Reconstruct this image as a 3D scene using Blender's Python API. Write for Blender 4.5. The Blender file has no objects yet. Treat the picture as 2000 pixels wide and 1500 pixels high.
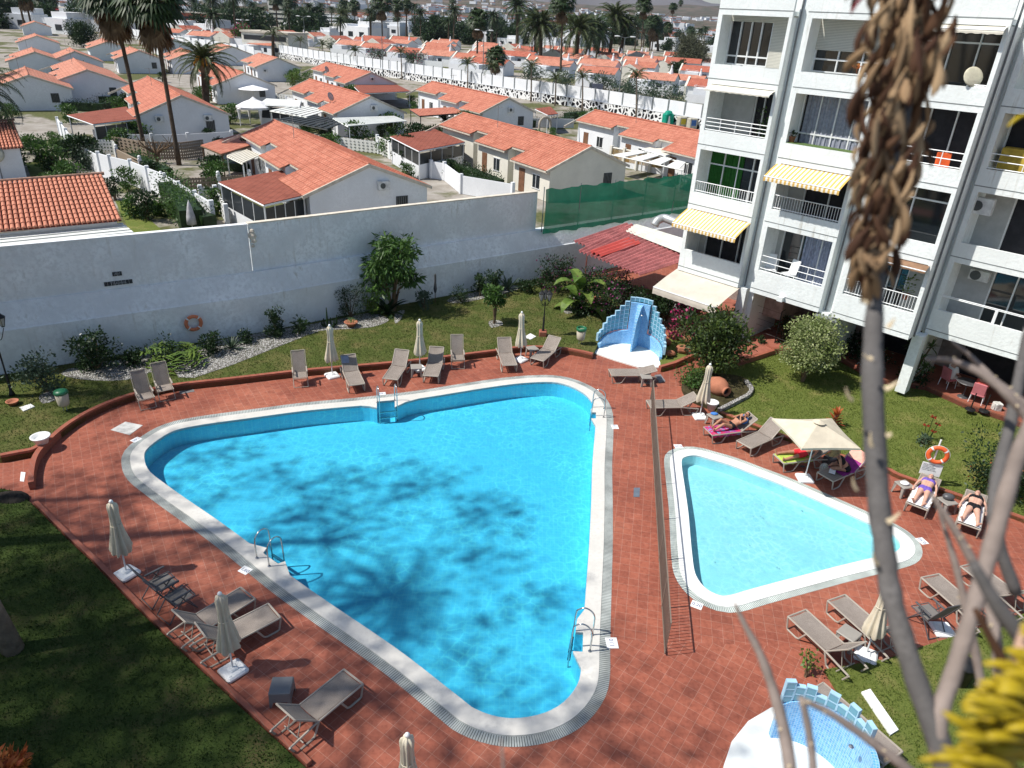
import bpy, math, random
import numpy as np
from mathutils import Vector, Matrix, noise
R_=math.radians; PI=math.pi
rnd=random.Random(7)
S=bpy.context.scene; COL=S.collection
# ---------------------------------------------------------------- camera
F=1400.0; CAMH=13.5
_v=np.array([846.-1000.,3493.-750.])
_dn=np.array([_v[0],-_v[1],-F]); _dn/=np.linalg.norm(_dn); _up=-_dn
_f=np.array([0,0,-1.]); _fh=_f-_up*_f.dot(_up); _fh/=np.linalg.norm(_fh)
RC=np.array([np.cross(_fh,_up),_fh,_up])
cam=bpy.data.cameras.new('camera'); co=bpy.data.objects.new('camera',cam); COL.objects.link(co)
cam.sensor_width=36; cam.lens=25.2; cam.sensor_fit='HORIZONTAL'; cam.clip_start=0.05; cam.clip_end=9000
m=Matrix([list(r)+[0] for r in RC]+[[0,0,0,1]]); m.translation=Vector((0,0,CAMH)); co.matrix_world=m
cam.dof.use_dof=True; cam.dof.focus_distance=24; cam.dof.aperture_fstop=5.4
S.camera=co
S.render.resolution_x=1024; S.render.resolution_y=768
def ray(x,y): return RC@np.array([x-1000.,-(y-750.),-F])
def at(x,y,z=0.0):
    d=ray(x,y); t=(z-CAMH)/d[2]; return Vector((d[0]*t,d[1]*t,z))
def deep(x,y,dist):
    d=ray(x,y)/F*dist; return Vector((d[0],d[1],d[2]+CAMH))
def upright(x,y,xt,yt,z0=0.0):
    """height above z0 of something whose foot shows at x,y and top at yt"""
    b=at(x,y,z0); lo,hi=z0,40.
    h=math.hypot(b.x,b.y)
    d=ray(xt,yt); return CAMH+h*d[2]/math.hypot(d[0],d[1])
# ---------------------------------------------------------------- light
SUN_EL=54.; SHAZ=12.      # elevation; azimuth (from +x) towards which shadows fall
w=bpy.data.worlds.new('World'); S.world=w; w.use_nodes=True
nt=w.node_tree; bg=nt.nodes['Background']; sk=nt.nodes.new('ShaderNodeTexSky'); sk.sky_type='NISHITA'; sk.sun_disc=False
sk.sun_elevation=R_(SUN_EL)
_sd=Vector((-math.cos(R_(SHAZ))*math.cos(R_(SUN_EL)),-math.sin(R_(SHAZ))*math.cos(R_(SUN_EL)),math.sin(R_(SUN_EL))))
sk.sun_rotation=math.atan2(_sd.x,_sd.y); sk.air_density=1.0; sk.dust_density=1.0; sk.ozone_density=1.4
nt.links.new(sk.outputs[0],bg.inputs[0]); bg.inputs[1].default_value=0.10
sl=bpy.data.lights.new('sun','SUN'); sl.energy=4.7; sl.angle=R_(0.7); sl.color=(1,0.95,0.88)
so=bpy.data.objects.new('sun',sl); COL.objects.link(so); so.rotation_euler=_sd.to_track_quat('Z','Y').to_euler()
S.view_settings.view_transform='Standard'; S.view_settings.look='None'; S.view_settings.exposure=0.27; S.view_settings.gamma=1
S.render.engine='CYCLES'
S.cycles.max_bounces=6; S.cycles.transparent_max_bounces=16; S.cycles.caustics_reflective=False; S.cycles.caustics_refractive=False
# ---------------------------------------------------------------- materials
MATS={}
def nodes(name,col,rough=0.8,spec=0.3,metal=0.0):
    m=bpy.data.materials.new(name); m.use_nodes=True; MATS[name]=m
    b=m.node_tree.nodes['Principled BSDF']; b.inputs['Base Color'].default_value=(*col,1); b.inputs['Roughness'].default_value=rough
    b.inputs['Specular IOR Level'].default_value=spec; b.inputs['Metallic'].default_value=metal
    return m,m.node_tree,b
def mix(nt,fac,a,b,mode='MIX'):
    n=nt.nodes.new('ShaderNodeMix'); n.data_type='RGBA'; n.blend_type=mode
    for i,v in ((0,fac),(6,a),(7,b)):
        if hasattr(v,'links'): nt.links.new(v,n.inputs[i])
        elif isinstance(v,tuple): n.inputs[i].default_value=(*v,1) if len(v)==3 else v
        else: n.inputs[i].default_value=v
    return n.outputs[2]
def noi(nt,scale,coord=None,detail=4,rough=0.6,lo=0.35,hi=0.65):
    n=nt.nodes.new('ShaderNodeTexNoise'); n.inputs['Scale'].default_value=scale; n.inputs['Detail'].default_value=detail; n.inputs['Roughness'].default_value=rough
    if coord is not None: nt.links.new(coord,n.inputs['Vector'])
    r=nt.nodes.new('ShaderNodeMapRange'); r.inputs[1].default_value=lo; r.inputs[2].default_value=hi; nt.links.new(n.outputs[0],r.inputs[0])
    return r.outputs[0]
def ocoord(nt,kind='Object',scale=None,rot=None):
    t=nt.nodes.new('ShaderNodeTexCoord'); o=t.outputs[kind]
    if kind=='World': pass
    if scale or rot:
        mp=nt.nodes.new('ShaderNodeMapping'); nt.links.new(o,mp.inputs[0])
        if scale: mp.inputs['Scale'].default_value=scale
        if rot: mp.inputs['Rotation'].default_value=rot
        o=mp.outputs[0]
    return o
def wcoord(nt,rot=0.,scale=(1,1,1),loc=(0,0,0)):
    g=nt.nodes.new('ShaderNodeNewGeometry'); mp=nt.nodes.new('ShaderNodeMapping'); nt.links.new(g.outputs['Position'],mp.inputs[0])
    mp.inputs['Rotation'].default_value=(0,0,rot); mp.inputs['Scale'].default_value=scale; mp.inputs['Location'].default_value=loc
    return mp.outputs[0]
def bump(nt,b,h,strength=0.3,dist=0.02):
    n=nt.nodes.new('ShaderNodeBump'); n.inputs['Strength'].default_value=strength; n.inputs['Distance'].default_value=dist
    nt.links.new(h,n.inputs['Height']); nt.links.new(n.outputs[0],b.inputs['Normal'])
def M(name,col,rough=0.8,spec=0.3,metal=0.0,var=0.25,scale=3.0,bmp=0.0,bscale=60.,var2=0.0,bd=0.01):
    """plain material with soft two-scale colour variation and optional fine relief"""
    if name in MATS: return MATS[name]
    m,nt,b=nodes(name,col,rough,spec,metal)
    c=wcoord(nt)
    d=tuple(x*(1-var) for x in col); l=tuple(min(1,x*(1+var*0.6)) for x in col)
    o=mix(nt,noi(nt,scale,c),d,l)
    if var2: o=mix(nt,noi(nt,scale*9,c,lo=.45,hi=.62),o,tuple(x*(1-var2) for x in col))
    nt.links.new(o,b.inputs['Base Color'])
    if bmp: bump(nt,b,noi(nt,bscale,c,lo=0,hi=1),bmp,bd)
    return m
def leafmat(name,c1,c2,rough=0.5,trans=0.25,spec=0.35):
    m,nt,b=nodes(name,c1,rough,spec)
    g=nt.nodes.new('ShaderNodeNewGeometry'); o=mix(nt,g.outputs['Random Per Island'],c1,c2)
    o=mix(nt,noi(nt,1.6,wcoord(nt)),o,tuple(x*0.65 for x in c1)); nt.links.new(o,b.inputs['Base Color'])
    t=nt.nodes.new('ShaderNodeBsdfTranslucent'); nt.links.new(o,t.inputs[0]); s=nt.nodes.new('ShaderNodeMixShader'); s.inputs[0].default_value=trans
    nt.links.new(b.outputs[0],s.inputs[1]); nt.links.new(t.outputs[0],s.inputs[2]); nt.links.new(s.outputs[0],nt.nodes['Material Output'].inputs[0])
    return m
def brickmat(name,c1,c2,mortar,bw,bh,rot=0.,mort=0.012,offset=0.0,rough=0.6,spec=0.35,coord='W',bmp=0.3,stain=0.25,zmode=False):
    m,nt,b=nodes(name,c1,rough,spec)
    c=wcoord(nt,rot) if coord=='W' else ocoord(nt,'Object',rot=(0,0,rot))
    if zmode:   # vertical surfaces: use x+y along, z up
        s=nt.nodes.new('ShaderNodeSeparateXYZ'); nt.links.new(c,s.inputs[0]); a=nt.nodes.new('ShaderNodeMath'); a.operation='ADD'
        nt.links.new(s.outputs[0],a.inputs[0]); nt.links.new(s.outputs[1],a.inputs[1]); cc=nt.nodes.new('ShaderNodeCombineXYZ')
        nt.links.new(a.outputs[0],cc.inputs[0]); nt.links.new(s.outputs[2],cc.inputs[1]); c=cc.outputs[0]
    t=nt.nodes.new('ShaderNodeTexBrick'); t.offset=offset; t.inputs['Scale'].default_value=1; t.inputs['Brick Width'].default_value=bw; t.inputs['Row Height'].default_value=bh
    t.inputs['Mortar Size'].default_value=mort; t.inputs['Mortar Smooth'].default_value=0.2; t.inputs['Color1'].default_value=(*c1,1); t.inputs['Color2'].default_value=(*c2,1); t.inputs['Mortar'].default_value=(*mortar,1)
    nt.links.new(c,t.inputs[0])
    o=t.outputs[0]
    if stain:
        o=mix(nt,noi(nt,0.5,wcoord(nt),detail=6,lo=.4,hi=.7),o,mix(nt,1.0,o,(1-stain,)*3,'MULTIPLY'))
        o=mix(nt,noi(nt,14,wcoord(nt),lo=.5,hi=.75),o,mix(nt,1.0,o,(1-stain*.8,)*3,'MULTIPLY'))
    nt.links.new(o,b.inputs['Base Color'])
    if bmp:
        inv=nt.nodes.new('ShaderNodeMath'); inv.operation='SUBTRACT'; inv.inputs[0].default_value=1; nt.links.new(t.outputs['Fac'],inv.inputs[1]); bump(nt,b,inv.outputs[0],bmp,0.004)
    return m
# ---------------------------------------------------------------- mesh builder
class MB:
    def __init__(s): s.v=[]; s.f=[]
    def add(s,v,f):
        n=len(s.v); s.v+= [tuple(p) for p in v]; s.f+=[tuple(i+n for i in q) for q in f]; return s
    def box(s,c,d,rz=0.,rot=None,taper=1.0):
        c=Vector(c); x,y,z=[k/2 for k in d]; Q=rot if rot is not None else Matrix.Rotation(rz,3,'Z')
        pts=[Q@Vector((a*x*(taper if k>0 else 1),b*y*(taper if k>0 else 1),k*z))+c for k in(-1,1) for a,b in((-1,-1),(1,-1),(1,1),(-1,1))]
        return s.add(pts,[(3,2,1,0),(4,5,6,7),(0,1,5,4),(1,2,6,5),(2,3,7,6),(3,0,4,7)])
    def rbox(s,c,d,r=0.01,rz=0.,rot=None):
        """box with chamfered vertical edges and chamfered top"""
        c=Vector(c); x,y,z=[k/2 for k in d]; r=min(r,x*.9,y*.9,z*.9); Q=rot if rot is not None else Matrix.Rotation(rz,3,'Z')
        def ring(x,y,z,r): return [(x-r,-y,z),(x,-y+r,z),(x,y-r,z),(x-r,y,z),(-x+r,y,z),(-x,y-r,z),(-x,-y+r,z),(-x+r,-y,z)]
        L=[ring(x,y,-z,r),ring(x,y,z-r,r),ring(x-r,y-r,z,r*.6)]
        v=[Q@Vector(p)+c for l in L for p in l]; f=[tuple(range(7,-1,-1)),tuple(range(16,24))]
        for k in(0,1):
            for i in range(8): j=(i+1)%8; f.append((k*8+i,k*8+j,k*8+8+j,k*8+8+i))
        return s.add(v,f)
    def prism(s,poly,z0,z1):
        n=len(poly); a=sum(poly[i][0]*poly[(i+1)%n][1]-poly[(i+1)%n][0]*poly[i][1] for i in range(n))
        P=list(poly) if a>0 else list(poly)[::-1]
        v=[(p[0],p[1],z0) for p in P]+[(p[0],p[1],z1) for p in P]
        return s.add(v,[tuple(range(n-1,-1,-1)),tuple(range(n,2*n))]+[(i,(i+1)%n,n+(i+1)%n,n+i) for i in range(n)])
    def quad(s,*p): return s.add(p,[tuple(range(len(p)))])
    def tube(s,pts,r,n=8,cap=True,flat=1.0):
        pts=[Vector(p) for p in pts]; k=len(pts); rr=r if isinstance(r,(list,tuple)) else [r]*k
        v=[]; ref=None
        for i,p in enumerate(pts):
            t=(pts[min(i+1,k-1)]-pts[max(i-1,0)]).normalized()
            if ref is None: ref=Vector((0,0,1)) if abs(t.z)<.9 else Vector((1,0,0))
            a=t.cross(ref).normalized(); b=a.cross(t).normalized(); ref=b
            for j in range(n):
                q=2*PI*j/n; v.append(p+a*math.cos(q)*rr[i]+b*math.sin(q)*rr[i]*flat)
        f=[(i*n+j,i*n+(j+1)%n,(i+1)*n+(j+1)%n,(i+1)*n+j) for i in range(k-1) for j in range(n)]
        if cap: f+=[tuple(range(n-1,-1,-1)),tuple(range((k-1)*n,k*n))]
        return s.add(v,f)
    def lathe(s,prof,n=16,c=(0,0,0),wob=None,rot=None):
        c=Vector(c); v=[];k=len(prof)
        for i,(r,z) in enumerate(prof):
            for j in range(n):
                q=2*PI*j/n; rr=r*(wob(q,i) if wob else 1); p=Vector((rr*math.cos(q),rr*math.sin(q),z)); v.append((rot@p if rot is not None else p)+c)
        f=[(i*n+j,i*n+(j+1)%n,(i+1)*n+(j+1)%n,(i+1)*n+j) for i in range(k-1) for j in range(n)]+[tuple(range(n-1,-1,-1)),tuple(range((k-1)*n,k*n))]
        return s.add(v,f)
    def ball(s,c,r,n=10,m=7,rot=None):
        c=Vector(c); r=Vector(r) if not isinstance(r,(int,float)) else Vector((r,r,r)); v=[]
        for i in range(m+1):
            a=-PI/2+PI*i/m
            for j in range(n):
                q=2*PI*j/n; p=Vector((r.x*math.cos(a)*math.cos(q),r.y*math.cos(a)*math.sin(q),r.z*math.sin(a))); v.append((rot@p if rot is not None else p)+c)
        return s.add(v,[(i*n+j,i*n+(j+1)%n,(i+1)*n+(j+1)%n,(i+1)*n+j) for i in range(m) for j in range(n)])
    def mesh(s,name,mat,smooth=False):
        me=bpy.data.meshes.new(name); me.from_pydata(s.v,[],s.f); me.materials.append(mat); me.update()
        if smooth: me.polygons.foreach_set('use_smooth',[True]*len(me.polygons))
        return me
    def build(s,name,mat,parent=None,smooth=False,loc=None):
        return link(name,s.mesh(name,mat,smooth),parent,loc)
def link(name,me,parent=None,loc=None):
    o=bpy.data.objects.new(name,me); COL.objects.link(o)
    if parent is not None: o.parent=parent
    if loc is not None: o.location=loc
    return o
def tag(o,label=None,cat=None,group=None,kind=None):
    if label: o['label']=label
    if cat: o['category']=cat
    if group: o['group']=group
    if kind: o['kind']=kind
    return o
def thing(name,label,cat,loc=(0,0,0),rz=0.,group=None):
    o=bpy.data.objects.new(name,None); COL.objects.link(o); o.location=loc; o.rotation_euler=(0,0,rz); o.empty_display_size=.2
    return tag(o,label,cat,group)
KIDS={}
def copy_tree(o,parent=None):
    c=o.copy(); COL.objects.link(c); c.parent=parent
    for ch in list(o.children): copy_tree(ch,c)
    return c
def dup(o,loc,rz=0.,label=None,group=None,scale=None):
    c=copy_tree(o); c.location=loc; c.rotation_euler=(0,0,rz)
    if label: c['label']=label
    if group: c['group']=group
    if scale: c.scale=(scale,)*3 if isinstance(scale,(int,float)) else scale
    return c
def spline(P,n=6,closed=True):
    P=[Vector(p) for p in P]; k=len(P); out=[]
    for i in range(k if closed else k-1):
        g=(lambda j:P[j%k]) if closed else (lambda j:P[max(0,min(k-1,j))])
        a,b,c,d=g(i-1),g(i),g(i+1),g(i+2)
        for t in range(n):
            t/=n; out.append(0.5*((2*b)+(c-a)*t+(2*a-5*b+4*c-d)*t*t+(3*b-a-3*c+d)*t**3))
    if not closed: out.append(P[-1])
    return out
def offset(P,d):
    """closed outline pushed outwards by d (counter-clockwise or clockwise)"""
    n=len(P); a=sum(P[i].x*P[(i+1)%n].y-P[(i+1)%n].x*P[i].y for i in range(n)); sg=1 if a>0 else -1; out=[]
    for i in range(n):
        t=(P[(i+1)%n]-P[i-1]); t.z=0; t.normalize(); out.append(P[i]+Vector((t.y,-t.x,0))*d*sg)
    return out
def fillsheet(name,outer,holes,z,mat,kind='structure',parent=None,skirt=0.0):
    from mathutils.geometry import delaunay_2d_cdt
    V=[];E=[];Fc=[]
    for k,L in enumerate([outer]+holes):
        n0=len(V); V+=[Vector((p[0],p[1])) for p in L]; E+=[(n0+i,n0+(i+1)%len(L)) for i in range(len(L))]; Fc.append(list(range(n0,n0+len(L))))
    # only faces inside outer and outside all holes
    rv,re,rf,ov,oe,of=delaunay_2d_cdt(V,E,[],0,1e-5)
    def inside(q,L):
        c=False; n=len(L)
        for i in range(n):
            a,b=L[i],L[i-1]
            if (a[1]>q[1])!=(b[1]>q[1]) and q[0]<(b[0]-a[0])*(q[1]-a[1])/(b[1]-a[1])+a[0]: c=not c
        return c
    faces=[]
    for f in rf:
        q=sum((rv[i] for i in f),Vector((0,0)))/len(f)
        if inside(q,outer) and not any(inside(q,h) for h in holes): faces.append(tuple(f))
    v=[(p.x,p.y,z) for p in rv]; mb=MB(); 
    fx=[]
    for f in faces:
        a=sum(v[f[i]][0]*v[f[(i+1)%len(f)]][1]-v[f[(i+1)%len(f)]][0]*v[f[i]][1] for i in range(len(f)))
        fx.append(f if a>0 else f[::-1])
    mb.add(v,fx)
    if skirt:
        for L in [outer]+holes:
            n=len(L)
            for i in range(n):
                a,b=L[i],L[(i+1)%n]; mb.quad((a[0],a[1],z),(a[0],a[1],z-skirt),(b[0],b[1],z-skirt),(b[0],b[1],z))
    o=mb.build(name,mat,parent)
    if kind: tag(o,kind=kind)
    return o
def sweep(path,prof,closed=False):
    """profile [(side offset to the left, z)] swept along a ground path"""
    mb=MB(); n=len(path); k=len(prof); v=[]
    for i in range(n):
        if closed: a,b=path[i-1],path[(i+1)%n]
        else: a,b=path[max(0,i-1)],path[min(n-1,i+1)]
        t=Vector((b[0]-a[0],b[1]-a[1],0)).normalized(); nrm=Vector((-t.y,t.x,0))
        for (u,z) in prof: v.append((path[i][0]+nrm.x*u,path[i][1]+nrm.y*u,z))
    f=[]
    for i in range(n if closed else n-1):
        j=(i+1)%n
        for q in range(k): r=(q+1)%k; f.append((i*k+q,j*k+q,j*k+r,i*k+r))
    if not closed: f+=[tuple(range(k)),tuple(range((n-1)*k+k-1,(n-1)*k-1,-1))]
    mb.add(v,f); return mb
PX=lambda L,z=0.0:[at(x,y,z) for x,y in L]
# ================================================================ SETTING: ground, pools, deck, lawns
m_tile=None
def deckmat():
    m,nt,b=nodes('terracotta_tiles',(.4,.12,.08),.62,.25)
    def br(rot,loc):
        t=nt.nodes.new('ShaderNodeTexBrick'); t.offset=0.0; t.inputs['Scale'].default_value=1; t.inputs['Brick Width'].default_value=.27; t.inputs['Row Height'].default_value=.27
        t.inputs['Mortar Size'].default_value=.005; t.inputs['Mortar Smooth'].default_value=.3; t.inputs['Bias'].default_value=0
        t.inputs['Color1'].default_value=(.355,.112,.068,1); t.inputs['Color2'].default_value=(.285,.088,.055,1); t.inputs['Mortar'].default_value=(.40,.21,.155,1)
        nt.links.new(wcoord(nt,rot,loc=loc),t.inputs[0]); return t
    a=br(R_(-93+12.8),(.1,.05,0)); c=br(R_(-56),(0,.1,0)); d=br(R_(-33),(0,0,0))
    g=nt.nodes.new('ShaderNodeNewGeometry'); s=nt.nodes.new('ShaderNodeSeparateXYZ'); nt.links.new(g.outputs['Position'],s.inputs[0])
    def lt(o,k,ax,by=0.):
        mm=nt.nodes.new('ShaderNodeMath'); mm.operation='MULTIPLY_ADD'; nt.links.new(s.outputs[0],mm.inputs[0]); mm.inputs[1].default_value=ax; nt.links.new(s.outputs[1],mm.inputs[2])
        q=nt.nodes.new('ShaderNodeMath'); q.operation='LESS_THAN'; nt.links.new(mm.outputs[0],q.inputs[0]); q.inputs[1].default_value=k; return q.outputs[0]
    near=lt(0,12.9,-0.02)         # the apron in front of the pools is laid on a turned grid
    up=lt(0,26.2,-0.0)
    o=mix(nt,near,a.outputs[0],c.outputs[0])
    xlt=nt.nodes.new('ShaderNodeMath'); xlt.operation='LESS_THAN'; nt.links.new(s.outputs[0],xlt.inputs[0]); xlt.inputs[1].default_value=2.2
    o=mix(nt,xlt.outputs[0],o,mix(nt,near,d.outputs[0],c.outputs[0]))
    o=mix(nt,noi(nt,.45,g.outputs['Position'],detail=6,lo=.42,hi=.7),o,mix(nt,1.,o,(.74,.72,.74),'MULTIPLY')); o=mix(nt,noi(nt,.16,g.outputs['Position'],detail=7,rough=.7,lo=.5,hi=.62),o,mix(nt,1.,o,(1.12,1.25,1.25),'MULTIPLY'))
    o=mix(nt,noi(nt,9,g.outputs['Position'],detail=5,lo=.45,hi=.7),o,mix(nt,1.,o,(.74,.7,.7),'MULTIPLY'))
    o=mix(nt,noi(nt,2.2,g.outputs['Position'],detail=4,lo=.55,hi=.75),o,mix(nt,1.,o,(1.25,1.35,1.4),'MULTIPLY'))
    nt.links.new(o,b.inputs['Base Color']); bump(nt,b,noi(nt,25,g.outputs['Position'],lo=0,hi=1),.12,.01)
    return m
def grassmat(name,g1,g2,dry,amount):
    m,nt,b=nodes(name,g1,.9,.1); c=wcoord(nt)
    o=mix(nt,noi(nt,38,c,detail=6,rough=.75,lo=.36,hi=.64),g1,g2); o=mix(nt,noi(nt,.9,c,detail=7,rough=.65,lo=.62-amount*.25,hi=.72-amount*.1),o,mix(nt,noi(nt,30,c,lo=.4,hi=.6),dry,g2))
    nt.links.new(o,b.inputs['Base Color']); bump(nt,b,noi(nt,70,c,detail=5,lo=0,hi=1),.9,.04); return m
m_deck=deckmat()
m_grass=grassmat('lawn_green',(.085,.125,.025),(.19,.22,.055),(.29,.235,.10),.42)
m_grass2=grassmat('lawn_dry',(.055,.08,.018),(.12,.145,.04),(.21,.155,.075),.68)
m_grass3=grassmat('lawn_shade_darkened',(.030,.055,.012),(.065,.095,.024),(.12,.095,.045),.5)  # same grass as the other lawns, darkened to paint in the tree shade
m_ground,_nt,_b=nodes('dusty_paving',(.3,.28,.25),.95,.1); _c=wcoord(_nt)
_o=mix(_nt,noi(_nt,.5,_c,detail=7,lo=.35,hi=.65),(.24,.215,.18),(.36,.335,.30)); _o=mix(_nt,noi(_nt,.07,_c,detail=6,rough=.65,lo=.5,hi=.56),_o,mix(_nt,noi(_nt,3,_c),(.07,.085,.03),(.13,.13,.06))); _nt.links.new(_o,_b.inputs['Base Color']); bump(_nt,_b,noi(_nt,20,_c,lo=0,hi=1),.2,.01)
m_cope=M('pool_coping_stone',(.62,.605,.56),.7,.3,var=.08,scale=1.2,var2=.08,bmp=.15,bscale=90,bd=.004)
m_white=M('white_render',(.80,.82,.82),.85,.2,var=.06,scale=1.1,var2=.05,bmp=.25,bscale=22,bd=.02)
m_pebble=None
def pebbles():
    m,nt,b=nodes('white_pebbles',(.7,.7,.68),.8,.3); v=nt.nodes.new('ShaderNodeTexVoronoi'); v.inputs['Scale'].default_value=14; nt.links.new(wcoord(nt),v.inputs[0])
    r=nt.nodes.new('ShaderNodeMapRange'); r.inputs[1].default_value=.0; r.inputs[2].default_value=.6; r.inputs[3].default_value=1; r.inputs[4].default_value=0; nt.links.new(v.outputs[0],r.inputs[0])
    nt.links.new(mix(nt,r.outputs[0],(.16,.15,.14),(.78,.78,.75)),b.inputs['Base Color']); bump(nt,b,r.outputs[0],1,.03); return m
m_pebble=pebbles()
POOL=[(283,901),(285,880),(311,858),(340,842),(378,833),(430,825),(490,817),(595,803),(700,793),(818,779),(930,761),(1000,751),(1052,747),(1090,748),(1122,758),(1147,774),(1161,797),(1163,830),(1157,905),(1155,975),(1151,1060),(1146,1130),(1141,1200),(1137,1260),(1135,1306),(1127,1339),(1101,1372),(1064,1393),(1017,1403),(973,1401),(929,1386),(899,1364),(797,1284),(723,1232),(650,1183),(566,1124),(487,1062),(430,1020),(364,975),(322,945),(293,922)]
KPOOL=[(1331,904),(1338,893),(1360,890),(1387,897),(1428,909),(1480,929),(1530,948),(1632,993),(1687,1018),(1726,1035),(1748,1048),(1758,1061),(1755,1074),(1734,1083),(1680,1096),(1615,1112),(1475,1149),(1422,1164),(1398,1161),(1375,1147),(1358,1122),(1352,1087),(1348,1045),(1344,1000),(1337,950)]
pool=spline(PX(POOL),3); kpool=spline(PX(KPOOL),3)
def bulge(path,segs):
    """replace stretches of the outline near given image points by straight-edged coping steps"""
    out=list(path)
    for pts in segs:
        P=PX(pts); n=len(out)
        i0=min(range(n),key=lambda i:(out[i]-P[0]).length); i1=min(range(n),key=lambda i:(out[i]-P[-1]).length)
        if i0<=i1: out=out[:i0]+P+out[i1+1:]
        else: out=out[:i1]+P[::-1]+out[i0+1:]
    return out
inner=bulge(pool,[[(680,795),(706,793),(722,794),(736,797),(736,785),(771,782),(771,796),(792,786),(818,779)],
  [(1160,793),(1154,800),(1154,806),(1164,806),(1164,818),(1155,818),(1163,832)],
  [(1141,1192),(1127,1210),(1124,1235),(1139,1236),(1138,1274),(1119,1273),(1135,1306)],
  [(566,1124),(557,1097),(543,1102),(514,1081),(521,1071),(487,1062)][::-1]])
c_out=offset(pool,.42); g_out=offset(pool,.68); kc_out=offset(kpool,.40); kg_out=offset(kpool,.60)
# ground
BIG=7000
fillsheet('ground',[(-BIG,-60),(BIG,-60),(BIG,BIG),(-BIG,BIG)],[c_out,kc_out],-.03,m_ground)
# pool deck covers the whole complex, lawns lie on it as raised beds
compl=[(-34,13.5),(-19.6,24.4),(-11.6,29.7),(-6.5,33.7),(1.1,39.5),(10,46.3),(30,40),(34,20),(30,2),(-14,2)]
deck=fillsheet('pool_deck',compl,[g_out,kg_out],0.0,m_deck)
m_basin,nt,b=nodes('pool_basin_tiles',(.55,.82,.9),.5,.3)
_t=nt.nodes.new('ShaderNodeTexBrick'); _t.offset=0; _t.inputs['Scale'].default_value=1
for k,v in(('Brick Width',.12),('Row Height',.12),('Mortar Size',.006)): _t.inputs[k].default_value=v
_t.inputs['Color1'].default_value=(.50,.80,.90,1); _t.inputs['Color2'].default_value=(.44,.76,.88,1); _t.inputs['Mortar'].default_value=(.62,.84,.9,1); nt.links.new(wcoord(nt),_t.inputs[0]); nt.links.new(_t.outputs[0],b.inputs['Base Color'])
def basin(name,P,depth):
    mb=MB(); n=len(P)
    for i in range(n):
        a,c=P[i],P[(i+1)%n]; mb.quad((a.x,a.y,-.012),(c.x,c.y,-.012),(c.x,c.y,-depth),(a.x,a.y,-depth))
    o=mb.build(name,m_basin); tag(o,kind='structure')
    fillsheet(name.replace('basin','floor'),P,[],-depth,m_basin)
basin('pool_basin',inner,.66)
m_basin=M('paddling_tiles',(.80,.92,.95),.5,.3,var=.04,scale=2); basin('paddling_pool_basin',kpool,.40)
def watermat(name,tint,scale,lo,hi,rip):
    m=bpy.data.materials.new(name); m.use_nodes=True; nt=m.node_tree; nt.nodes.remove(nt.nodes['Principled BSDF'])
    g=nt.nodes.new('ShaderNodeNewGeometry')
    # ripple field: bends reflections; caustic light lines are a separate pattern painted into the tint
    w1=nt.nodes.new('ShaderNodeTexNoise'); w1.inputs['Scale'].default_value=scale*.6; w1.inputs['Detail'].default_value=3; nt.links.new(g.outputs['Position'],w1.inputs['Vector'])
    dd=nt.nodes.new('ShaderNodeMix'); dd.data_type='RGBA'; dd.blend_type='ADD'; dd.inputs[0].default_value=.35; nt.links.new(g.outputs['Position'],dd.inputs[6]); nt.links.new(w1.outputs[1],dd.inputs[7])
    v=nt.nodes.new('ShaderNodeTexVoronoi'); v.feature='DISTANCE_TO_EDGE'; v.inputs['Scale'].default_value=scale; nt.links.new(dd.outputs[2],v.inputs[0])
    r=nt.nodes.new('ShaderNodeMapRange'); r.inputs[1].default_value=0; r.inputs[2].default_value=.2; r.inputs[3].default_value=1; r.inputs[4].default_value=0; nt.links.new(v.outputs[0],r.inputs[0])
    pw=nt.nodes.new('ShaderNodeMath'); pw.operation='POWER'; nt.links.new(r.outputs[0],pw.inputs[0]); pw.inputs[1].default_value=2
    pt=nt.nodes.new('ShaderNodeMath'); pt.operation='MULTIPLY'; nt.links.new(pw.outputs[0],pt.inputs[0]); nt.links.new(noi(nt,.55,g.outputs['Position'],lo=.35,hi=.75),pt.inputs[1])
    col=mix(nt,pt.outputs[0],tuple(x*lo for x in tint),tuple(min(1,x*hi) for x in tint))
    tr=nt.nodes.new('ShaderNodeBsdfTransparent'); nt.links.new(col,tr.inputs[0])
    gl=nt.nodes.new('ShaderNodeBsdfGlossy'); gl.inputs['Roughness'].default_value=.06
    fr=nt.nodes.new('ShaderNodeFresnel'); fr.inputs[0].default_value=1.33
    bp=nt.nodes.new('ShaderNodeBump'); bp.inputs['Strength'].default_value=rip; bp.inputs['Distance'].default_value=.05
    n2=nt.nodes.new('ShaderNodeTexNoise'); n2.inputs['Scale'].default_value=2.4; n2.inputs['Detail'].default_value=3; nt.links.new(g.outputs['Position'],n2.inputs['Vector'])
    nt.links.new(n2.outputs[0],bp.inputs['Height']); nt.links.new(bp.outputs[0],gl.inputs['Normal']); nt.links.new(bp.outputs[0],fr.inputs['Normal'])
    sc=nt.nodes.new('ShaderNodeMath'); sc.operation='MULTIPLY'; nt.links.new(fr.outputs[0],sc.inputs[0]); sc.inputs[1].default_value=.9
    s=nt.nodes.new('ShaderNodeMixShader'); nt.links.new(sc.outputs[0],s.inputs[0]); nt.links.new(tr.outputs[0],s.inputs[1]); nt.links.new(gl.outputs[0],s.inputs[2]); nt.links.new(s.outputs[0],nt.nodes['Material Output'].inputs[0])
    return m
m_water=watermat('pool_water',(.33,.84,1.0),3.1,.90,1.45,1.3)
m_kwater=watermat('paddling_water',(.58,.94,1.0),4.0,.87,1.3,1.6)
fillsheet('pool_water',inner,[],-.07,m_water); fillsheet('paddling_pool_water',kpool,[],-.05,m_kwater)
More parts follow.
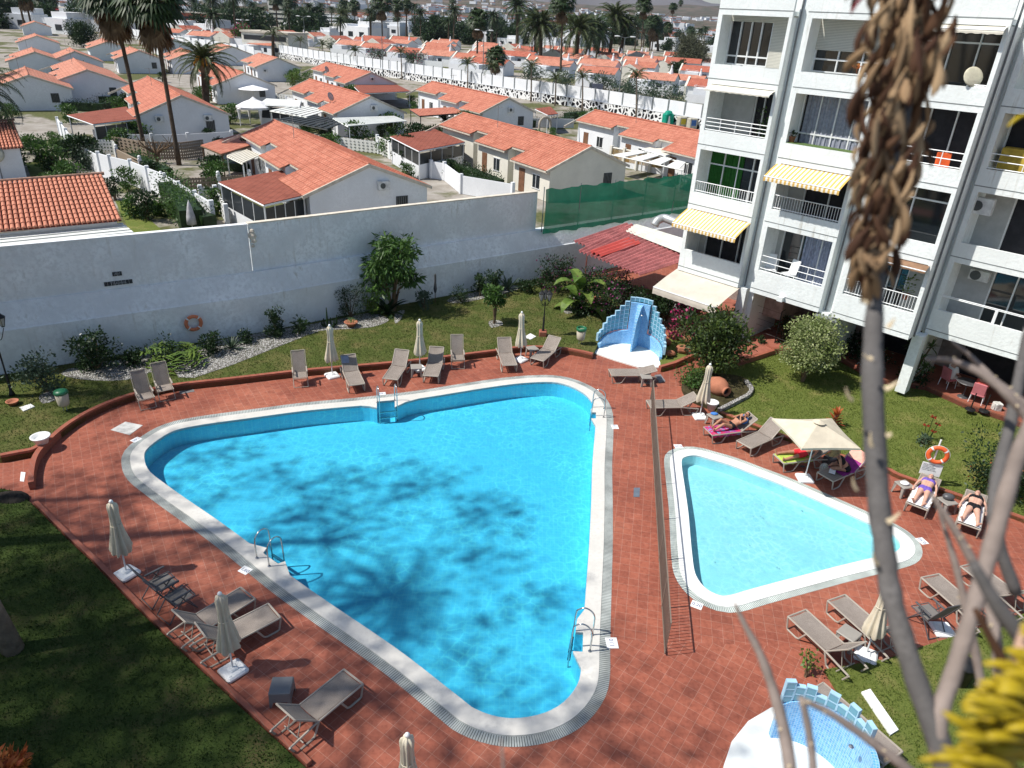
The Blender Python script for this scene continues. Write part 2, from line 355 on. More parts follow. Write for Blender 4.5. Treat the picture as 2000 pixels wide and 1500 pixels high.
fillsheet('pool_coping',c_out,[inner],.02,m_cope,skirt=.09); fillsheet('paddling_pool_coping',kc_out,[kpool],.02,M('paddling_coping',(.8,.8,.77),.7,.3,var=.05,scale=1.5,var2=.05),skirt=.06)
# slotted overflow channel: real slats across the ring
m_slat=M('channel_slats',(.42,.45,.43),.7,.3,var=.35,scale=1.2); m_slat2=M('paddling_channel_slats',(.56,.62,.58),.7,.3,var=.25,scale=1.2)
m_gap=M('channel_dark',(.14,.15,.15),.9,.1)
def channel(name,a,bb,mat,step=.055):
    fillsheet(name+'_bed',bb,[a],-.02,m_gap)
    # arc length resample both rings
    mb=MB(); n=len(a); L=0.
    for i in range(n):
        a0,a1,b0,b1=a[i],a[(i+1)%n],bb[i],bb[(i+1)%n]; d=(b1-b0).length; k=max(1,int(round(d/step)))
        for j in range(k):
            t0=(j+.14)/k; t1=(j+.86)/k
            p=[a0.lerp(a1,t0),b0.lerp(b1,t0),b0.lerp(b1,t1),a0.lerp(a1,t1)]
            mb.quad(*[(q.x,q.y,.006) for q in (p if (p[1]-p[0]).cross(p[2]-p[0]).z>0 else p[::-1])])
    tag(mb.build(name,mat),kind='structure')
channel('pool_overflow_channel',c_out,g_out,m_slat); channel('paddling_overflow_channel',kc_out,kg_out,m_slat2)
# lawns as raised beds
KARC=[(66,940),(67,915),(75,887),(98,859),(140,824),(196,793),(259,770),(332,753),(455,739),(595,723),(735,711),(825,702),(965,685),(1028,677),(1105,681),(1157,691)]
karc=spline([at(x,y,.28) for x,y in KARC],4,closed=False)
wallp=[(-34,14.6),(-19.4,24.7),(-11.5,29.9),(-6.4,33.95),(1.2,39.7),(10,46.5)]
k2=spline(PX([(0,890),(36,883),(62,878),(80,869)],.28),4,closed=False)
upper=[(p.x,p.y) for p in karc[14:]]+[(p.x,p.y) for p in PX([(1187,640),(1215,600)])]+[(6.4,36.5),(8.3,35.6),(9,38),(3.4,41.3),(1.2,39.8),(-6.4,34.1),(-11.5,30.05),(-19.4,24.85),(-30,17.4)]+[(p.x,p.y) for p in k2]
MB().prism(upper,-.04,.2).build('lawn_by_wall',m_grass2)['kind']='structure'
lowleft=PX([(620,1520),(600,1500),(390,1306),(262,1182),(187,1104),(139,1059),(101,1021),(67,987),(40,965),(0,958)])
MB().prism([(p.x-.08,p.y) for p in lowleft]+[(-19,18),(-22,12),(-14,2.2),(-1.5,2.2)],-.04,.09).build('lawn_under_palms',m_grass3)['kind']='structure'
RK=[(1405,806),(1440,819),(1475,832),(1535,855),(1620,885),(1725,915),(1757,930),(1860,965),(1962,1001),(2040,1030),(2200,1090)]
rk=spline([at(x,y,.12) for x,y in RK],3,closed=False)
terr=PX([(1352,720),(1440,708),(1508,690),(1628,699),(1686,733),(1725,750),(1806,762),(1883,797),(1972,827),(2100,878)],.12)
MB().prism([(p.x,p.y) for p in rk]+[(27,18)]+[(p.x,p.y) for p in terr[::-1]]+[(p.x,p.y) for p in PX([(1375,760),(1385,795)])],-.04,.12).build('lawn_beside_paddling_pool',m_grass)['kind']='structure'
MB().prism([(p.x,p.y) for p in PX([(1609,1311),(1730,1291),(1783,1272),(1854,1249),(2010,1198),(2200,1130),(2500,1600),(1700,1700),(1660,1500),(1650,1380)])],-.04,.07).build('lawn_by_near_shower',m_grass)['kind']='structure'
# lawn wedge between far shower and tree
MB().prism([(p.x,p.y) for p in PX([(1284,690),(1293,727),(1339,712),(1345,700),(1400,650),(1330,640)])],-.04,.14).build('lawn_beside_far_shower',m_grass)['kind']='structure'
# terrace under the flats
MB().prism([(p.x,p.y) for p in terr[1:]]+[(36,16),(36,40),(12,44),(9.6,36.5)]+[(p.x,p.y) for p in PX([(1400,670)])],-.04,.30).build('terrace',M('terrace_tiles',(.36,.125,.085),.7,.25,var=.2,scale=4,var2=.2))['kind']='structure'
# kerb walls
m_kerb=brickmat('kerb_brick',(.36,.115,.07),(.3,.09,.055),(.26,.15,.11),.2,.08,0,.006,offset=.5,zmode=True,stain=.2)
def kerb(name,label,path,w_,h,side=1):
    return tag(sweep(path,[(0,-.03),(0,h),(side*w_,h),(side*w_,-.03)][::(1 if side<0 else -1)]).build(name,m_kerb),label,'low wall')
kerb('kerb_wall','long curved terracotta kerb wall between the deck and the lawn under the white wall',karc,.16,.28,1)
kerb('kerb_wall','short terracotta kerb wall at the left end of the lawn, behind the white plant bowl',k2,.16,.28,1)
kerb('kerb_wall','low terracotta kerb between the paddling pool deck and the sunny lawn',rk,.16,.15,1)
kerb('kerb_wall','low terracotta kerb along the shady lawn under the palms',spline([p for p in lowleft[1:8]],3,closed=False),.12,.12,-1)
kerb('kerb_wall','terracotta kerb closing the small grass wedge right of the far shower',PX([(1290,727),(1318,719),(1345,707),(1392,684)]),.16,.26,1)
kerb('kerb_wall','terracotta front kerb of the terrace below the flats',[p for p in terr[2:]],.2,.36,1)
# grass blades
def grass(name,polys,dens,hgt,mat,seed):
    rg=np.random.RandomState(seed); V=[]; 
    for poly,z in polys:
        P=np.array([(p[0],p[1]) for p in poly]); lo=P.min(0); hi=P.max(0); n=int((hi-lo).prod()*dens); q=lo+rg.rand(n,2)*(hi-lo)
        ins=np.zeros(n,bool); k=len(P)
        for i in range(k):
            a,b=P[i],P[(i+1)%k]; c=((a[1]>q[:,1])!=(b[1]>q[:,1])); xx=(b[0]-a[0])*(q[:,1]-a[1])/((b[1]-a[1]) if b[1]!=a[1] else 1e-9)+a[0]; ins^=(c&(q[:,0]<xx))
        q=q[ins]; n=len(q); an=rg.rand(n)*2*PI; wd=.008+.01*rg.rand(n); h=hgt*(.4+rg.rand(n)); lean=rg.randn(n,2)*h[:,None]*.6
        b0=np.c_[q[:,0]-np.cos(an)*wd,q[:,1]-np.sin(an)*wd,np.full(n,z)]; b1=np.c_[q[:,0]+np.cos(an)*wd,q[:,1]+np.sin(an)*wd,np.full(n,z)]; t=np.c_[q+lean,z+h]
        V.append(np.stack([b0,b1,t],1).reshape(-1,3))
    V=np.concatenate(V); n=len(V)//3; me=bpy.data.meshes.new(name); me.vertices.add(len(V)); me.vertices.foreach_set('co',V.ravel()); me.loops.add(len(V)); me.loops.foreach_set('vertex_index',np.arange(len(V)))
    me.polygons.add(n); me.polygons.foreach_set('loop_start',np.arange(n)*3); me.polygons.foreach_set('loop_total',np.full(n,3)); me.update(); me.validate(); me.materials.append(mat)
    o=link(name,me); tag(o,kind='stuff'); return o
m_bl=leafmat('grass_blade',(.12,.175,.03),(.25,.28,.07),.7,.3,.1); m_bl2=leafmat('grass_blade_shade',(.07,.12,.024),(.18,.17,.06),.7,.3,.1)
RLAWN=[(p.x,p.y) for p in rk]+[(24,19)]+[(p.x,p.y) for p in terr[::-1]]+[(p.x,p.y) for p in PX([(1375,760),(1385,795)])]
grass('grass',[(RLAWN,.12),([(p.x,p.y) for p in PX([(1609,1311),(1730,1291),(1783,1272),(1854,1249),(2010,1198),(2100,1500),(1700,1560),(1650,1380)])],.07)],420,.05,m_bl,1)
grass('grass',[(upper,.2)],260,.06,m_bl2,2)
grass('grass',[([(p.x-.05,p.y) for p in lowleft]+[(-17,17),(-13,7),(-6,6)],.09)],420,.05,leafmat('grass_blade_shade_darkened',(.035,.075,.016),(.085,.11,.035),.7,.3,.1),3)  # blades darkened as well: tree shade put into their colour
# ================================================================ perimeter wall, fence, sheds, flats
m_wall=M('wall_render_white',(.80,.83,.84),.9,.15,var=.14,scale=.7,var2=.12,bmp=.5,bscale=7,bd=.05)
m_wallcap=M('wall_cap_stone',(.66,.60,.50),.85,.2,var=.2,scale=2)
wl=[Vector((x,y,0)) for x,y in [(-40,10.8),(-19.4,24.7),(-11.5,29.9)]]; wr=[Vector((x,y,0)) for x,y in [(-11.5,29.9),(-6.4,33.95),(1.2,39.7)]]; wr2=[Vector((x,y,0)) for x,y in [(1.2,39.7),(10,46.5),(22,55.8)]]
wall=thing('perimeter_wall','tall white rendered boundary wall with a sloping ledge along the back of the lawn','wall')
sweep(wl,[(0,-.1),(0,1.95),(.06,1.99),(.42,2.85),(.44,2.9),(.9,2.9),(.9,-.1)]).build('base_wall',m_wall,wall)
sweep(wr+wr2[1:],[(0,-.1),(0,1.95),(.06,1.99),(.42,2.85),(.44,2.9),(.9,2.9),(.9,-.1)]).build('base_wall',m_wall,wall)
sweep(wl,[(.50,2.9),(.50,5.0),(.72,5.0),(.72,2.9)]).build('upper_wall',m_wall,wall)
sweep([wr[0]+Vector((.1,.07,0))]+wr[1:],[(.62,2.9),(.62,5.0),(.84,5.0),(.84,2.9)]).build('upper_wall',m_wall,wall)
sweep(wl,[(.47,5.0),(.47,5.05),(.75,5.05),(.75,5.0)]).build('wall_cap',m_white,wall)
sweep([wr[0]+Vector((.1,.07,0))]+wr[1:],[(.59,5.0),(.59,5.05),(.87,5.05),(.87,5.0)]).build('wall_cap',m_wallcap,wall)
# broken plaster where the two stretches meet
q=Vector((-11.55,30.35,0)); mb=MB()
for z,s_ in((4.75,.12),(4.55,.2),(4.35,.14),(4.1,.09)): mb.ball((q.x-.02+rnd.uniform(-.05,.05),q.y-.05,z),(s_,.08,s_*.9),6,4)
mb.build('broken_plaster',m_wallcap,wall)
wd=(wl[2]-wl[1]).normalized(); wn=Vector((wd.y,-wd.x,0))
dark=M('dark_stone',(.03,.035,.04),.5,.4)
def onwall(px_,py_,base=wl[1],d=wd,off=-.50):
    """point of the wall's face seen at a pixel"""
    n=Vector((d.y,-d.x,0)); P0=base-n*(-off) if False else base+n*off; r=Vector(ray(px_,py_)); o=Vector((0,0,CAMH)); t=(P0-o).dot(n)/r.dot(n); return o+r*t
# lettered tile rows
def txt(name,s,size,mat,parent,loc,rot,depth=.004,align='CENTER'):
    cu=bpy.data.curves.new(name,'FONT'); cu.body=s; cu.size=size; cu.extrude=depth; cu.align_x=align; cu.align_y='CENTER'
    o=bpy.data.objects.new(name,cu); COL.objects.link(o); dg=bpy.context.evaluated_depsgraph_get(); me=bpy.data.meshes.new_from_object(o.evaluated_get(dg)); bpy.data.objects.remove(o)
    me.materials.clear(); me.materials.append(mat); o=link(name,me,parent); o.location=loc; o.rotation_euler=rot; return o
m_pale=M('pale_lettering',(.35,.38,.40),.7)
yawW=math.atan2(wd.y,wd.x)
for (a,b_,word,lab) in(((219,536),(238,533),'AV','short dark lettered tile plaque on the wall, above the long one'),((203,555),(259,549),'TIRAJANA','long dark lettered tile plaque on the wall')):
    A=onwall(*a); B=onwall(*b_); ln=(B-A).length; t=thing('tile_plaque',lab,'plaque',(A+B)/2+wn*.02,yawW)
    mb=MB(); n=len(word)
    for i in range(n): mb.rbox((-ln/2+ln*(i+.5)/n,0,0),(ln/n-.012,.03,.17),.004)
    mb.build('tiles',dark,t); txt('lettering',word,.16,m_pale,t,(0,-.018,0),(PI/2,0,0)).scale=(ln/len(word)/.13*.8,1,1)
# green mesh screen on top of the low stretch
m_mesh,nt,b=nodes('green_mesh',(.02,.17,.085),.8,.1)
nt.links.new(mix(nt,noi(nt,.6,wcoord(nt),lo=.3,hi=.7),(.015,.20,.11),(.03,.32,.18)),b.inputs['Base Color'])
_tr=nt.nodes.new('ShaderNodeBsdfTransparent'); _ms=nt.nodes.new('ShaderNodeMixShader'); _ms.inputs[0].default_value=.92; nt.links.new(_tr.outputs[0],_ms.inputs[1]); nt.links.new(b.outputs[0],_ms.inputs[2]); nt.links.new(_ms.outputs[0],nt.nodes['Material Output'].inputs[0])
gf=thing('mesh_fence','green mesh screen stretched between posts on the low end of the white wall','fence')
P0=Vector((1.25,39.9,0)); P1=Vector((14,49.75,0)); dv=P1-P0; mb=MB(); N=60; v=[]; 
nn=Vector((dv.y,-dv.x,0)).normalized()
for i in range(N+1):
    for j in range(7):
        u=i/N; z=2.75+(5.25-.05*math.sin(PI*((u*6)%1))-2.75)*j/6+.04*math.sin(i*1.3+j); p=P0+dv*u+nn*(.0+.09*math.sin(i*.9+j*.5)+.05*math.sin(i*2.3)); v.append((p.x,p.y,z))
mb.add(v,[(i*7+j,(i+1)*7+j,(i+1)*7+j+1,i*7+j+1) for i in range(N) for j in range(6)]); mb.build('mesh_sheet',m_mesh,gf,True)
m_post=M('grey_post',(.2,.22,.22),.5,.5)
for k in range(7): p=P0+dv*(k/6.)+nn*-.12; MB().tube([(p.x,p.y,2.85),(p.x,p.y,5.35)],.03,6).build('post',m_post,gf)
# corrugated roofs beside the flats
def corr(name,A,B,C,D,mat,parent,pitch=.27,amp=.06):
    """corrugated sheet, A-B one edge, D-C the opposite; ribs run A->D"""
    A,B,C,D=map(Vector,(A,B,C,D)); n=int((B-A).length/pitch)*6; mb=MB(); v=[]
    for i in range(n+1):
        u=i/n; w_=amp*math.sin(i/6*2*PI)
        for j in range(5):
            p=A.lerp(B,u).lerp(D.lerp(C,u),j/4.); v.append((p.x,p.y,p.z+w_))
    mb.add(v,[(i*5+j,(i+1)*5+j,(i+1)*5+j+1,i*5+j+1) for i in range(n) for j in range(4)])
    return mb.build(name,mat,parent)
m_redroof=M('faded_red_sheet',(.44,.15,.145),.7,.3,var=.3,scale=1.5,var2=.35); m_redroof2=M('new_red_sheet',(.52,.085,.07),.6,.3,var=.1)
sh=thing('lean_to','open shelter with a faded red corrugated roof beside the flats','shelter')
a,b1,c1,d1=at(1128,489,2.7),at(1251,536,2.7),at(1335,523,2.95),at(1225,437,3.1)
e1=at(1345,470,3.15)
corr('roof_sheet',at(1128,490,2.68),at(1251,537,2.68),at(1350,505,2.9),at(1232,437,3.1),m_redroof,sh)
corr('roof_sheet',at(1119,471,2.75),at(1146,481,2.75),at(1260,444,3.08),at(1222,436,3.08),m_redroof,sh)
corr('roof_sheet',at(1150,491,2.80),at(1176,500,2.80),at(1254,474,2.98),at(1226,464,3.0),m_redroof2,sh)['label']='bright new red roof sheet'
for px_,py_ in((1219,580),(1140,566)): p=at(px_,py_,0.2); MB().tube([(p.x,p.y,.1),(p.x,p.y,2.66)],.035,6).build('post',M('rust_red_post',(.25,.07,.05),.7),sh)
pr=thing('translucent_roof','pale translucent corrugated roof behind the red shelter','roof')
corr('roof_sheet',at(1222,452,3.0),at(1242,437,3.3),at(1350,470,3.3),at(1345,500,3.05),M('pale_sheet',(.55,.56,.5),.6,.3,var=.15,scale=2),pr,.2)
dk=MB().tube(spline([at(1278,440,3.5),at(1284,431,3.75),at(1297,426,3.9),at(1315,432,3.85),at(1345,444,3.8)],4,False),.24,10); o=dk.build('ventilation_duct',M('galvanised_duct',(.5,.52,.52),.35,.5,.5,var=.1),smooth=True); tag(o,'fat silver ventilation duct on the pale roof beside the flats','duct')
# ---------------------------------------------------------------- block of flats
bu=thing('apartment_block','white block of flats with stacked balconies at the right edge of the photo','building')
O=Vector((7.85,34.35,0)); U=Vector((.7145,-.6997,0)); NO=Vector((-.6997,-.7145,0)); YB=math.atan2(U.y,U.x)
def B(s,n,z): p=O+U*s+NO*n; return Vector((p.x,p.y,z))
def bb(mb,s0,s1,n0,n1,z0,z1): return mb.box(B((s0+s1)/2,(n0+n1)/2,(z0+z1)/2),(s1-s0,abs(n1-n0),z1-z0),YB)
m_bw=M('facade_white_paint',(.78,.82,.81),.85,.2,var=.07,scale=.8,var2=.06,bmp=.45,bscale=9,bd=.03)
for _m in (m_bw,m_wall):   # rain streaks and grime that run down the walls
    _nt=_m.node_tree; _b=_nt.nodes['Principled BSDF']; _src=_b.inputs['Base Color'].links[0].from_socket
    _st=noi(_nt,5.5,wcoord(_nt,scale=(1,1,.10)),detail=5,lo=.56,hi=.78); _pa=noi(_nt,.35,wcoord(_nt),lo=.45,hi=.65); _mu=_nt.nodes.new('ShaderNodeMath'); _mu.operation='MULTIPLY'; _nt.links.new(_st,_mu.inputs[0]); _nt.links.new(_pa,_mu.inputs[1])
    _nt.links.new(mix(_nt,_mu.outputs[0],_src,(.42,.40,.34)),_b.inputs['Base Color'])
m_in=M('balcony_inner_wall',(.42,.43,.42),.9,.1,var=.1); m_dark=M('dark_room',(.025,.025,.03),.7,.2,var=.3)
m_glass,nt,b=nodes('window_glass',(.012,.016,.02),.05,.8)
m_frame=M('white_aluminium',(.75,.77,.77),.4,.5,var=.03); m_rail=M('white_railing',(.82,.84,.84),.4,.4,var=.03)
m_shut=brickmat('roller_shutter',(.62,.61,.54),(.6,.59,.52),(.3,.3,.27),9,.055,0,.008,zmode=True,stain=.1)
bays=[(0,3.33,0.),(3.95,7.22,0.),(7.8,10.95,0.),(11.12,15.9,-1.38),(16.5,21,-1.38)]
DEP=1.25
floors=[(2.86,3.95),(5.92,6.7),(8.62,9.45),(11.38,12.18),(14.08,15.0)]
mass=MB()
bb(mass,0,21,-12,-DEP-.16-1.38,2.86,17.5); mass.build('main_block',m_bw,bu)
# upper storeys
for bi,(s0,s1,n) in enumerate(bays):
    for k,(z0,z1) in enumerate(floors):
        mb=MB(); bb(mb,s0,s1,n,n-.13,z0,z1)
        if k==0: bb(mb,s0,s1,n-.13,n-DEP-.2,z0,z0+.22)
        else: bb(mb,s0+.22,s1-.16,n-.13,n-DEP-.2,z0+.06,z0+.22)
        par=mb.build('balcony_parapet',m_bw,bu); g=MB(); bb(g,s0-.0,s1,n+.006,n+.001,z0+.2,z0+.235); g.build('drip_groove',m_post,par)
        if k<4:  # side walls of this storey's opening
            zt=floors[k+1][0]
            for (xa,xb,dn) in ((s0,s0+.2,0),(s1-.14,s1,-.004)):
                P=[(n-.13,z0),(n-.13,z1),(n+dn,z1),(n+dn,zt),(n-DEP-.2,zt),(n-DEP-.2,z0)]; a_=[B(xa,p,z) for p,z in P]+[B(xb,p,z) for p,z in P]
                MB().add(a_,[(5,4,3,2,1,0),(6,7,8,9,10,11)]+[(q,(q+1)%6,6+(q+1)%6,6+q) for q in range(6)]).build('side_wall',m_bw,bu)
    if bi<4:
        s2=bays[bi+1][0]; n2=min(n,bays[bi+1][2])
        mb=MB(); bb(mb,s1,s2,n2-.5 if bi!=2 else n2-.3,n2-DEP-2.2,0.3,17.5); mb.build('pier',m_bw,bu)
        pt=B(s1+.12 if bi!=2 else s1+.05,(n2-.44 if bi!=2 else n-.5),0); MB().tube([(pt.x,pt.y,2.9),(pt.x,pt.y,17)],.035,6).build('drainpipe',M('grey_pipe',(.16,.17,.18),.5),bu)
        if bi==2:
            mb=MB(); bb(mb,s1-.14,s1+.002,n-DEP,n-DEP-1.6,2.86,17.5); mb.build('side_wall',m_bw,bu)
# windows and doors at the back of each balcony
def opening(bi,k,style):
    s0,s1,n=bays[bi]; s0+=.2; s1-=.14; z0=floors[k][1] if style.get('sill') else floors[k][0]+.22; z1=floors[k+1][0]+.06; nb=n-style.get('dep',DEP)
    b0=MB(); bb(b0,s0,s1,nb-.15,nb-.2,z0,z1); 
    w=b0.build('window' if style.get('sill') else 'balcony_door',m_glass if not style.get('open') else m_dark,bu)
    fr=MB(); nbars=style.get('bars',4); t=.05
    x0=s0+style.get('l',0); x1=s1-style.get('r',0)
    for i in range(nbars+1): x=x0+(x1-x0-t)*i/nbars; bb(fr,x,x+t,nb-.06,nb-.145,z0,z1)
    bb(fr,x0,x1,nb-.065,nb-.14,z1-.06-style.get('top',0),z1-style.get('top',0)); bb(fr,x0,x1,nb-.065,nb-.14,z0,z0+.05)
    if style.get('mid'): bb(fr,x0,x1,nb-.062,nb-.142,z0+style['mid'],z0+style['mid']+.06)
    fr.build('window_frame',m_frame,w)
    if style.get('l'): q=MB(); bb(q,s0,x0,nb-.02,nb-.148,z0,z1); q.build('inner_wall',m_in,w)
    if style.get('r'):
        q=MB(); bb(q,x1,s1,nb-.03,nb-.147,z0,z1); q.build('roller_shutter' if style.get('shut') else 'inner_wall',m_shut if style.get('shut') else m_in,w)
    if style.get('box'): q=MB(); bb(q,s0,x1,nb-.02,nb-.139,z1-style['box'],z1); q.build('roller_shutter',m_shut,w)
    if style.get('cur'):
        q=MB(); mm=style['cur']; v=[]; a0,a1=style.get('cx',(.05,.95)); NN=70
        for i in range(NN+1):
            x=x0+(x1-x0)*(a0+(a1-a0)*i/NN); dn=.03*math.sin(i*1.15)+.015*math.sin(i*2.9)
            for z in(z0+.02,z1-.1): p=B(x,nb-.1+dn-.0,z); v.append(p)
        q.add(v,[(2*i,2*i+2,2*i+3,2*i+1) for i in range(NN)]); q.build('curtain',mm,w)
    return w
def railing(bi,k,bars,z0,z1,hb=0,a=0.,b_=1.):
    s0,s1,n=bays[bi]; x0=s0+.2+(s1-s0-.34)*a; x1=s0+.2+(s1-s0-.34)*b_; mb=MB()
    for z in [z1]+([z0+.03] if bars else [z0+(z1-z0)*j/(hb) for j in range(hb)]): mb.tube([B(x0,n-.06,z),B(x1,n-.06,z)],.02,6)
    nb=int((x1-x0)/.115) if bars else 4
    for i in range(nb+1): x=x0+(x1-x0)*i/nb; mb.tube([B(x,n-.06,z0-.02),B(x,n-.06,z1)],.011 if bars else .018,5)
    mb.build('railing',m_rail,bu)
def stripes():
    m,nt,b=nodes('striped_awning_cloth',(.7,.6,.3),.9,.1); s=nt.nodes.new('ShaderNodeTexCoord'); x=nt.nodes.new('ShaderNodeSeparateXYZ'); nt.links.new(s.outputs['UV'],x.inputs[0])
    f=nt.nodes.new('ShaderNodeMath'); f.operation='FRACT'; nt.links.new(x.outputs[0],f.inputs[0]); l=nt.nodes.new('ShaderNodeMath'); l.operation='LESS_THAN'; nt.links.new(f.outputs[0],l.inputs[0]); l.inputs[1].default_value=.5
    nt.links.new(mix(nt,l.outputs[0],(.80,.76,.66),(.62,.40,.12)),b.inputs['Base Color']); return m
m_stripe=stripes(); m_beige=M('beige_canvas',(.58,.53,.45),.9,.1,var=.12,scale=1.5); m_cream=M('cream_canvas',(.68,.65,.56),.9,.1,var=.08)
def awning(bi,k,a,b_,out,drop,mat,val=.22,label=None,parent=bu,zt=None,n=None):
    s0,s1,nn0=bays[bi]; nn=nn0 if n is None else n; x0=s0+.0+(s1-s0)*a; x1=s0+(s1-s0)*b_; zt=floors[k+1][0]-.0 if zt is None else zt
    me=bpy.data.meshes.new('awning'); v=[];uv=[]; NS=int((x1-x0)/.09)
    rows=[(-.12,zt+.0),(out*.5,zt-drop*.47),(out,zt-drop),(out+.02,zt-drop-val*.5),(out+.015,zt-drop-val)]
    for i in range(NS+1):
        for j,(nn_,z) in enumerate(rows):
            sag=-.03*math.sin(PI*i/NS) if j in(1,) else 0; sc=(.03*abs(math.sin(i*.9)) if j==4 else 0); v.append(B(x0+(x1-x0)*i/NS,nn+nn_,z+sag+sc)); uv.append((i*.5,j))
    f=[(i*5+j,i*5+5+j,i*5+6+j,i*5+1+j) for i in range(NS) for j in range(4)]
    me.from_pydata([tuple(p) for p in v],[],f); me.materials.append(mat); L=me.uv_layers.new()
    for p in me.polygons:
        for li,vi in zip(p.loop_indices,p.vertices): L.data[li].uv=uv[vi]
    aw=link('awning',me,parent)
    if label: aw['label']=label
    t=MB().tube([B(x0,nn+out,zt-drop-.015),B(x1,nn+out,zt-drop-.015)],.025,6)
    for x in(x0+.1,x1-.1): t.tube([B(x,nn-.1,zt-.12),B(x,nn+out,zt-drop-.02)],.018,5)
    t.build('awning_arm',m_rail,aw); return aw
green=M('green_curtain',(.03,.13,.028),.9,.1,var=.2,scale=8); grey=M('grey_curtain',(.30,.32,.38),.9,.1,var=.2,scale=8); lilac=M('blue_grey_curtain',(.36,.40,.52),.9,.1,var=.25,scale=6)
# bay 1 (leftmost)
opening(0,3,dict(sill=1,bars=4,r=1.0,shut=1,mid=.32,dep=.75,box=.28)); opening(0,2,dict(open=1,bars=2,l=1.55,r=.55)); opening(0,1,dict(bars=4,cur=green,cx=(.0,.58),mid=1.75,dep=.9)); opening(0,0,dict(open=1,bars=3,l=.3))
railing(0,2,False,9.5,9.98,3,0,1); railing(0,1,True,6.75,7.2); awning(0,0,.0,1.,1.1,.55,m_stripe,label='yellow striped awning, lowest of the three striped ones'); awning(0,2,.05,.97,.42,.18,m_cream,.1,'rolled-in plain cream awning')
# bay 2
opening(1,3,dict(sill=1,bars=3,mid=.45,box=1.15,dep=.8)); opening(1,2,dict(sill=0,bars=4,cur=grey,mid=.95,dep=.8)); opening(1,1,dict(open=1,bars=2,l=.7)); opening(1,0,dict(bars=3,cur=lilac,cx=(.38,1.0),l=.2))
railing(1,1,True,6.74,7.3); railing(1,0,False,4.05,4.62,2); awning(1,1,.0,.99,.9,.45,m_stripe,label='yellow striped awning of the second column of balconies')
mt=MB(); bb(mt,3.95+.1,7.1,-.02,-.6,9.452,9.47); mt.build('green_mat',M('green_mat',(.10,.16,.05),.95),bu)
# bay 3
opening(2,3,dict(bars=3,mid=1.9)); opening(2,2,dict(bars=3,open=1)); opening(2,1,dict(bars=2,mid=1.95,dep=.7)); opening(2,0,dict(bars=3,l=.8,r=.9))
railing(2,2,False,9.5,10.0,2); railing(2,0,True,4.02,4.6); awning(2,0,.02,.98,.35,.16,M('brown_canvas',(.25,.15,.09),.9),.12,'rolled-in brown awning'); awning(2,3,.02,.98,.3,.12,m_cream,.16,'rolled-in scalloped cream awning')
# bay 4 / 5
for k,st in((3,dict(sill=1,bars=3,mid=.5)),(2,dict(open=1,bars=3)),(1,dict(open=1,bars=3,l=1.0)),(0,dict(bars=4,l=1.2,cur=lilac,cx=(.5,.9)))): opening(3,k,st); opening(4,k,dict(bars=3))
railing(3,2,False,9.5,10.0,2); railing(3,0,False,4.5,4.55,1); mb=MB(); bb(mb,13.2,13.3,-1.42,-1.5,3.95,4.5); mb.build('rail_post',m_rail,bu)
railing(2,3,False,12.2,12.25,1,.85,1)
bx=MB(); bb(bx,11.5,14,-1.9,-2.5,9.45,10.2); bx.build('yellow_cloth',M('yellow_cloth',(.5,.36,.06),.9),bu)
# air conditioners on the flats
def acunit(mb_parent,c,rz,dims=(.75,.28,.5),name='air_conditioner'):
    a=MB().rbox(c,dims,.02,rz).build(name,M('ac_white',(.66,.67,.66),.5),mb_parent); Q=Matrix.Rotation(rz,3,'Z'); f=Vector(c)+Q@Vector((-.12,-dims[1]/2-.012,0))
    g=MB().lathe([(.19,-.01),(.19,.01),(.16,.015),(.04,.012)],14,f,rot=Q@Matrix.Rotation(PI/2,3,'X')); g.build('fan_grille',M('ac_grille',(.08,.09,.09),.5),a); return a
acunit(bu,B(.45,-.35,5.6),YB,(.7,.26,.45)); acunit(bu,B(11.5,-1.75,8.1),YB,(.8,.3,.6)); acunit(bu,B(12.1,-2.4,5.4),YB,(.7,.26,.4))
# ground storey: recessed wall, columns, dark openings
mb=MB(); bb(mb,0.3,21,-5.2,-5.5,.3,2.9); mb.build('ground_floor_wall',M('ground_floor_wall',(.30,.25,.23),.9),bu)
mb=MB(); bb(mb,0.2,21,-.2,-12,2.862,2.9); 
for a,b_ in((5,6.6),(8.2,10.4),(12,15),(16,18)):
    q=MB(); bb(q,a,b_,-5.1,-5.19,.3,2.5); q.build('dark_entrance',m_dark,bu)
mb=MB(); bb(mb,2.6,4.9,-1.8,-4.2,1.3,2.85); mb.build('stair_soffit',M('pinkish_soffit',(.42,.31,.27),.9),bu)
for s,n in((3.5,-.35),(7.4,-.35),(11.05,-1.0),(15.9,-1.7),(.15,-.35)):
    mb=MB(); bb(mb,s-.18,s+.22,n+.2,n-.35,.28,2.87); mb.build('column',m_bw,bu)
# canopy ledge between columns and floodlight
mb=MB(); bb(mb,7.15,8.15,.25,-.3,2.72,2.78); mb.build('canopy',m_post,bu); mb=MB(); bb(mb,5.4,5.65,.25,.02,2.9,3.1); mb.build('floodlight',m_bw,bu)
# big beige awning over the ground-floor terrace
aw=awning(0,0,-.03,1.02,1.75,.55,m_beige,.35,'wide sun-bleached beige awning over the terrace',zt=2.85)
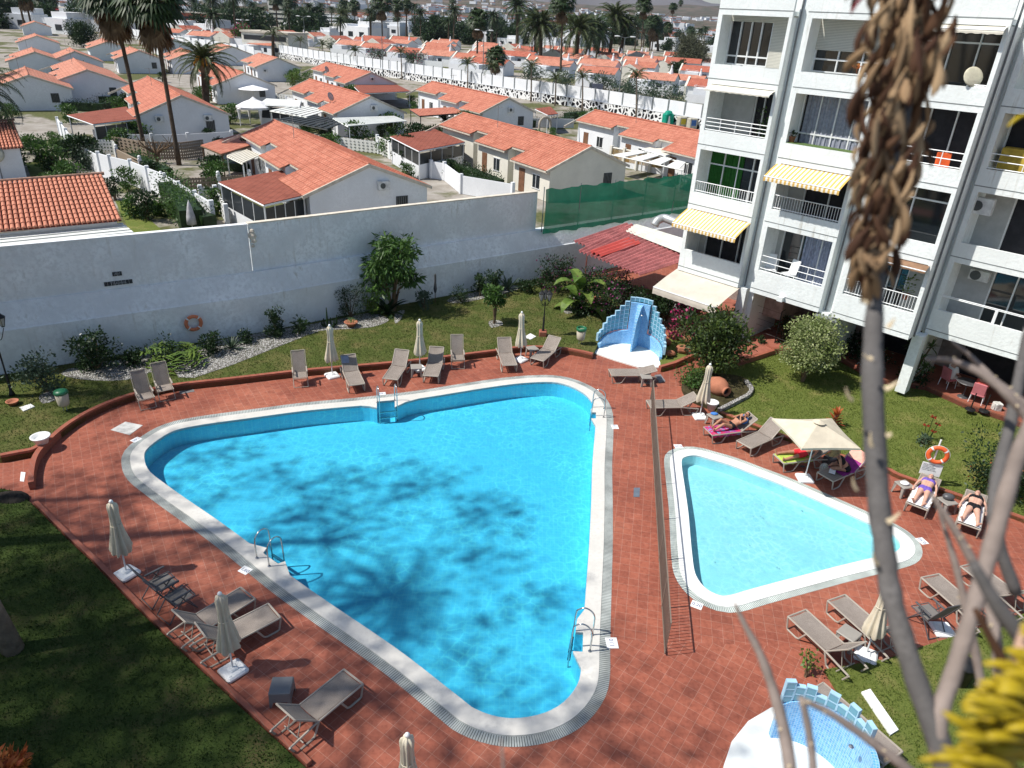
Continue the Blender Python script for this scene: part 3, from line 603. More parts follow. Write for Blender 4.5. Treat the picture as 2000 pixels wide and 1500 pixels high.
# terrace items on balconies: own things
def potplant(c,h,spread,label,leaf,n=60,cat='plant',name='potted_plant',lw=.05,pot=True):
    t=thing(name,label,cat,c)
    if pot: MB().lathe([(.10,0),(.14,.22),(.16,.24),(.13,.24),(.12,.2)],12).build('pot',M('terracotta_pot',(.32,.13,.08),.8),t,True)
    mb=MB()
    for i in range(n):
        a=rnd.uniform(0,2*PI); r=spread*math.sqrt(rnd.random()); z=.25+h*rnd.random(); p=Vector((r*math.cos(a),r*math.sin(a),z)); d=Vector((math.cos(a)*.8,math.sin(a)*.8,rnd.uniform(-.2,.8))).normalized(); s_=d.cross(Vector((0,0,1))).normalized()*lw
        L=lw*rnd.uniform(2,4); mb.add([p,p+d*L*.5+s_,p+d*L,p+d*L*.5-s_],[(0,1,2,3)])
    mb.tube([(0,0,.1),(0,0,.25+h*.6)],.012,5); mb.build('leaves',leaf,t); return t
m_lg=leafmat('leaf_mid_green',(.05,.12,.022),(.12,.22,.05)); m_ld=leafmat('leaf_dark_green',(.018,.045,.014),(.045,.09,.025)); m_ly=leafmat('leaf_yellow_green',(.10,.19,.03),(.25,.33,.07)); m_lv=leafmat('leaf_variegated',(.20,.27,.07),(.52,.55,.30))
m_lr=leafmat('leaf_orange_red',(.45,.09,.03),(.7,.30,.06)); m_bg=leafmat('bougainvillea_pink',(.42,.03,.13),(.62,.06,.24)); m_pur=leafmat('bougainvillea_purple',(.28,.04,.16),(.42,.08,.28)); m_lb=leafmat('leaf_blue_green',(.05,.09,.055),(.12,.17,.10))
potplant(B(2.75,-.55,8.84),1.5,.32,'leafy green plant on the balcony with three white rails',m_lg,160)
potplant(B(4.25,-.3,9.47),.15,.12,'small potted plant in the left corner of the green-matted balcony',m_ld,30)
potplant(B(6.3,-.09,12.18),.12,.12,'tiny reddish potted plant on the ledge of the top half-shuttered window',m_lr,30,pot=False)
potplant(B(10.2,-.7,4.2),.7,.25,'yellow-green plant behind the barred balcony rail of the third column',m_ly,60)
o=MB().lathe([(.05,0),(.09,.05),(.1,.12),(.07,.16)],10,B(6.62,-.08,12.18)); tag(o.build('white_jar',M('glazed_white',(.75,.76,.74),.3),smooth=True),'small white jar on the ledge beside the tiny reddish plant','jar')
o=MB().lathe([(.02,-.04),(.3,-.02),(.34,.0),(.3,.03),(.02,.05)],18,B(10.3,-.1,12.5),rot=Matrix.Rotation(1.2,3,'X')); tag(o.build('basket_tray',M('pale_wicker',(.6,.57,.44),.8),smooth=True),'round pale basket tray standing on a top-floor parapet','tray')
def loungechair(c,rz,mat,label):
    t=thing('garden_chair',label,'chair',c,rz); MB().rbox((0,0,.4),(.5,.5,.06),.02).rbox((0,.27,.7),(.5,.06,.65),.02,rot=Matrix.Rotation(-.2,3,'X')).build('seat',mat,t)
    for x in(-.22,.22):
        for y in(-.2,.22): MB().tube([(x,y,.4),(x*1.1,y*1.15,0)],.02,6).build('leg',mat,t)
    return t
loungechair(B(10.1,-.6,8.84),YB+.5,M('orange_plastic',(.7,.12,.03),.5),'orange chair on a third-column balcony behind two white rails')
# white slatted garden set on the lowest balcony of the second column
for x,lab in((4.4,'white slatted chair at the left end of the lowest rail balcony'),(5.3,'white slatted chair in the middle of the lowest rail balcony')): loungechair(B(x,-.6,3.55),YB+(.6 if x<5 else -.4),m_rail,lab)
# ================================================================ pool furniture
m_taupe,nt,b=nodes('taupe_mesh_cloth',(.33,.29,.25),.8,.2)
_w=nt.nodes.new('ShaderNodeTexBrick'); _w.offset=0;_w.inputs['Scale'].default_value=1
for k,v in(('Brick Width',.012),('Row Height',.012),('Mortar Size',.002)): _w.inputs[k].default_value=v
_w.inputs['Color1'].default_value=(.36,.315,.275,1);_w.inputs['Color2'].default_value=(.33,.29,.25,1);_w.inputs['Mortar'].default_value=(.20,.17,.15,1); nt.links.new(ocoord(nt),_w.inputs[0]); nt.links.new(mix(nt,noi(nt,4,wcoord(nt)),_w.outputs[0],mix(nt,1.,_w.outputs[0],(.86,.85,.84),'MULTIPLY')),b.inputs['Base Color'])
m_tfr=M('taupe_resin_frame',(.36,.32,.27),.45,.4,var=.05)
m_dfr=M('dark_metal_frame',(.08,.08,.085),.4,.5,var=.1); m_dsl=M('grey_sling_cloth',(.17,.16,.15),.8,.2,var=.08)
m_wp=M('white_plastic',(.80,.81,.80),.4,.4,var=.04,scale=6); m_chrome,_n,_b=nodes('stainless_steel',(.55,.55,.54),.18,.5,.95)
def make_lounger(back,label):
    """origin: middle of the foot end on the ground, +y towards the head"""
    t=thing('sun_lounger',label,'sun lounger'); H=.36; W=.66; yh=1.22; BL=.74
    # sling seat with a soft dip, joined to the backrest by a hinge
    v=[];
    for i in range(13):
        y=.03+(yh-.03)*i/12
        for j in range(5): x=-W/2+.05+(W-.1)*j/4; v.append((x,y,H+.03-.018*math.sin(PI*j/4)-.01*math.sin(PI*i/12)-( .035 if i==0 else 0)))
    MB().add(v,[(i*5+j,i*5+j+1,i*5+6+j,i*5+5+j) for i in range(12) for j in range(4)]).build('seat',m_taupe,t,True)
    c,s=math.cos(back),math.sin(back); v=[]
    for i in range(9):
        d=BL*i/8
        for j in range(5): x=-W/2+.05+(W-.1)*j/4; q=-.016*math.sin(PI*j/4); v.append((x,yh+.01+d*c-q*s,H+.03+d*s+q*c))
    bk=MB().add(v,[(i*5+j,i*5+j+1,i*5+6+j,i*5+5+j) for i in range(8) for j in range(4)]).build('backrest',m_taupe,t,True)
    fr=MB()
    for sx in(-1,1):
        x=sx*(W/2-.03); fr.tube([(x,yh,H+.02),(x,yh+BL*c,H+.02+BL*s)],.022,6)
    fr.tube([(-W/2+.03,yh+BL*c,H+.02+BL*s),(W/2-.03,yh+BL*c,H+.02+BL*s)],.022,6)
    fr.tube([(-.16,yh+BL*.55*c,H+BL*.55*s),(-.16,yh+.42,.16)],.012,5).tube([(.16,yh+BL*.55*c,H+BL*.55*s),(.16,yh+.42,.16)],.012,5).build('back_frame',m_tfr,bk)
    f2=MB()
    for sx in(-1,1):
        x=sx*(W/2-.02)
        f2.tube([(x,0,H+.01),(x,.65,H+.01),(x,yh+.02,H+.01),(x,yh+.70,H-.06)],.026,6)
    f2.tube([(-W/2+.02,0,H+.01),(W/2-.02,0,H+.01)],.026,6).tube([(-W/2+.02,yh+.4,.13),(W/2-.02,yh+.4,.13)],.016,5).tube([(-W/2+.02,yh+.02,H-.02),(W/2-.02,yh+.02,H-.02)],.02,5)
    f2.build('frame',m_tfr,t)
    for sx in(-1,1):   # front and rear legs: bent runners as in the photo
        x=sx*(W/2-.02)
        MB().tube([(x,.0,H),(x,.07,.03),(x,.13,.012),(x,.38,.012),(x,.46,.05),(x,.62,H)],.024,6).build('leg',m_tfr,t)
        MB().tube([(x,yh-.02,H),(x,yh+.12,.04),(x,yh+.2,.012),(x,yh+.52,.012),(x,yh+.6,.05),(x,yh+.72,H-.06)],.024,6).build('leg',m_tfr,t)
    return t
PROT={}
LOUNGERS=[]
def lounger(foot,hinge,deg,label,group='taupe sun loungers around the pools'):
    a=at(*foot,.38); b=at(*hinge,.38); d=b-a; rz=math.atan2(d.y,d.x)-PI/2; key=round(deg)
    if key not in PROT: o=make_lounger(R_(deg),label); PROT[key]=o; o.location=(a.x,a.y,0); o.rotation_euler=(0,0,rz); o['group']=group
    else: o=dup(PROT[key],(a.x,a.y,0),rz,label,group)
    LOUNGERS.append(o); return o
l_=lounger
L1=l_((697,751),(684,722),45,'far-row lounger with a small blue-grey towel over its backrest')
l_((762,740),(779,715),45,'empty far-row lounger left of the small table with a parasol behind')
l_((841,734),(850,708),45,'far-row lounger right of the small table with a parasol behind')
l_((996,713),(987,689),45,'lounger just left of the folded parasol near the lamp post')
l_((1049,702),(1073,682),35,'lounger slanting away right of the folded parasol near the lamp post')
l_((1192,727),(1248,727),16,'lounger lying sideways in front of the blue tiled far shower')
l_((1267,789),(1328,788),28,'lounger left of the parasol by the amphora, at the end of the pool fence')
LP1=l_((1383,842),(1433,836),38,'lounger with a pink towel carrying a dark-haired sunbather')
l_((1453,868),(1492,851),36,'empty lounger between the two occupied ones by the open parasol')
LP2=l_((1521,896),(1578,889),30,'lounger under a lime green towel, half below the open parasol')
LP3=l_((1612,931),(1650,915),38,'lounger with a purple towel in the shade of the open parasol')
LP4=l_((1791,989),(1808,955),12,'lounger with a white towel and a sunbather in a violet bikini')
LP5=l_((1892,1027),(1902,985),12,'lounger with a white towel and a sunbather in a black bikini')
l_((1557,1197),(1628,1262),48,'front-right lounger beside the near shower, its backrest raised towards the grass')
l_((1634,1167),(1690,1216),48,'lounger just behind the front-right one, next to the grey side table')
l_((1817,1124),(1867,1167),48,'lounger partly hidden by the grey plant stems, right of the dark recliner')
l_((1892,1102),(1950,1146),48,'rightmost lounger, cut by the photo edge behind the stems')
l_((484,1158),(404,1207),46,'shaded lounger behind the left front parasol, the farther of the pair')
l_((536,1192),(455,1234),46,'shaded lounger behind the left front parasol, the nearer of the pair')
l_((690,1321),(606,1390),46,'lounger nearest the camera at the bottom left, beside the grey stool')
l_((1745,1480),(1700,1440),0,'bare flat lounger on the grass behind the near shower')
# folded blue-grey towel on L1
def recliner(label,dark=True):
    m1=m_dfr if dark else m_tfr; m2=m_dsl if dark else m_taupe
    t=thing('recliner_chair',label,'chair')
    MB().add([(x,y,.44+.02*abs(x)) for y in(-.26,0,.22) for x in(-.24,0,.24)],[(0,1,4,3),(1,2,5,4),(3,4,7,6),(4,5,8,7)]).build('seat',m2,t)
    MB().add([(x,.22+.36*k/4,.45+.78*k/4-.02*(1-abs(x)*4)) for k in range(5) for x in(-.24,0,.24)],[(k*3+j,k*3+j+1,k*3+4+j,k*3+3+j) for k in range(4) for j in(0,1)]).build('backrest',m2,t)
    for x in(-.27,.27):
        MB().tube([(x,.22,.42),(x,.59,1.24)],.016,6).build('back_frame',m1,t)
        MB().tube([(x,-.3,.44),(x,.3,.43)],.016,6).build('seat_frame',m1,t)
        MB().tube([(x,-.30,.02),(x,-.05,.42),(x,.06,.64)],.016,6).build('leg',m1,t)
        MB().tube([(x,.45,.02),(x,.12,.42),(x,-.12,.64)],.016,6).build('leg',m1,t)
        MB().rbox((x,0.02,.66),(.055,.50,.03),.01).build('armrest',m_tfr if not dark else m1,t)
    MB().tube([(-.27,.59,1.24),(.27,.59,1.24)],.016,6).tube([(-.27,-.3,.44),(.27,-.3,.44)],.014,6).tube([(-.27,-.30,.03),(.27,-.30,.03)],.012,5).tube([(-.27,.45,.03),(.27,.45,.03)],.012,5).build('crossbar',m1,t)
    return t
rc0=None
def chair(seat,front,label,dark=False):
    global rc0
    a=at(*seat,.45); f=at(*front,.45); d=f-a; rz=math.atan2(d.y,d.x)+PI/2; key='rc%d'%dark
    if key not in PROT: PROT[key]=recliner(label,dark); o=PROT[key]; o.location=(a.x,a.y,0); o.rotation_euler=(0,0,rz); o['group']='reclining garden chairs'
    else: o=dup(PROT[key],(a.x,a.y,0),rz,label,'reclining garden chairs')
    return o
chair((283,772),(290,784),'left one of the two taupe recliner chairs on the curved kerb'); chair((321,756),(327,768),'right one of the two taupe recliner chairs on the curved kerb')
chair((586,731),(587,741),'single taupe recliner chair facing the pool, left of the first far parasol'); chair((894,697),(896,707),'taupe recliner chair at the right end of the first lounger group in the far row')
chair((316,1137),(345,1122),'dark recliner chair nearest the far left parasol in the shade',True); chair((347,1165),(375,1148),'dark recliner chair in front of the other dark one',True)
chair((1814,1196),(1797,1180),'dark recliner chair right of the front-right folded parasol',True)
# parasols
m_can=M('cream_parasol_cloth',(.60,.54,.42),.85,.15,var=.10,scale=3); m_pole=M('parasol_pole',(.70,.71,.70),.35,.5,var=.05)
def parasol_base(t):
    b_=MB().rbox((0,0,.055),(.52,.52,.09),.08); b_.rbox((0,0,.12),(.2,.2,.06),.03); b_.build('base',m_wp,t)
    for x in(-.16,.16): MB().lathe([(.03,.1),(.03,.115),(.01,.118)],8,(x,-x,0)).build('filler_cap',m_wp,t)
def folded(label,seed):
    t=thing('folded_parasol',label,'parasol'); parasol_base(t); r=random.Random(seed)
    MB().tube([(0,0,.1),(0,0,2.28)],.022,8).build('pole',m_pole,t); MB().lathe([(.045,2.26),(.05,2.3),(.03,2.33),(.005,2.345)],10).build('finial',m_wp,t,True)
    ph=[r.uniform(0,6) for _ in range(4)]; NA=48; prof=[(2.26,.03),(2.2,.10),(2.12,.115),(1.9,.10),(1.6,.105),(1.3,.14),(1.05,.18),(.88,.215),(.80,.20)]
    v=[]
    for i,(z,rad) in enumerate(prof):
        for j in range(NA):
            q=2*PI*j/NA; fold=1+(.10+.22*min(1,i/5))*math.sin(q*8+ph[0]+.25*i)+.10*math.sin(q*5+ph[1]); zz=z-(.10*abs(math.sin(q*4+ph[2])) if i>=len(prof)-2 else 0); rr=rad*fold; v.append((rr*math.cos(q+.06*i),rr*math.sin(q+.06*i),zz))
    MB().add(v,[(i*NA+j,i*NA+(j+1)%NA,(i+1)*NA+(j+1)%NA,(i+1)*NA+j) for i in range(len(prof)-1) for j in range(NA)]).build('canopy',m_can,t,True)
    MB().tube([(.125*math.cos(a*.5),.125*math.sin(a*.5),1.52+.01*a) for a in range(14)],.012,4).build('strap',m_can,t)
    return t
PB=[((649,735),'folded parasol at the left of the far row, between a recliner chair and a lounger',1),((820,722),'folded parasol standing behind the small table of the far row',2),((1017,704),'folded parasol near the garden lamp post, with two loungers',3),
 ((1366,815),'folded parasol in front of the terracotta amphora',4),((248,1122),'shaded folded parasol at the far left, beside two dark recliners',5),((456,1312),'shaded folded parasol in front of a pair of loungers',6),((800,1590),'folded parasol cut by the bottom edge of the photo',7),((1690,1282),'folded parasol leaning over the front-right lounger',8)]
for (p,lab,sd) in PB:
    o=folded(lab,sd); a=at(*p); o.location=(a.x,a.y,0); o.rotation_euler=(R_(rnd.uniform(-2,2)),R_(rnd.uniform(-2,2)),rnd.uniform(0,3)); o['group']='folded cream parasols'
a=at(1840,1232); t=thing('parasol_stand','white parasol base without a parasol, right of the dark recliner','parasol base',(a.x,a.y,0)); parasol_base(t)
# open parasol
a=at(1571,936); t=thing('open_parasol','open square cream parasol over the occupied loungers','parasol',(a.x,a.y,0)); parasol_base(t)
c4=[at(1508,817,2.0),at(1625,817,2.0),at(1681,876,2.0),at(1566,876,2.0)]; 
cc=Vector((sum(p.x for p in c4)/4,sum(p.y for p in c4)/4,0)); top=Vector((cc.x-a.x,cc.y-a.y,2.42))
MB().tube([(0,0,.1),(top.x*.3,top.y*.3,1.0),(top.x,top.y,2.4)],.022,8).build('pole',m_pole,t)
v=[];NR=8; NE=8
ed=[]
for k in range(4):
    A=c4[k]-Vector((a.x,a.y,0)); Bq=c4[(k+1)%4]-Vector((a.x,a.y,0))
    for j in range(NE): u=j/NE; p=A.lerp(Bq,u); p.z-=.0; p+= (top-p)*(.05*math.sin(PI*u)); p.z+=-.03*math.sin(PI*u); ed.append(p)
for i in range(NR+1):
    for p in ed: u=i/NR; q=top.lerp(p,u); q.z-=.06*math.sin(PI*u)*.0; v.append(q)
n=len(ed); cp=MB().add(v,[(i*n+j,i*n+(j+1)%n,(i+1)*n+(j+1)%n,(i+1)*n+j) for i in range(NR) for j in range(n)]).add([p for e in ed for p in(e,e+Vector((0,0,-.07)))],[(2*j,2*j+1,2*((j+1)%n)+1,2*((j+1)%n)) for j in range(n)]).build('canopy',m_can,t)
MB().add([top+Vector((.2*math.cos(q*PI/8),.2*math.sin(q*PI/8),-.01)) for q in range(16)]+[top+Vector((0,0,.07))],[(j,(j+1)%16,16) for j in range(16)]).build('wind_vent',m_can,cp)
for k in range(4): MB().tube([top+Vector((0,0,-.02)),c4[k]-Vector((a.x,a.y,.02))],.01,5).build('rib',m_pole,t)
# side tables and stool
def sidetable(m1,label):
    t=thing('side_table',label,'side table'); MB().rbox((0,0,.40),(.46,.46,.035),.03).build('table_top',m1,t)
    for x in(-1,1):
        for y in(-1,1): MB().add([(x*.20,y*.20,.385),(x*.10,y*.20,.385),(x*.215,y*.235,0),(x*.17,y*.235,0),(x*.20,y*.10,.385),(x*.235,y*.17,0)],[(0,1,3,2),(0,4,5,2)]).tube([(x*.2,y*.2,.38),(x*.22,y*.22,0)],.018,5).build('leg',m1,t)
    return t
m_tab=M('grey_resin',(.30,.28,.25),.5,.4,var=.05)
tabs=[((813,716),'side table between two loungers of the far row',0.2),((1040,680),'side table behind the slanting lounger near the lamp post',.5),((1262,735),'side table beside the sideways lounger near the far shower',.1),((1396,812),'side table with a blue towel behind the dark-haired sunbather',.5),((1767,946),'side table with a white cloth left of the violet-bikini sunbather',.3),((1851,978),'side table with a dark bag between the two bikini sunbathers',.3),((1659,1236),'grey side table between the two front-right loungers',.7)]
st0=None
for p,lab,rz in tabs:
    a=at(*p,.4)
    if st0 is None: st0=sidetable(m_tab,lab); st0.location=(a.x,a.y,0); st0.rotation_euler=(0,0,rz); st0['group']='side tables beside loungers'; o=st0
    else: o=dup(st0,(a.x,a.y,0),rz,lab,'side tables beside loungers')
a=at(1626,889,.42); t=thing('cooler_box','dark open cool box between the two loungers under the parasol','cool box',(a.x,a.y,0),.5); MB().rbox((0,0,.2),(.5,.36,.36),.03).build('box_body',m_dfr,t); MB().lathe([(.05,.0),(.06,.03),(.05,.03)],10,(-.1,0,.39)).lathe([(.05,.0),(.06,.03),(.05,.03)],10,(.1,0,.39)).build('cup_holder',m_tab,t)
a=at(549,1338,.43); t=thing('stool','square grey stool beside the nearest left lounger','stool',(a.x,a.y,0),.1)
MB().rbox((0,0,.415),(.46,.46,.04),.04).build('seat',M('slate_resin',(.16,.165,.17),.5,.4,var=.05),t)
for k in range(4):
    Q=Matrix.Rotation(k*PI/2,3,'Z'); MB().add([Q@Vector(p) for p in((-.22,-.222,.40),(.22,-.222,.40),(.235,-.235,0),(.19,-.23,0),(.15,-.228,.16),(-.15,-.228,.16),(-.19,-.23,0),(-.235,-.235,0))],[tuple(range(8))]).build('side_panel',MATS['slate_resin'],t)
# pool ladders
def ladder(p1,p2,side,label):
    """p1,p2: feet of the rails on the coping; side: direction towards the water"""
    a=at(*p1,.02); b_=at(*p2,.02); w_=(b_-a).length; d=(b_-a).normalized(); q=Vector((d.y,-d.x,0)); q*= 1 if q.dot(at(*side)-a)>0 else -1
    t=thing('pool_ladder',label,'ladder',(a+b_)/2)
    for s_ in(-1,1):
        x=d*(s_*w_/2); pts=[x+Vector((0,0,0)),x+Vector((0,0,.55)),x+q*.08+Vector((0,0,.74)),x+q*.24+Vector((0,0,.82)),x+q*.4+Vector((0,0,.74)),x+q*.47+Vector((0,0,.5)),x+q*.48+Vector((0,0,-.9))]
        MB().tube(spline(pts,3,False),.02,8).build('handrail',m_chrome,t,True); MB().lathe([(.045,0),(.045,.012),(.02,.02)],10,x).build('flange',m_chrome,t)
    for z in(-.2,-.45,-.7): MB().box(q*.48+Vector((0,0,z)),(w_,.08,.025),math.atan2(d.y,d.x)).build('rung',m_chrome,t)
ladder((737,786),(771,782),(755,830),'pool ladder in the middle of the far edge of the big pool'); ladder((1180,798),(1179,815),(1150,806),'pool ladder at the far right corner of the big pool')
ladder((502,1090),(526,1106),(560,1070),'pool ladder on the shaded left edge of the big pool'); ladder((1157,1240),(1152,1272),(1100,1250),'pool ladder at the near right corner of the big pool')
# fence between the pools
m_fen=M('bronze_fence_metal',(.20,.16,.125),.5,.5,var=.1)
A=at(1269,790); Bf=at(1298,1281); fe=thing('pool_fence','low brown barred fence separating the big pool from the paddling pool','fence')
d=Bf-A; n=int(d.length/.105); u_=d.normalized(); mb=MB()
for i in range(n+1):
    if i%18!=0: p=A+d*(i/n); mb.box((p.x,p.y,.56),(.014,.014,.96))
mb.build('bars',m_fen,fe)
for i in range(0,n+1,18): p=A+d*(i/n); MB().box((p.x,p.y,.54),(.035,.035,1.08)).build('post',m_fen,fe)
for z in(.08,1.06): MB().box(((A.x+Bf.x)/2,(A.y+Bf.y)/2,z),(d.length,.03,.03),math.atan2(d.y,d.x)).build('rail',m_fen,fe)
# life rings
m_or=M('ring_orange',(.78,.13,.035),.5,.4,var=.1,scale=5); m_or2=M('ring_orange_faded',(.62,.20,.10),.7,.3,var=.15,scale=5); m_band=M('ring_white_band',(.8,.8,.78),.5)
def ring(c,R3,r,rt,m1,label):
    t=thing('life_ring',label,'life ring',c); t.rotation_euler=R3; v=[];N=40;K=12
    for i in range(N):
        q=2*PI*i/N
        for j in range(K): e=2*PI*j/K; rr=r+rt*math.cos(e); v.append((rr*math.cos(q),rr*math.sin(q),rt*.75*math.sin(e)))
    MB().add(v,[(i*K+j,((i+1)%N)*K+j,((i+1)%N)*K+(j+1)%K,i*K+(j+1)%K) for i in range(N) for j in range(K)]).build('ring_body',m1,t,True)
    for k in range(4):
        q0=PI/4+k*PI/2; v=[]
        for i in range(3):
            q=q0+(i-1)*.09
            for j in range(K): e=2*PI*j/K; rr=r+(rt+.006)*math.cos(e); v.append((rr*math.cos(q),rr*math.sin(q),(rt*.75+.006)*math.sin(e)))
        MB().add(v,[(i*K+j,(i+1)*K+j,(i+1)*K+(j+1)%K,i*K+(j+1)%K) for i in range(2) for j in range(K)]).build('band',m_band,t,True)
    MB().tube([((r+rt+.015)*math.cos(q*PI/16),(r+rt+.015)*math.sin(q*PI/16),0) for q in range(33)],.007,4).build('grab_rope',m_band,t)
    return t
p=onwall(378,631,off=.12); ring(p,(PI/2,0,yawW),.30,.075,m_or2,'faded orange life ring hanging on the white wall above the shrubs')
b0=at(1806,945,.12); zt=.12
post=thing('ring_post','white post with a notice board on the lawn, carrying a bright life ring','post',(b0.x,b0.y,.12))
MB().tube([(0,0,-.1),(0,0,1.75)],.028,8).build('pole',m_wp,post)
fac=math.atan2(-b0.x*1.0,b0.y)*.6
bd=MB().rbox((0,-.045,.62),(.62,.015,.46),.004,rz=fac).build('notice_board',m_wp,post)
mt_=M('notice_ink',(.10,.11,.12),.7)
lines=['PISCINA INFANTIL','NORMAS DE USO','PROHIBIDO CORRER','PROHIBIDO SALTAR','DUCHA OBLIGATORIA']
for i,s_ in enumerate(lines): txt('board_text',s_,.042,mt_,bd,(-.26*math.cos(fac)+.054*math.sin(fac),-.054*math.cos(fac)-.26*math.sin(fac),.79-i*.055),(PI/2,0,fac),.001,'LEFT')
ring((b0.x+.02,b0.y-.08,1.33),(PI/2,0,fac),.27,.07,m_or,'bright orange life ring on the white post by the paddling pool')
# lamp posts
m_blk=M('black_cast_iron',(.012,.013,.014),.5,.4,var=.2)
m_lglass,_,_b2=nodes('lantern_glass',(.35,.37,.35),.15,.6)
def lantern(mb,g,c):
    c=Vector(c); mb.lathe([(.02,-.22),(.06,-.2),(.03,-.16)],6,c).lathe([(.15,.14),(.16,.16),(.05,.27),(.02,.33),(.005,.4)],6,c)
    for k in range(6): a=k*PI/3; mb.tube([c+Vector((.06*math.cos(a),.06*math.sin(a),-.18)),c+Vector((.145*math.cos(a),.145*math.sin(a),.15))],.008,4)
    g.lathe([(.05,-.17),(.13,.14)],6,c)
def lamp(p,h,heads,label,basecol=None):
    t=thing('garden_lamp',label,'lamp post',p); mb=MB().lathe([(.10,0),(.10,.08),(.05,.2),(.045,.8),(.03,.85),(.025,h-.3),(.05,h-.25),(.02,h-.2)],10); mb.build('post',m_blk,t,True)
    a_=MB(); g=MB()
    for hx,hy,hz in heads:
        a_.tube(spline([(0,0,h-.3),(hx*.5,hy*.5,h-.38),(hx,hy,h-.2+hz)],4,False),.014,5); lantern(a_,g,(hx,hy,h+.05+hz))
    l=a_.build('lantern',m_blk,t); g.build('lantern_glass',m_lglass,l); return t
p=at(1060,655,.2); lamp((p.x,p.y,.32),1.75,[(-.18,0,0),(.18,.03,0),(0,.16,.02)],'short black garden lamp with clustered lanterns on the far lawn'); tag(MB().rbox((p.x,p.y,.3),(.36,.36,.3),.03).build('lamp_plinth',m_kerb),'small brick plinth under the far garden lamp','plinth')
p=at(24,772,.2); lamp((p.x,p.y,.2),2.6,[(.32,.12,.25),(-.32,-.12,0)],'tall black double-armed lamp at the left edge by the wall')
# bins, bowls, pots
def bin_(p,label,lidopen):
    t=thing('litter_bin',label,'bin',(p.x,p.y,p.z)); MB().tube([(-.06,0,0),(-.06,0,.3)],.012,5).tube([(.06,0,0),(.06,0,.3)],.012,5).build('stand',m_post,t)
    MB().lathe([(.16,.22),(.19,.3),(.22,.72)],14).build('bin_body',M('beige_bin',(.46,.42,.33),.7,.3,var=.1),t,True)
    g=M('green_lid',(.015,.14,.06),.4,.5,var=.1)
    if lidopen: MB().lathe([(.225,.68),(.24,.70),(.24,.82),(.20,.84),(.18,.80),(.18,.70)],16).build('rim',g,t,True)
    else: MB().lathe([(.23,.7),(.24,.72),(.22,.8),(.10,.84),(.01,.85)],16).build('lid',g,t,True)
bin_(at(128,802,.2),'beige litter bin with a green lid on the left lawn',False); bin_(at(1133,672,.2),'litter bin with an open green rim on the far lawn near the shower',True)
p=at(83,868,.2); o=MB().lathe([(.10,0),(.17,.02),(.26,.28),(.30,.30),(.30,.33),(.25,.33),(.20,.24),(.02,.22)],20,p).build('plant_bowl',m_wp,smooth=True); tag(o,'white plastic plant bowl on the corner of the left kerb','plant pot')
p=at(1389,800,.02); o=MB().lathe([(.12,0),(.16,.02),(.22,.30),(.25,.31),(.25,.36),(.21,.36),(.17,.2),(.01,.18)],18,p).build('plant_pot',m_wp,smooth=True); tag(o,'white empty plant pot beside the parasol and the amphora','plant pot')
m_tc=M('terracotta_clay',(.42,.17,.10),.85,.2,var=.15,scale=5,var2=.15)
p=at(26,790,.2); o=MB().lathe([(.12,0),(.2,.13),(.22,.15),(.18,.15),(.15,.08)],16,p).build('plant_bowl',m_tc,smooth=True); tag(o,'terracotta bowl on the grass at the foot of the tall black lamp','plant pot')
p=at(686,637,.22); t=thing('planted_bowl','terracotta bowl of low green plants on the white pebbles','plant pot',p); MB().lathe([(.16,0),(.3,.2),(.33,.22),(.28,.22),(.2,.14)],16).build('bowl',m_tc,t,True)
mb=MB()
for i in range(70):
    a=rnd.uniform(0,6.28); r=.24*math.sqrt(rnd.random()); q=Vector((r*math.cos(a),r*math.sin(a),.2+rnd.random()*.12)); s_=Vector((rnd.uniform(-1,1),rnd.uniform(-1,1),.5)).normalized()*.06; mb.add([q,q+s_+Vector((.02,0,0)),q+s_*1.7,q+s_-Vector((.02,0,0))],[(0,1,2,3)])
mb.build('leaves',m_lg,t)
# amphora lying on its side
p=at(1400,768,.1); am=thing('amphora','big terracotta amphora lying on its side under the dark leafy tree','amphora',(p.x-.0,p.y,.42),R_(-62)); Q=Matrix.Rotation(PI/2,3,'Y')
MB().lathe([(.02,-.55),(.12,-.54),(.25,-.42),(.38,-.15),(.40,.05),(.34,.27),(.2,.42),(.17,.46),(.21,.52),(.21,.55),(.15,.54),(.14,.44),(.2,.36),(.02,.34)],22,rot=Q).build('jar_body',m_tc,am,True); MB().lathe([(.005,.40),(.145,.41),(.15,.415)],16,rot=Q).build('dark_mouth',m_dark,am)
# ground plates, grates, depth markers
def plate(P,name,label,cat,mat,z=.012):
    tag(MB().prism([(p.x,p.y) for p in PX(P)],-.0,z).build(name,mat),label,cat)
plate([(216,840),(245,824),(279,831),(253,850)],'access_cover','pale square access cover in the deck at the left end of the pool','cover',M('pale_cover',(.5,.5,.48),.8,.2,var=.25,scale=4))
plate([(41,922),(50,923),(47,941),(39,940)],'floor_light','narrow white plate in the small tiled path at the left edge','plate',m_wp)
plate([(1238,953),(1250,953),(1249,971),(1237,971)],'drain_cover','small blue-grey drain cover between the two pools','drain cover',M('blue_grey_cover',(.13,.16,.2),.5,.4))
plate([(350,765),(378,761),(380,765),(352,770)],'gutter_grate','small metal gutter grate right of the two kerb recliners','grate',M('grate_metal',(.2,.2,.2),.5,.5))
plate([(1278,733),(1290,731),(1300,745),(1288,748)],'drain_cover','grey drain cover beside the side table near the far shower','drain cover',M('grey_cover',(.2,.2,.21),.5,.4))
def board(P,z,name,label): tag(MB().prism([(p.x,p.y) for p in PX(P,z)],z,z+.03).build(name,m_wp),label,'slab')
board([(1024,659),(1036,652),(1047,658),(1036,664)],.2,'white_slab','white square slab on the far grass by the lamp post'); board([(38,797),(60,790),(68,795),(46,804)],.2,'stone_slab','pale slab on the grass right of the tall lamp')
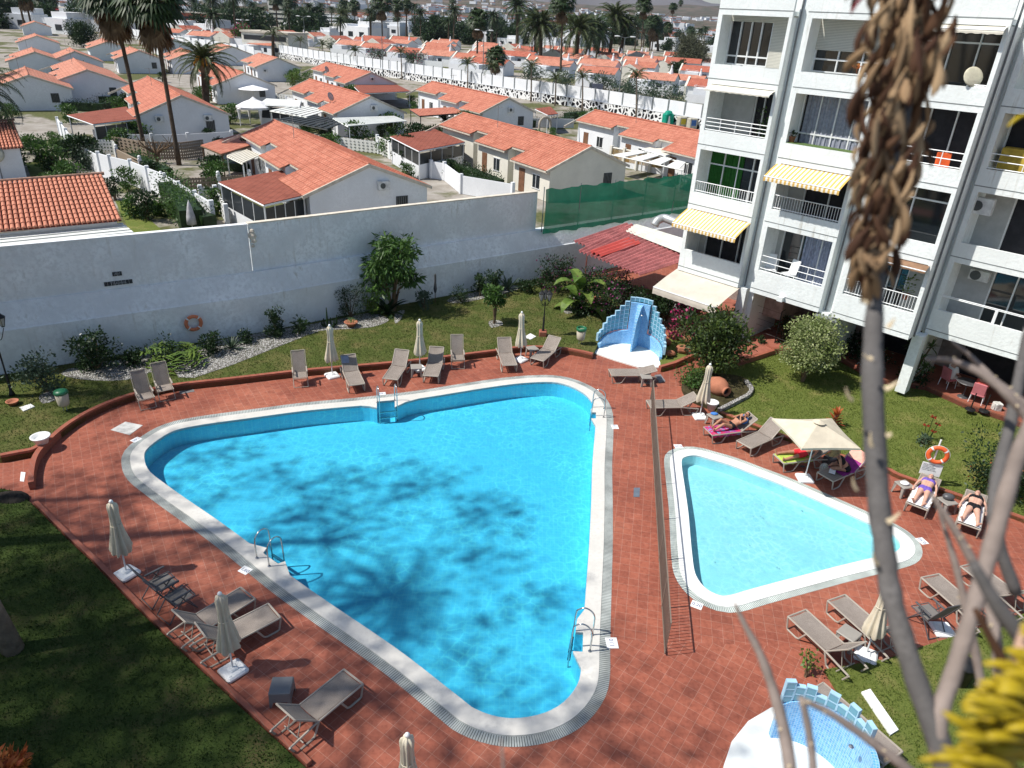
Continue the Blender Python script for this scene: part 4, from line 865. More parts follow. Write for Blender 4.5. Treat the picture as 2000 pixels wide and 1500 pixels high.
def marker(c,up,text,label,w_=.30):
    C=at(*c,.0); D=at(*up,.0)-C; rz=math.atan2(D.y,D.x)-PI/2; t=thing('depth_marker',label,'depth marker',(C.x,C.y,.003),rz,'white depth markers around the pools'); MB().rbox((0,0,.004),(w_,w_*.85,.01),.004).build('tile',m_wp,t); txt('digits',text,.15,M('marker_blue',(.03,.07,.22),.6),t,(0,0,.0105),(0,0,0),.001)
marker((1195,1256),(1180,1256),'1,10','depth marker right of the near right pool ladder',.34); marker((1201,834),(1188,834),'1,10','depth marker right of the far right pool ladder'); marker((479,1114),(500,1098),'1,60','depth marker by the shaded left pool ladder'); marker((266,859),(290,868),'1,60','depth marker by the left round end of the big pool'); marker((747,769),(750,780),'1,60','depth marker behind the far pool ladder',.26)
marker((1361,1182),(1368,1165),'0,20','depth marker at the near left corner of the paddling pool'); marker((1325,872),(1332,884),'0,20','depth marker at the far corner of the paddling pool'); marker((1801,1057),(1780,1060),'0,50','depth marker at the right tip of the paddling pool')
# towels as soft sheets laid over loungers
def towel(parent_l,y0,y1,x0,x1,mat,label,back=None,name='towel',thick=.0):
    me=MB(); v=[];NX=10;NY=16
    for i in range(NY+1):
        y=y0+(y1-y0)*i/NY
        for j in range(NX+1):
            x=x0+(x1-x0)*j/NX+.008*math.sin(i*1.7); z=.405+.006*math.sin(i*2.1+j*1.3)
            if abs(x)>.32: z-=(abs(x)-.32)*3; x=math.copysign(.33+(abs(x)-.32)*.1,x)
            yy=y
            if back is not None and y>1.22: dd=y-1.22; yy=1.22+dd*math.cos(back); z+=dd*math.sin(back)
            if y<.03: z-=(.03-y)*.8; yy=.0-.01
            v.append((x,yy,z))
    me.add(v,[(i*(NX+1)+j,i*(NX+1)+j+1,(i+1)*(NX+1)+j+1,(i+1)*(NX+1)+j) for i in range(NY) for j in range(NX)])
    o=me.build(name,mat,smooth=True); o.location=parent_l.location; o.rotation_euler=parent_l.rotation_euler; return tag(o,label,'towel')
def patt(name,c1,c2,c3,scale):
    m,nt,b=nodes(name,c1,.95,.05); c=ocoord(nt); n1=noi(nt,scale,c,lo=.5,hi=.52); n2=noi(nt,scale*1.7,c,lo=.56,hi=.58); nt.links.new(mix(nt,n2,mix(nt,n1,c1,c2),c3),b.inputs['Base Color']); return m
towel(LP1,.02,1.2,-.36,.36,patt('pink_towel_print',(.55,.04,.12),(.35,.06,.25),(.15,.3,.5),5),'pink patterned beach towel under the dark-haired sunbather')
o=MB().ball((0,0,0),(.28,.2,.09),12,8).build('blue_pillow',M('blue_cloth',(.06,.20,.55),.9,var=.2,scale=9),smooth=True); tag(o,'blue cushion behind the dark-haired sunbather','cushion'); o.parent=None
def local(L,p): return Matrix.Translation(L.location)@Matrix.Rotation(L.rotation_euler.z,4,'Z')@Vector(p)
o.location=local(LP1,(-.1,1.45,.66)); o.rotation_euler=(R_(38),0,LP1.rotation_euler.z)
towel(LP2,.0,1.15,-.37,.34,M('lime_towel',(.42,.55,.10),.95,.05,var=.15,scale=8),'lime green towel on the lounger half under the open parasol')
towel(LP3,.55,1.9,-.33,.33,M('purple_towel',(.28,.04,.20),.95,.05,var=.2,scale=8),'purple towel hanging over the lounger backrest in the parasol shade',back=R_(38))
towel(LP3,1.55,1.96,-.34,.35,M('salmon_towel',(.75,.38,.30),.95,.05,var=.1,scale=8),'salmon and white towel over the head of the shaded lounger',back=R_(38)).location.z+=.012
towel(LP4,.05,1.25,-.31,.33,m_wp2:=M('white_towel',(.80,.80,.80),.95,.05,var=.05,scale=8),'white towel under the violet-bikini sunbather'); towel(LP5,.05,1.35,-.31,.34,m_wp2,'white towel under the black-bikini sunbather',back=R_(12))
o=towel(L1,1.58,1.9,-.3,0.0,M('blue_grey_towel',(.25,.28,.36),.95,.05,var=.1,scale=8),'small blue-grey towel folded over the backrest of a far-row lounger',back=R_(45))
def lump(p,r,mat,name,label,cat): tag(MB().ball((0,0,0),r,12,8).build(name,mat,smooth=True,loc=p),label,cat)
a=at(1767,944,.45); lump((a.x,a.y,.46),(.15,.12,.05),m_wp2,'folded_cloth','crumpled white cloth on the side table left of the violet-bikini sunbather','cloth')
a=at(1852,972,.46); lump((a.x,a.y,.50),(.19,.15,.11),m_dfr,'beach_bag','dark bag on the side table between the two bikini sunbathers','bag')
a=at(1395,808,.44); lump((a.x,a.y,.45),(.15,.11,.035),MATS['blue_cloth'],'folded_towel','light folded towel on the side table behind the dark-haired sunbather','towel')
a=at(1612,905,.4); lump((a.x,a.y,.2),(.16,.14,.2),M('black_white_print',(.35,.37,.35),.9,var=.5,scale=20),'beach_bag','printed bag on the deck under the open parasol','bag')
a=at(1567,912,0); lump((a.x,a.y,.03),(.10,.05,.03),m_dfr,'sandals','dark sandals beside the base of the open parasol','sandals')
# ================================================================ planting
NR=np.random.RandomState(11)
def leafcloud(cent,rad,n,L,W,seed,up=.25,droop=0.):
    """many small pointed leaves spread round clump centres; returns MB"""
    rg=np.random.RandomState(seed); cent=np.array(cent,float); rad=np.array(rad,float).reshape(-1,1) if np.ndim(rad) else np.full((len(cent),1),float(rad))
    k=rg.randint(0,len(cent),n); d=rg.randn(n,3); d/=np.linalg.norm(d,axis=1)[:,None]; r=rad[k]*(rg.rand(n,1)**.45); p=cent[k]+d*r*np.array([1,1,.8])
    o=d+rg.randn(n,3)*.7; o[:,2]+=up-droop; o/=np.linalg.norm(o,axis=1)[:,None]; s=np.cross(o,rg.randn(n,3)); s/=np.linalg.norm(s,axis=1)[:,None]; l=L*(.6+.8*rg.rand(n,1))
    V=np.stack([p,p+o*l*.5+s*W*(l/L)*.5,p+o*l,p+o*l*.5-s*W*(l/L)*.5],1).reshape(-1,3); b=MB(); b.v=[tuple(x) for x in V.tolist()]; b.f=[(4*i,4*i+1,4*i+2,4*i+3) for i in range(n)]; return b
m_stem=M('woody_stem',(.16,.11,.07),.9,.1,var=.3,scale=6,bmp=.4)
def shrub(p,w_,h,mat,label,name='shrub',cat='shrub',n=900,L=.11,W=.06,clumps=14,seed=None,stem=0.,flowers=None,up=.25,droop=0.,asp=1.,group=None,loc=None):
    """bush of leaf clumps; stem: height of bare stem below the crown"""
    seed=rnd.randint(0,99999) if seed is None else seed; r=random.Random(seed); c=loc if loc is not None else at(*p,.2); t=thing(name,label,cat,(c.x,c.y,c.z),r.uniform(0,6),group)
    C=[];RR=[]
    for i in range(clumps):
        a=r.uniform(0,2*PI); e=r.random(); q=math.sqrt(r.random())*.72; z=stem+(h-stem)*(.12+.76*r.random()); f=math.sqrt(max(.05,1-((z-stem)/(h-stem)-.5)**2*2.4)); C.append((w_/2*q*f*math.cos(a),w_/2*q*f*math.sin(a)*asp,z)); RR.append(w_*r.uniform(.13,.26))
    C.append((0,0,stem+(h-stem)*.45)); RR.append(w_*.32)
    leafcloud(C,RR,n,L,W,seed,up,droop).build('foliage',mat,t)
    mb=MB()
    for i in range(min(7,clumps)):
        x,y,z=C[i]; mb.tube([(r.uniform(-.04,.04),r.uniform(-.04,.04),-.05),(x*.3,y*.3,max(stem,.1)+(z-stem)*.3),(x*.9,y*.9,z)],[.022*max(1,h),.015*max(1,h),.005],5)
    mb.build('stems',m_stem,t)
    if flowers:
        fm,fn,fl=flowers; leafcloud([(x*1.15,y*1.15,z*1.03) for x,y,z in C],[q*1.05 for q in RR],fn,fl,fl*.8,seed+1).build('flowers',fm,t)
    return t
m_white_fl=leafmat('white_petals',(.65,.65,.6),(.8,.8,.76))
# pebble strip along the wall (lies on the lawn bed)
def strip(L,z,name):
    P=spline(PX(L,z),3); mb=MB().prism([(p.x,p.y) for p in P],z-.03,z+.012); tag(mb.build(name,m_pebble),kind='stuff')
strip([(380,738),(600,655),(640,645),(720,640),(760,625),(720,612),(640,628),(500,652),(300,690),(130,722),(150,740),(250,742),(330,716)],.2,'white_pebbles')
strip([(880,582),(1000,558),(1010,566),(900,592)],.2,'white_pebbles'); strip([(772,612),(790,606),(784,622),(772,632)],.2,'white_pebbles'); strip([(955,628),(975,626),(982,634),(960,640)],.2,'white_pebbles'); strip([(1100,600),(1115,598),(1118,610),(1104,612)],.2,'white_pebbles'); strip([(78,772),(108,764),(115,778),(84,788)],.2,'white_pebbles')
# shrubs along the wall, left to right
shrub((95,765),2.1,1.5,m_lb,'pale green rounded shrub beside the tall black lamp at the wall',n=1500,seed=5)
shrub((190,722),1.9,1.75,m_ld,'dark glossy shrub with a few white flowers against the wall, left part',n=2200,L=.12,W=.07,clumps=18,seed=6,flowers=(m_white_fl,14,.09))
shrub((265,712),1.1,.8,m_ld,'small dark low shrub left of the big split-leaf plant',n=700,seed=7)
shrub((480,670),.75,.6,m_ld,'small dark shrub on the pebbles, first right of the spiky agave',n=380,seed=8)
shrub((540,655),1.05,1.35,m_ld,'dark conical shrub on the pebbles near the middle of the wall',n=1300,seed=9,L=.1)
shrub((585,650),.9,.7,m_ld,'low spreading dark shrub between the conical shrub and the cactus',n=350,seed=10,L=.16)
shrub((410,690),1.2,1.05,m_ld,'dark purple-green shrub right of the split-leaf plant under the life ring',n=900,seed=12)
shrub((685,622),1.6,1.7,m_ld,'dark tangled shrub behind the terracotta bowl',n=1500,seed=13,L=.1,W=.035)
shrub((730,612),1.0,1.2,m_ly,'light green bush at the foot of the small leafy tree',n=650,seed=14)
shrub((828,604),1.0,.95,m_lb,'grey-green bush right of the small leafy tree',n=600,seed=15)
shrub((900,590),1.3,.75,m_ld,'low dark bush on the pebbles, mid wall',n=600,seed=16,L=.16,W=.03)
shrub((938,578),1.0,1.25,m_ld,'dark upright shrub left of the young tree',n=900,seed=17); shrub((966,574),1.1,1.4,m_ld,'dark taller shrub behind the young tree',n=1000,seed=18)
shrub((1030,570),1.4,.9,m_ld,'dark low bush left of the banana plant by the wall',n=700,seed=19); shrub((1062,560),1.3,1.1,m_ld,'dark bush under the arched pipe by the wall',n=800,seed=20)
# young tree on the lawn, small leafy tree
shrub((965,632),1.25,2.0,m_lg,'slender young tree on the lawn with white pebbles round its foot','young_tree','tree',n=1200,L=.15,W=.07,clumps=12,seed=21,stem=.75)
tr=shrub((768,607),3.0,3.7,m_lg,'tall leafy tree with drooping leaves against the middle of the white wall','leafy_tree','tree',n=3600,L=.30,W=.085,clumps=26,seed=22,stem=.9,droop=.7,up=0)
shrub((787,560),1.5,1.3,m_lg,'side branch','x','tree',n=10,seed=1) if False else None
# split-leaf philodendron
def rosette(p,n,L,W,mat,label,name,cat='plant',e0=.2,e1=1.3,curl=.6,z=.2,split=0,group=None,rise=0.):
    c=at(*p,z) if not isinstance(p,Vector) else p; t=thing(name,label,cat,c,rnd.uniform(0,6),group); mb=MB()
    for i in range(n):
        a=i*2.4+rnd.uniform(-.2,.2); e=e0+(e1-e0)*((i+.5)/n)+rnd.uniform(-.1,.1); l=L*rnd.uniform(.75,1.1); pts=[]; x=0; zz=rise*i/n; ang=e; NS=7
        for k in range(NS+1): pts.append((x,zz)); x+=l/NS*math.cos(ang); zz+=l/NS*math.sin(ang); ang-=curl/NS*(1+k*.3)
        ca,sa=math.cos(a),math.sin(a); v=[];f=[]
        if split:
            # petiole then a lobed blade
            mb.tube([(ca*q[0],sa*q[0],q[1]) for q in pts[:5]],.014,4)
            for k in range(4,NS+1):
                q=pts[k]; ww=W*math.sin(PI*(k-3.4)/(NS-2.6)); px2=pts[min(k+1,NS)]; 
                for sgn in(-1,1):
                    for m_ in(0,.5):
                        b0=Vector((ca*(q[0]+m_*.05),sa*(q[0]+m_*.05),q[1])); tip=b0+Vector((-sa*ww*sgn+ca*.10,ca*ww*sgn+sa*.10,-.05)); b1=b0+Vector((ca*.055,sa*.055,-.01)); mb.add([b0,tip+Vector((ca*.03,sa*.03,0)),tip,b1],[(0,2,1,3)])
            continue
        for k,q in enumerate(pts):
            ww=W*(math.sin(PI*min(1,(k+.6)/(NS+.6)))**.7)*.5; v+= [(ca*q[0]-sa*ww,sa*q[0]+ca*ww,q[1]+.15*ww),(ca*q[0],sa*q[0],q[1]-.12*ww),(ca*q[0]+sa*ww,sa*q[0]-ca*ww,q[1]+.15*ww)]
        for k in range(NS): f+=[(3*k,3*k+3,3*k+4,3*k+1),(3*k+1,3*k+4,3*k+5,3*k+2)]
        mb.add(v,f)
    mb.build('leaves',mat,t); MB().tube([(0,0,-.05),(0,0,max(.12,rise))],.05,6).build('stem',m_stem,t); return t
rosette((345,708),34,1.35,.42,m_ly,'big split-leaf plant under the faded life ring','split_leaf_plant',split=1,e0=.3,e1=1.4,curl=1.0)
shrub((330,708),2.0,.9,m_ld,'dark undergrowth beneath the split-leaf plant',n=1100,seed=31)
rosette((452,680),26,.75,.07,m_lb,'spiky agave-like plant on the pebbles right of the life ring','agave',e0=.15,e1=1.3,curl=.2)
rosette((757,612),16,1.2,.22,m_ld,'dark broad-leaved agave at the foot of the tall leafy tree','agave',e0=.2,e1=1.3,curl=.5)
rosette((992,566),18,1.0,.13,m_lb,'grey-green spiky agave by the wall behind the young tree','agave',e0=.3,e1=1.4,curl=.15)
# cactus and tied parasol post
c=at(640,640,.2); t=thing('cactus','group of thin columnar cactus stems on the pebbles','cactus',c); mb=MB()
for x,y,h in((0,0,1.0),(.14,.05,.5),(-.16,.03,.45),(.3,0,.4),(-.28,.08,.3),(.42,.05,.65)): mb.tube([(x*.5,y,0),(x,y,h*.35),(x*1.05,y,h)],[.045,.05,.02],7)
mb.build('stems',m_ld,t)
c=at(850,591,.2); t=thing('garden_stake','dark wrapped stake standing against the wall','stake',c); MB().tube([(0,0,-.1),(0,0,1.5)],.02,6).build('stake',m_stem,t); MB().lathe([(.02,.5),(.06,.6),(.09,.75),(.05,1.1),(.055,1.5),(.03,1.55)],8).build('wrapping',m_dfr,t)
# banana plant
rosette((1130,608),13,2.2,.62,m_ly,'banana plant with broad torn leaves beside the red-roofed shelter','banana_plant','plant',e0=.35,e1=1.45,curl=1.3,rise=1.2)
shrub((1125,612),1.6,.8,m_ld,'low dark plants round the foot of the banana plant',n=700,seed=33)
# bougainvillea masses beside the shelter
shrub((1165,580),3.4,2.1,m_ld,'purple bougainvillea climbing in front of the red-roofed shelter','bougainvillea','shrub',n=4200,clumps=30,seed=34,flowers=(m_pur,260,.10),loc=Vector((4.3,34.6,.2)))
shrub((1100,560),2.2,2.1,m_ld,'purple bougainvillea against the white wall left of the shelter','bougainvillea','shrub',n=2000,clumps=18,seed=35,flowers=(m_pur,150,.10),loc=Vector((2.2,37.6,.2)))
shrub((1225,600),2.0,1.3,m_ld,'small pink-flowered bush behind the glass-block shower wall','bougainvillea','shrub',n=1100,clumps=12,seed=36,flowers=(m_pur,200,.10))
shrub((1330,640),2.0,1.9,m_ld,'bush with a vivid magenta top between the shower and the beige awning','bougainvillea','shrub',n=1500,clumps=14,seed=37,flowers=(m_bg,650,.13),loc=at(1332,660,.2))
shrub((1280,630),1.6,1.3,m_ld,'dark bush right behind the blue shower wall',n=900,seed=38); shrub((1300,610),2.6,2.0,m_ld,'dark hedge mass in the shade of the beige awning',n=2200,seed=39,clumps=20,loc=at(1300,625,.2))
shrub((1260,590),2.0,1.7,m_ld,'tall dark bush below the red corrugated roof',n=1800,seed=40,clumps=16,loc=Vector((6.3,33.6,.2)))
# red rocks edging
for i,(p,s) in enumerate((((1320,655),.42),((1345,662),.35),((1300,668),.3),((1335,682),.38),((1165,586),.4),((1180,592),.3),((1310,690),.25))):
    c=at(*p,.3); mb=MB().ball((0,0,0),(s,s*.7,s*.55),8,6); mb.v=[tuple(Vector(v)*(1+.22*noise.noise(Vector(v)*3+Vector((i,0,0))))) for v in mb.v]; tag(mb.build('red_rock',M('red_volcanic_rock',(.36,.15,.09),.95,.1,var=.3,scale=6,bmp=.6,bscale=14),loc=c),['flat red rock','second red rock','small red rock','wide red rock','red rock','small reddish rock','low red rock'][i]+[' edging the bed right of the far shower',' edging the magenta-topped bush',' close behind the far shower wall',' nearest the dark leafy tree',' under the banana plant',' right of the banana plant',' beside the grass wedge'][i],'rock')
# dark tree with amphora, variegated tree
shrub((1385,735),3.3,2.9,leafmat('leaf_olive_dark',(.022,.05,.012),(.12,.17,.03)),'dense dark leafy tree above the amphora','leafy_tree','tree',n=6500,L=.17,W=.075,clumps=34,seed=41,stem=.35,loc=at(1382,728,.1))
shrub((1365,750),1.5,.7,m_lg,'low green shrub spilling onto the deck below the dark leafy tree',n=700,seed=42,loc=at(1350,752,.1))
shrub((1567,738),2.55,2.75,m_lv,'round pale variegated tree on the sunny lawn','variegated_tree','tree',n=17000,L=.10,W=.06,clumps=70,seed=43,stem=.75,loc=at(1567,745,.12))
# circular bed with white stone edging
c=at(1392,770,0); bedp=spline(PX([(1331,762),(1336,745),(1352,735),(1400,735),(1450,742),(1466,762),(1445,781),(1400,802),(1372,795),(1345,782)]),3)
MB().prism([(p.x,p.y) for p in bedp],-.02,.15).build('round_bed',M('garden_soil',(.07,.06,.03),.95,.1,var=.5,scale=3,var2=.4))['kind']='structure'
tag(sweep(spline([at(x,y,.16) for x,y in [(1404,803),(1445,782),(1462,772),(1467,760),(1456,746)]],4,False),[(-.08,.05),(-.08,.27),(.08,.27),(.08,.05)]).build('stone_edging',m_pebble),'curved white pebble edging beside the amphora bed','edging')
# croton, red flower clump, right bushes, dracaena
rosette(at(1627,832,.12),26,.42,.10,m_lr,'orange and yellow croton on the sunny lawn behind the open parasol','croton','plant',e0=.2,e1=1.4,curl=.3,rise=.55)
c=at(1808,858,.12); t=thing('red_flower_clump','red-headed flowering stems on the sunny lawn behind the bright life ring','plant',c); mb=MB(); f_=MB()
for x,y,h in((0,0,.95),(-.12,.06,.55),(.25,0,.65),(.12,-.1,.4)):
    mb.tube([(x*.3,y*.3,0),(x*.8,y,h*.6),(x,y,h)],.012,5)
    for k in range(14): a=rnd.uniform(0,6.3); d=Vector((math.cos(a),math.sin(a),rnd.uniform(-.1,.7))).normalized(); f_.add([Vector((x,y,h)),Vector((x,y,h))+d*.07+Vector((0,0,.03)),Vector((x,y,h))+d*.13,Vector((x,y,h))+d*.07-Vector((0,0,.03))],[(0,1,2,3)])
mb.build('stems',m_ld,t); f_.build('flower_heads',leafmat('dark_red_petals',(.32,.03,.02),(.5,.10,.05)),t)
shrub((1795,870),.6,.3,m_lb,'grey-leaved low plant at the foot of the red-headed stems',n=200,seed=51,loc=at(1800,866,.12)); 
shrub((1945,950),2.8,1.9,m_ld,'dark bush at the right edge beside the sunbathers',n=3600,clumps=24,seed=52,flowers=(m_lr,60,.08),loc=at(1945,958,.12))
shrub((1990,930),2.2,1.7,m_lg,'green bush at the far right edge behind the dark one',n=1800,clumps=16,seed=53,loc=at(2010,925,.12))
def dracaena(p,label,heads,seed):
    c=at(*p,.2); t=thing('dracaena',label,'plant',c); r=random.Random(seed); mb=MB(); lf=MB()
    for (x,y,h) in heads:
        mb.tube(spline([(0,0,-.05),(x*.4,y*.4,h*.5),(x,y,h)],3,False),.035,6)
        for i in range(44):
            a=r.uniform(0,6.3); e=r.uniform(-.5,1.3); d=Vector((math.cos(a)*math.cos(e),math.sin(a)*math.cos(e),math.sin(e))); s=d.cross(Vector((0,0,1))).normalized()*.018; b=Vector((x,y,h)); L=r.uniform(.35,.6); lf.add([b-s,b+d*L*.6-s,b+d*L+Vector((0,0,-.1)),b+d*L*.6+s,b+s],[(0,1,2,3,4)])
    mb.build('trunk',m_stem,t); lf.build('leaves',m_lg,t)
dracaena((1775,752),'spiky-headed dracaena by the column below the flats',[(-.3,.1,1.7),(.15,0,1.3),(.45,.1,1.8),(.3,-.2,1.0)],3)
shrub((1770,750),1.7,.8,m_ld,'dark undergrowth round the dracaena stems',n=900,seed=54,loc=at(1788,748,.2)); shrub((1755,756),.6,.5,m_ly,'yellowish plant in front of the dracaena',n=200,seed=55,loc=at(1762,760,.12))
shrub((1660,690),2.4,1.2,m_ld,'dark shrub with small white flowers behind the kerb right of the variegated tree',n=1800,clumps=18,seed=56,flowers=(m_white_fl,70,.06),loc=at(1655,690,.3)); shrub((1700,715),2.0,1.0,m_ld,'dark flowering shrub left of the dracaena on the terrace edge',n=1300,clumps=14,seed=57,flowers=(m_white_fl,60,.06),loc=at(1700,712,.3))
shrub((1440,640),1.5,1.9,m_lb,'thin climbing plant on the leftmost column of the flats',n=700,clumps=12,seed=58,loc=at(1438,650,.3)); shrub((1485,665),.5,.4,m_ld,'small potted plant in the tiled corner left of the variegated tree',n=150,seed=59,loc=at(1484,670,.3)); shrub((1528,655),1.2,1.3,m_ld,'reddish-green bush left of the variegated tree by the wire fence',n=700,clumps=10,seed=60,loc=at(1530,668,.3))
# wire fence of dark posts on the terrace
wf=thing('wire_fence','dark wire fence with hooked posts along the terrace','fence')
for p in((1460,650),(1513,670),(1560,690),(1360,645)): c=at(*p,.3); MB().tube([(c.x,c.y,.3),(c.x,c.y,1.9)],.03,6).tube([(c.x,c.y,1.9),(c.x+.1,c.y-.1,2.05)],.02,5).build('post',m_blk,wf)
mb=MB(); q=[at(*p,.3) for p in((1360,645),(1460,650),(1513,670),(1560,690))]
for z in(.6,.9,1.2,1.5,1.8): mb.tube([(c.x,c.y,z) for c in q],.006,4)
mb.build('wires',m_blk,wf)
# brick steps corner on the terrace
tag(sweep(PX([(1440,712),(1508,690),(1470,668)],.12),[(0,0),(0,.34),(-.16,.34),(-.16,0)]).build('kerb_wall',m_kerb),'terracotta kerb corner left of the variegated tree','low wall')
# near grass: pots, stakes
shrub((20,1490),.95,.5,m_lr,'orange and yellow croton cut by the bottom left corner','croton','plant',n=600,L=.22,W=.07,seed=61,loc=at(5,1520,.09))
rk2=MB().ball((0,0,0),(.55,.3,.22),14,9); rk2.v=[tuple(Vector(v)*(1+.3*noise.noise(Vector(v)*2.5))) for v in rk2.v]; tag(rk2.build('dark_rock',M('dark_bark_mulch',(.04,.035,.03),.95,.1,var=.4,scale=8,bmp=.8),loc=at(25,975,.05)),'dark rough rock at the left edge above the shaded lawn','rock')
shrub((1570,1300),.7,.75,m_ly,'thin yellow-green plant growing behind the near shower wall',n=90,clumps=6,L=.10,seed=62,loc=at(1575,1318,.05))
c=at(1870,1330,.07); t=thing('black_bin','black round-topped bin on the grass behind the stems','bin',c); MB().lathe([(.22,0),(.27,.5),(.28,.52)],14).build('bin_body',m_blk,t,True); MB().lathe([(.29,.52),(.28,.6),(.1,.7),(.01,.71)],14).build('lid',m_blk,t,True)
c=at(1735,1390,.07); tag(MB().prism([(p.x,p.y) for p in PX([(1680,1358),(1697,1352),(1752,1432),(1736,1442)])],.06,.12).build('paving_strip',m_wp),'pale paving strip on the near grass beside the shower','paving')
# ---------------------------------------------------------------- tiled showers
def mosaic(name,c1,c2,size,zmode=True):
    m,nt,b=nodes(name,c1,.25,.5); g=nt.nodes.new('ShaderNodeTexCoord'); mp=nt.nodes.new('ShaderNodeMapping'); mp.inputs['Scale'].default_value=(1/size,1/size,1); nt.links.new(g.outputs['UV'],mp.inputs[0])
    t=nt.nodes.new('ShaderNodeTexBrick'); t.offset=0; t.inputs['Scale'].default_value=1
    for k,v in(('Brick Width',1.),('Row Height',1.),('Mortar Size',.045),('Bias',0)): t.inputs[k].default_value=v
    t.inputs['Color1'].default_value=(*c1,1); t.inputs['Color2'].default_value=(*c2,1); t.inputs['Mortar'].default_value=(.55,.66,.72,1); nt.links.new(mp.outputs[0],t.inputs[0]); nt.links.new(t.outputs[0],b.inputs['Base Color']); return m
m_mos=mosaic('blue_mosaic',(.10,.34,.66),(.20,.50,.80),.055)
m_gb,_,_gb=nodes('glass_block',(.10,.30,.40),.1,.8); m_gbf=M('glass_block_joint',(.36,.58,.72),.5,.4,var=.08)
m_tray=M('shower_tray_white',(.74,.76,.73),.6,.3,var=.06,scale=2)
def uvwall(pts,tops,zb,th,parent,name,mat,side=1,close=True):
    """curved wall with mosaic UVs: pts ground path, tops heights"""
    me=bpy.data.meshes.new(name); v=[];f=[];uv=[]; n=len(pts); s=[0]
    for i in range(1,n): s.append(s[-1]+(pts[i]-pts[i-1]).length)
    def nr(i): d=(pts[min(i+1,n-1)]-pts[max(i-1,0)]).normalized(); return Vector((-d.y,d.x,0))*side
    NZ=1
    for i in range(n-1):
        A,Bq=pts[i],pts[i+1]; a2,b2=A+nr(i)*th,Bq+nr(i+1)*th; ta,tb=tops[i],tops[i+1]
        for P,Q,q in((A,Bq,0),(a2,b2,1)):
            k=len(v); v+=[(P.x,P.y,zb),(Q.x,Q.y,zb),(Q.x,Q.y,tb),(P.x,P.y,ta)]; f.append((k,k+1,k+2,k+3)); uv+=[(s[i],zb),(s[i+1],zb),(s[i+1],tb),(s[i],ta)]
        k=len(v); v+=[(A.x,A.y,ta),(Bq.x,Bq.y,tb),(b2.x,b2.y,tb),(a2.x,a2.y,ta)]; f.append((k,k+1,k+2,k+3)); uv+=[(s[i],0),(s[i+1],0),(s[i+1],th),(s[i],th)]
    for i in(0,n-1):
        A=pts[i]; a2=A+nr(i)*th; k=len(v); v+=[(A.x,A.y,zb),(a2.x,a2.y,zb),(a2.x,a2.y,tops[i]),(A.x,A.y,tops[i])]; f.append((k,k+1,k+2,k+3)); uv+=[(0,zb),(th,zb),(th,tops[i]),(0,tops[i])]
    me.from_pydata(v,[],f); me.materials.append(mat); L=me.uv_layers.new(); L.data.foreach_set('uv',[c for p in uv for c in p]); return link(name,me,parent)
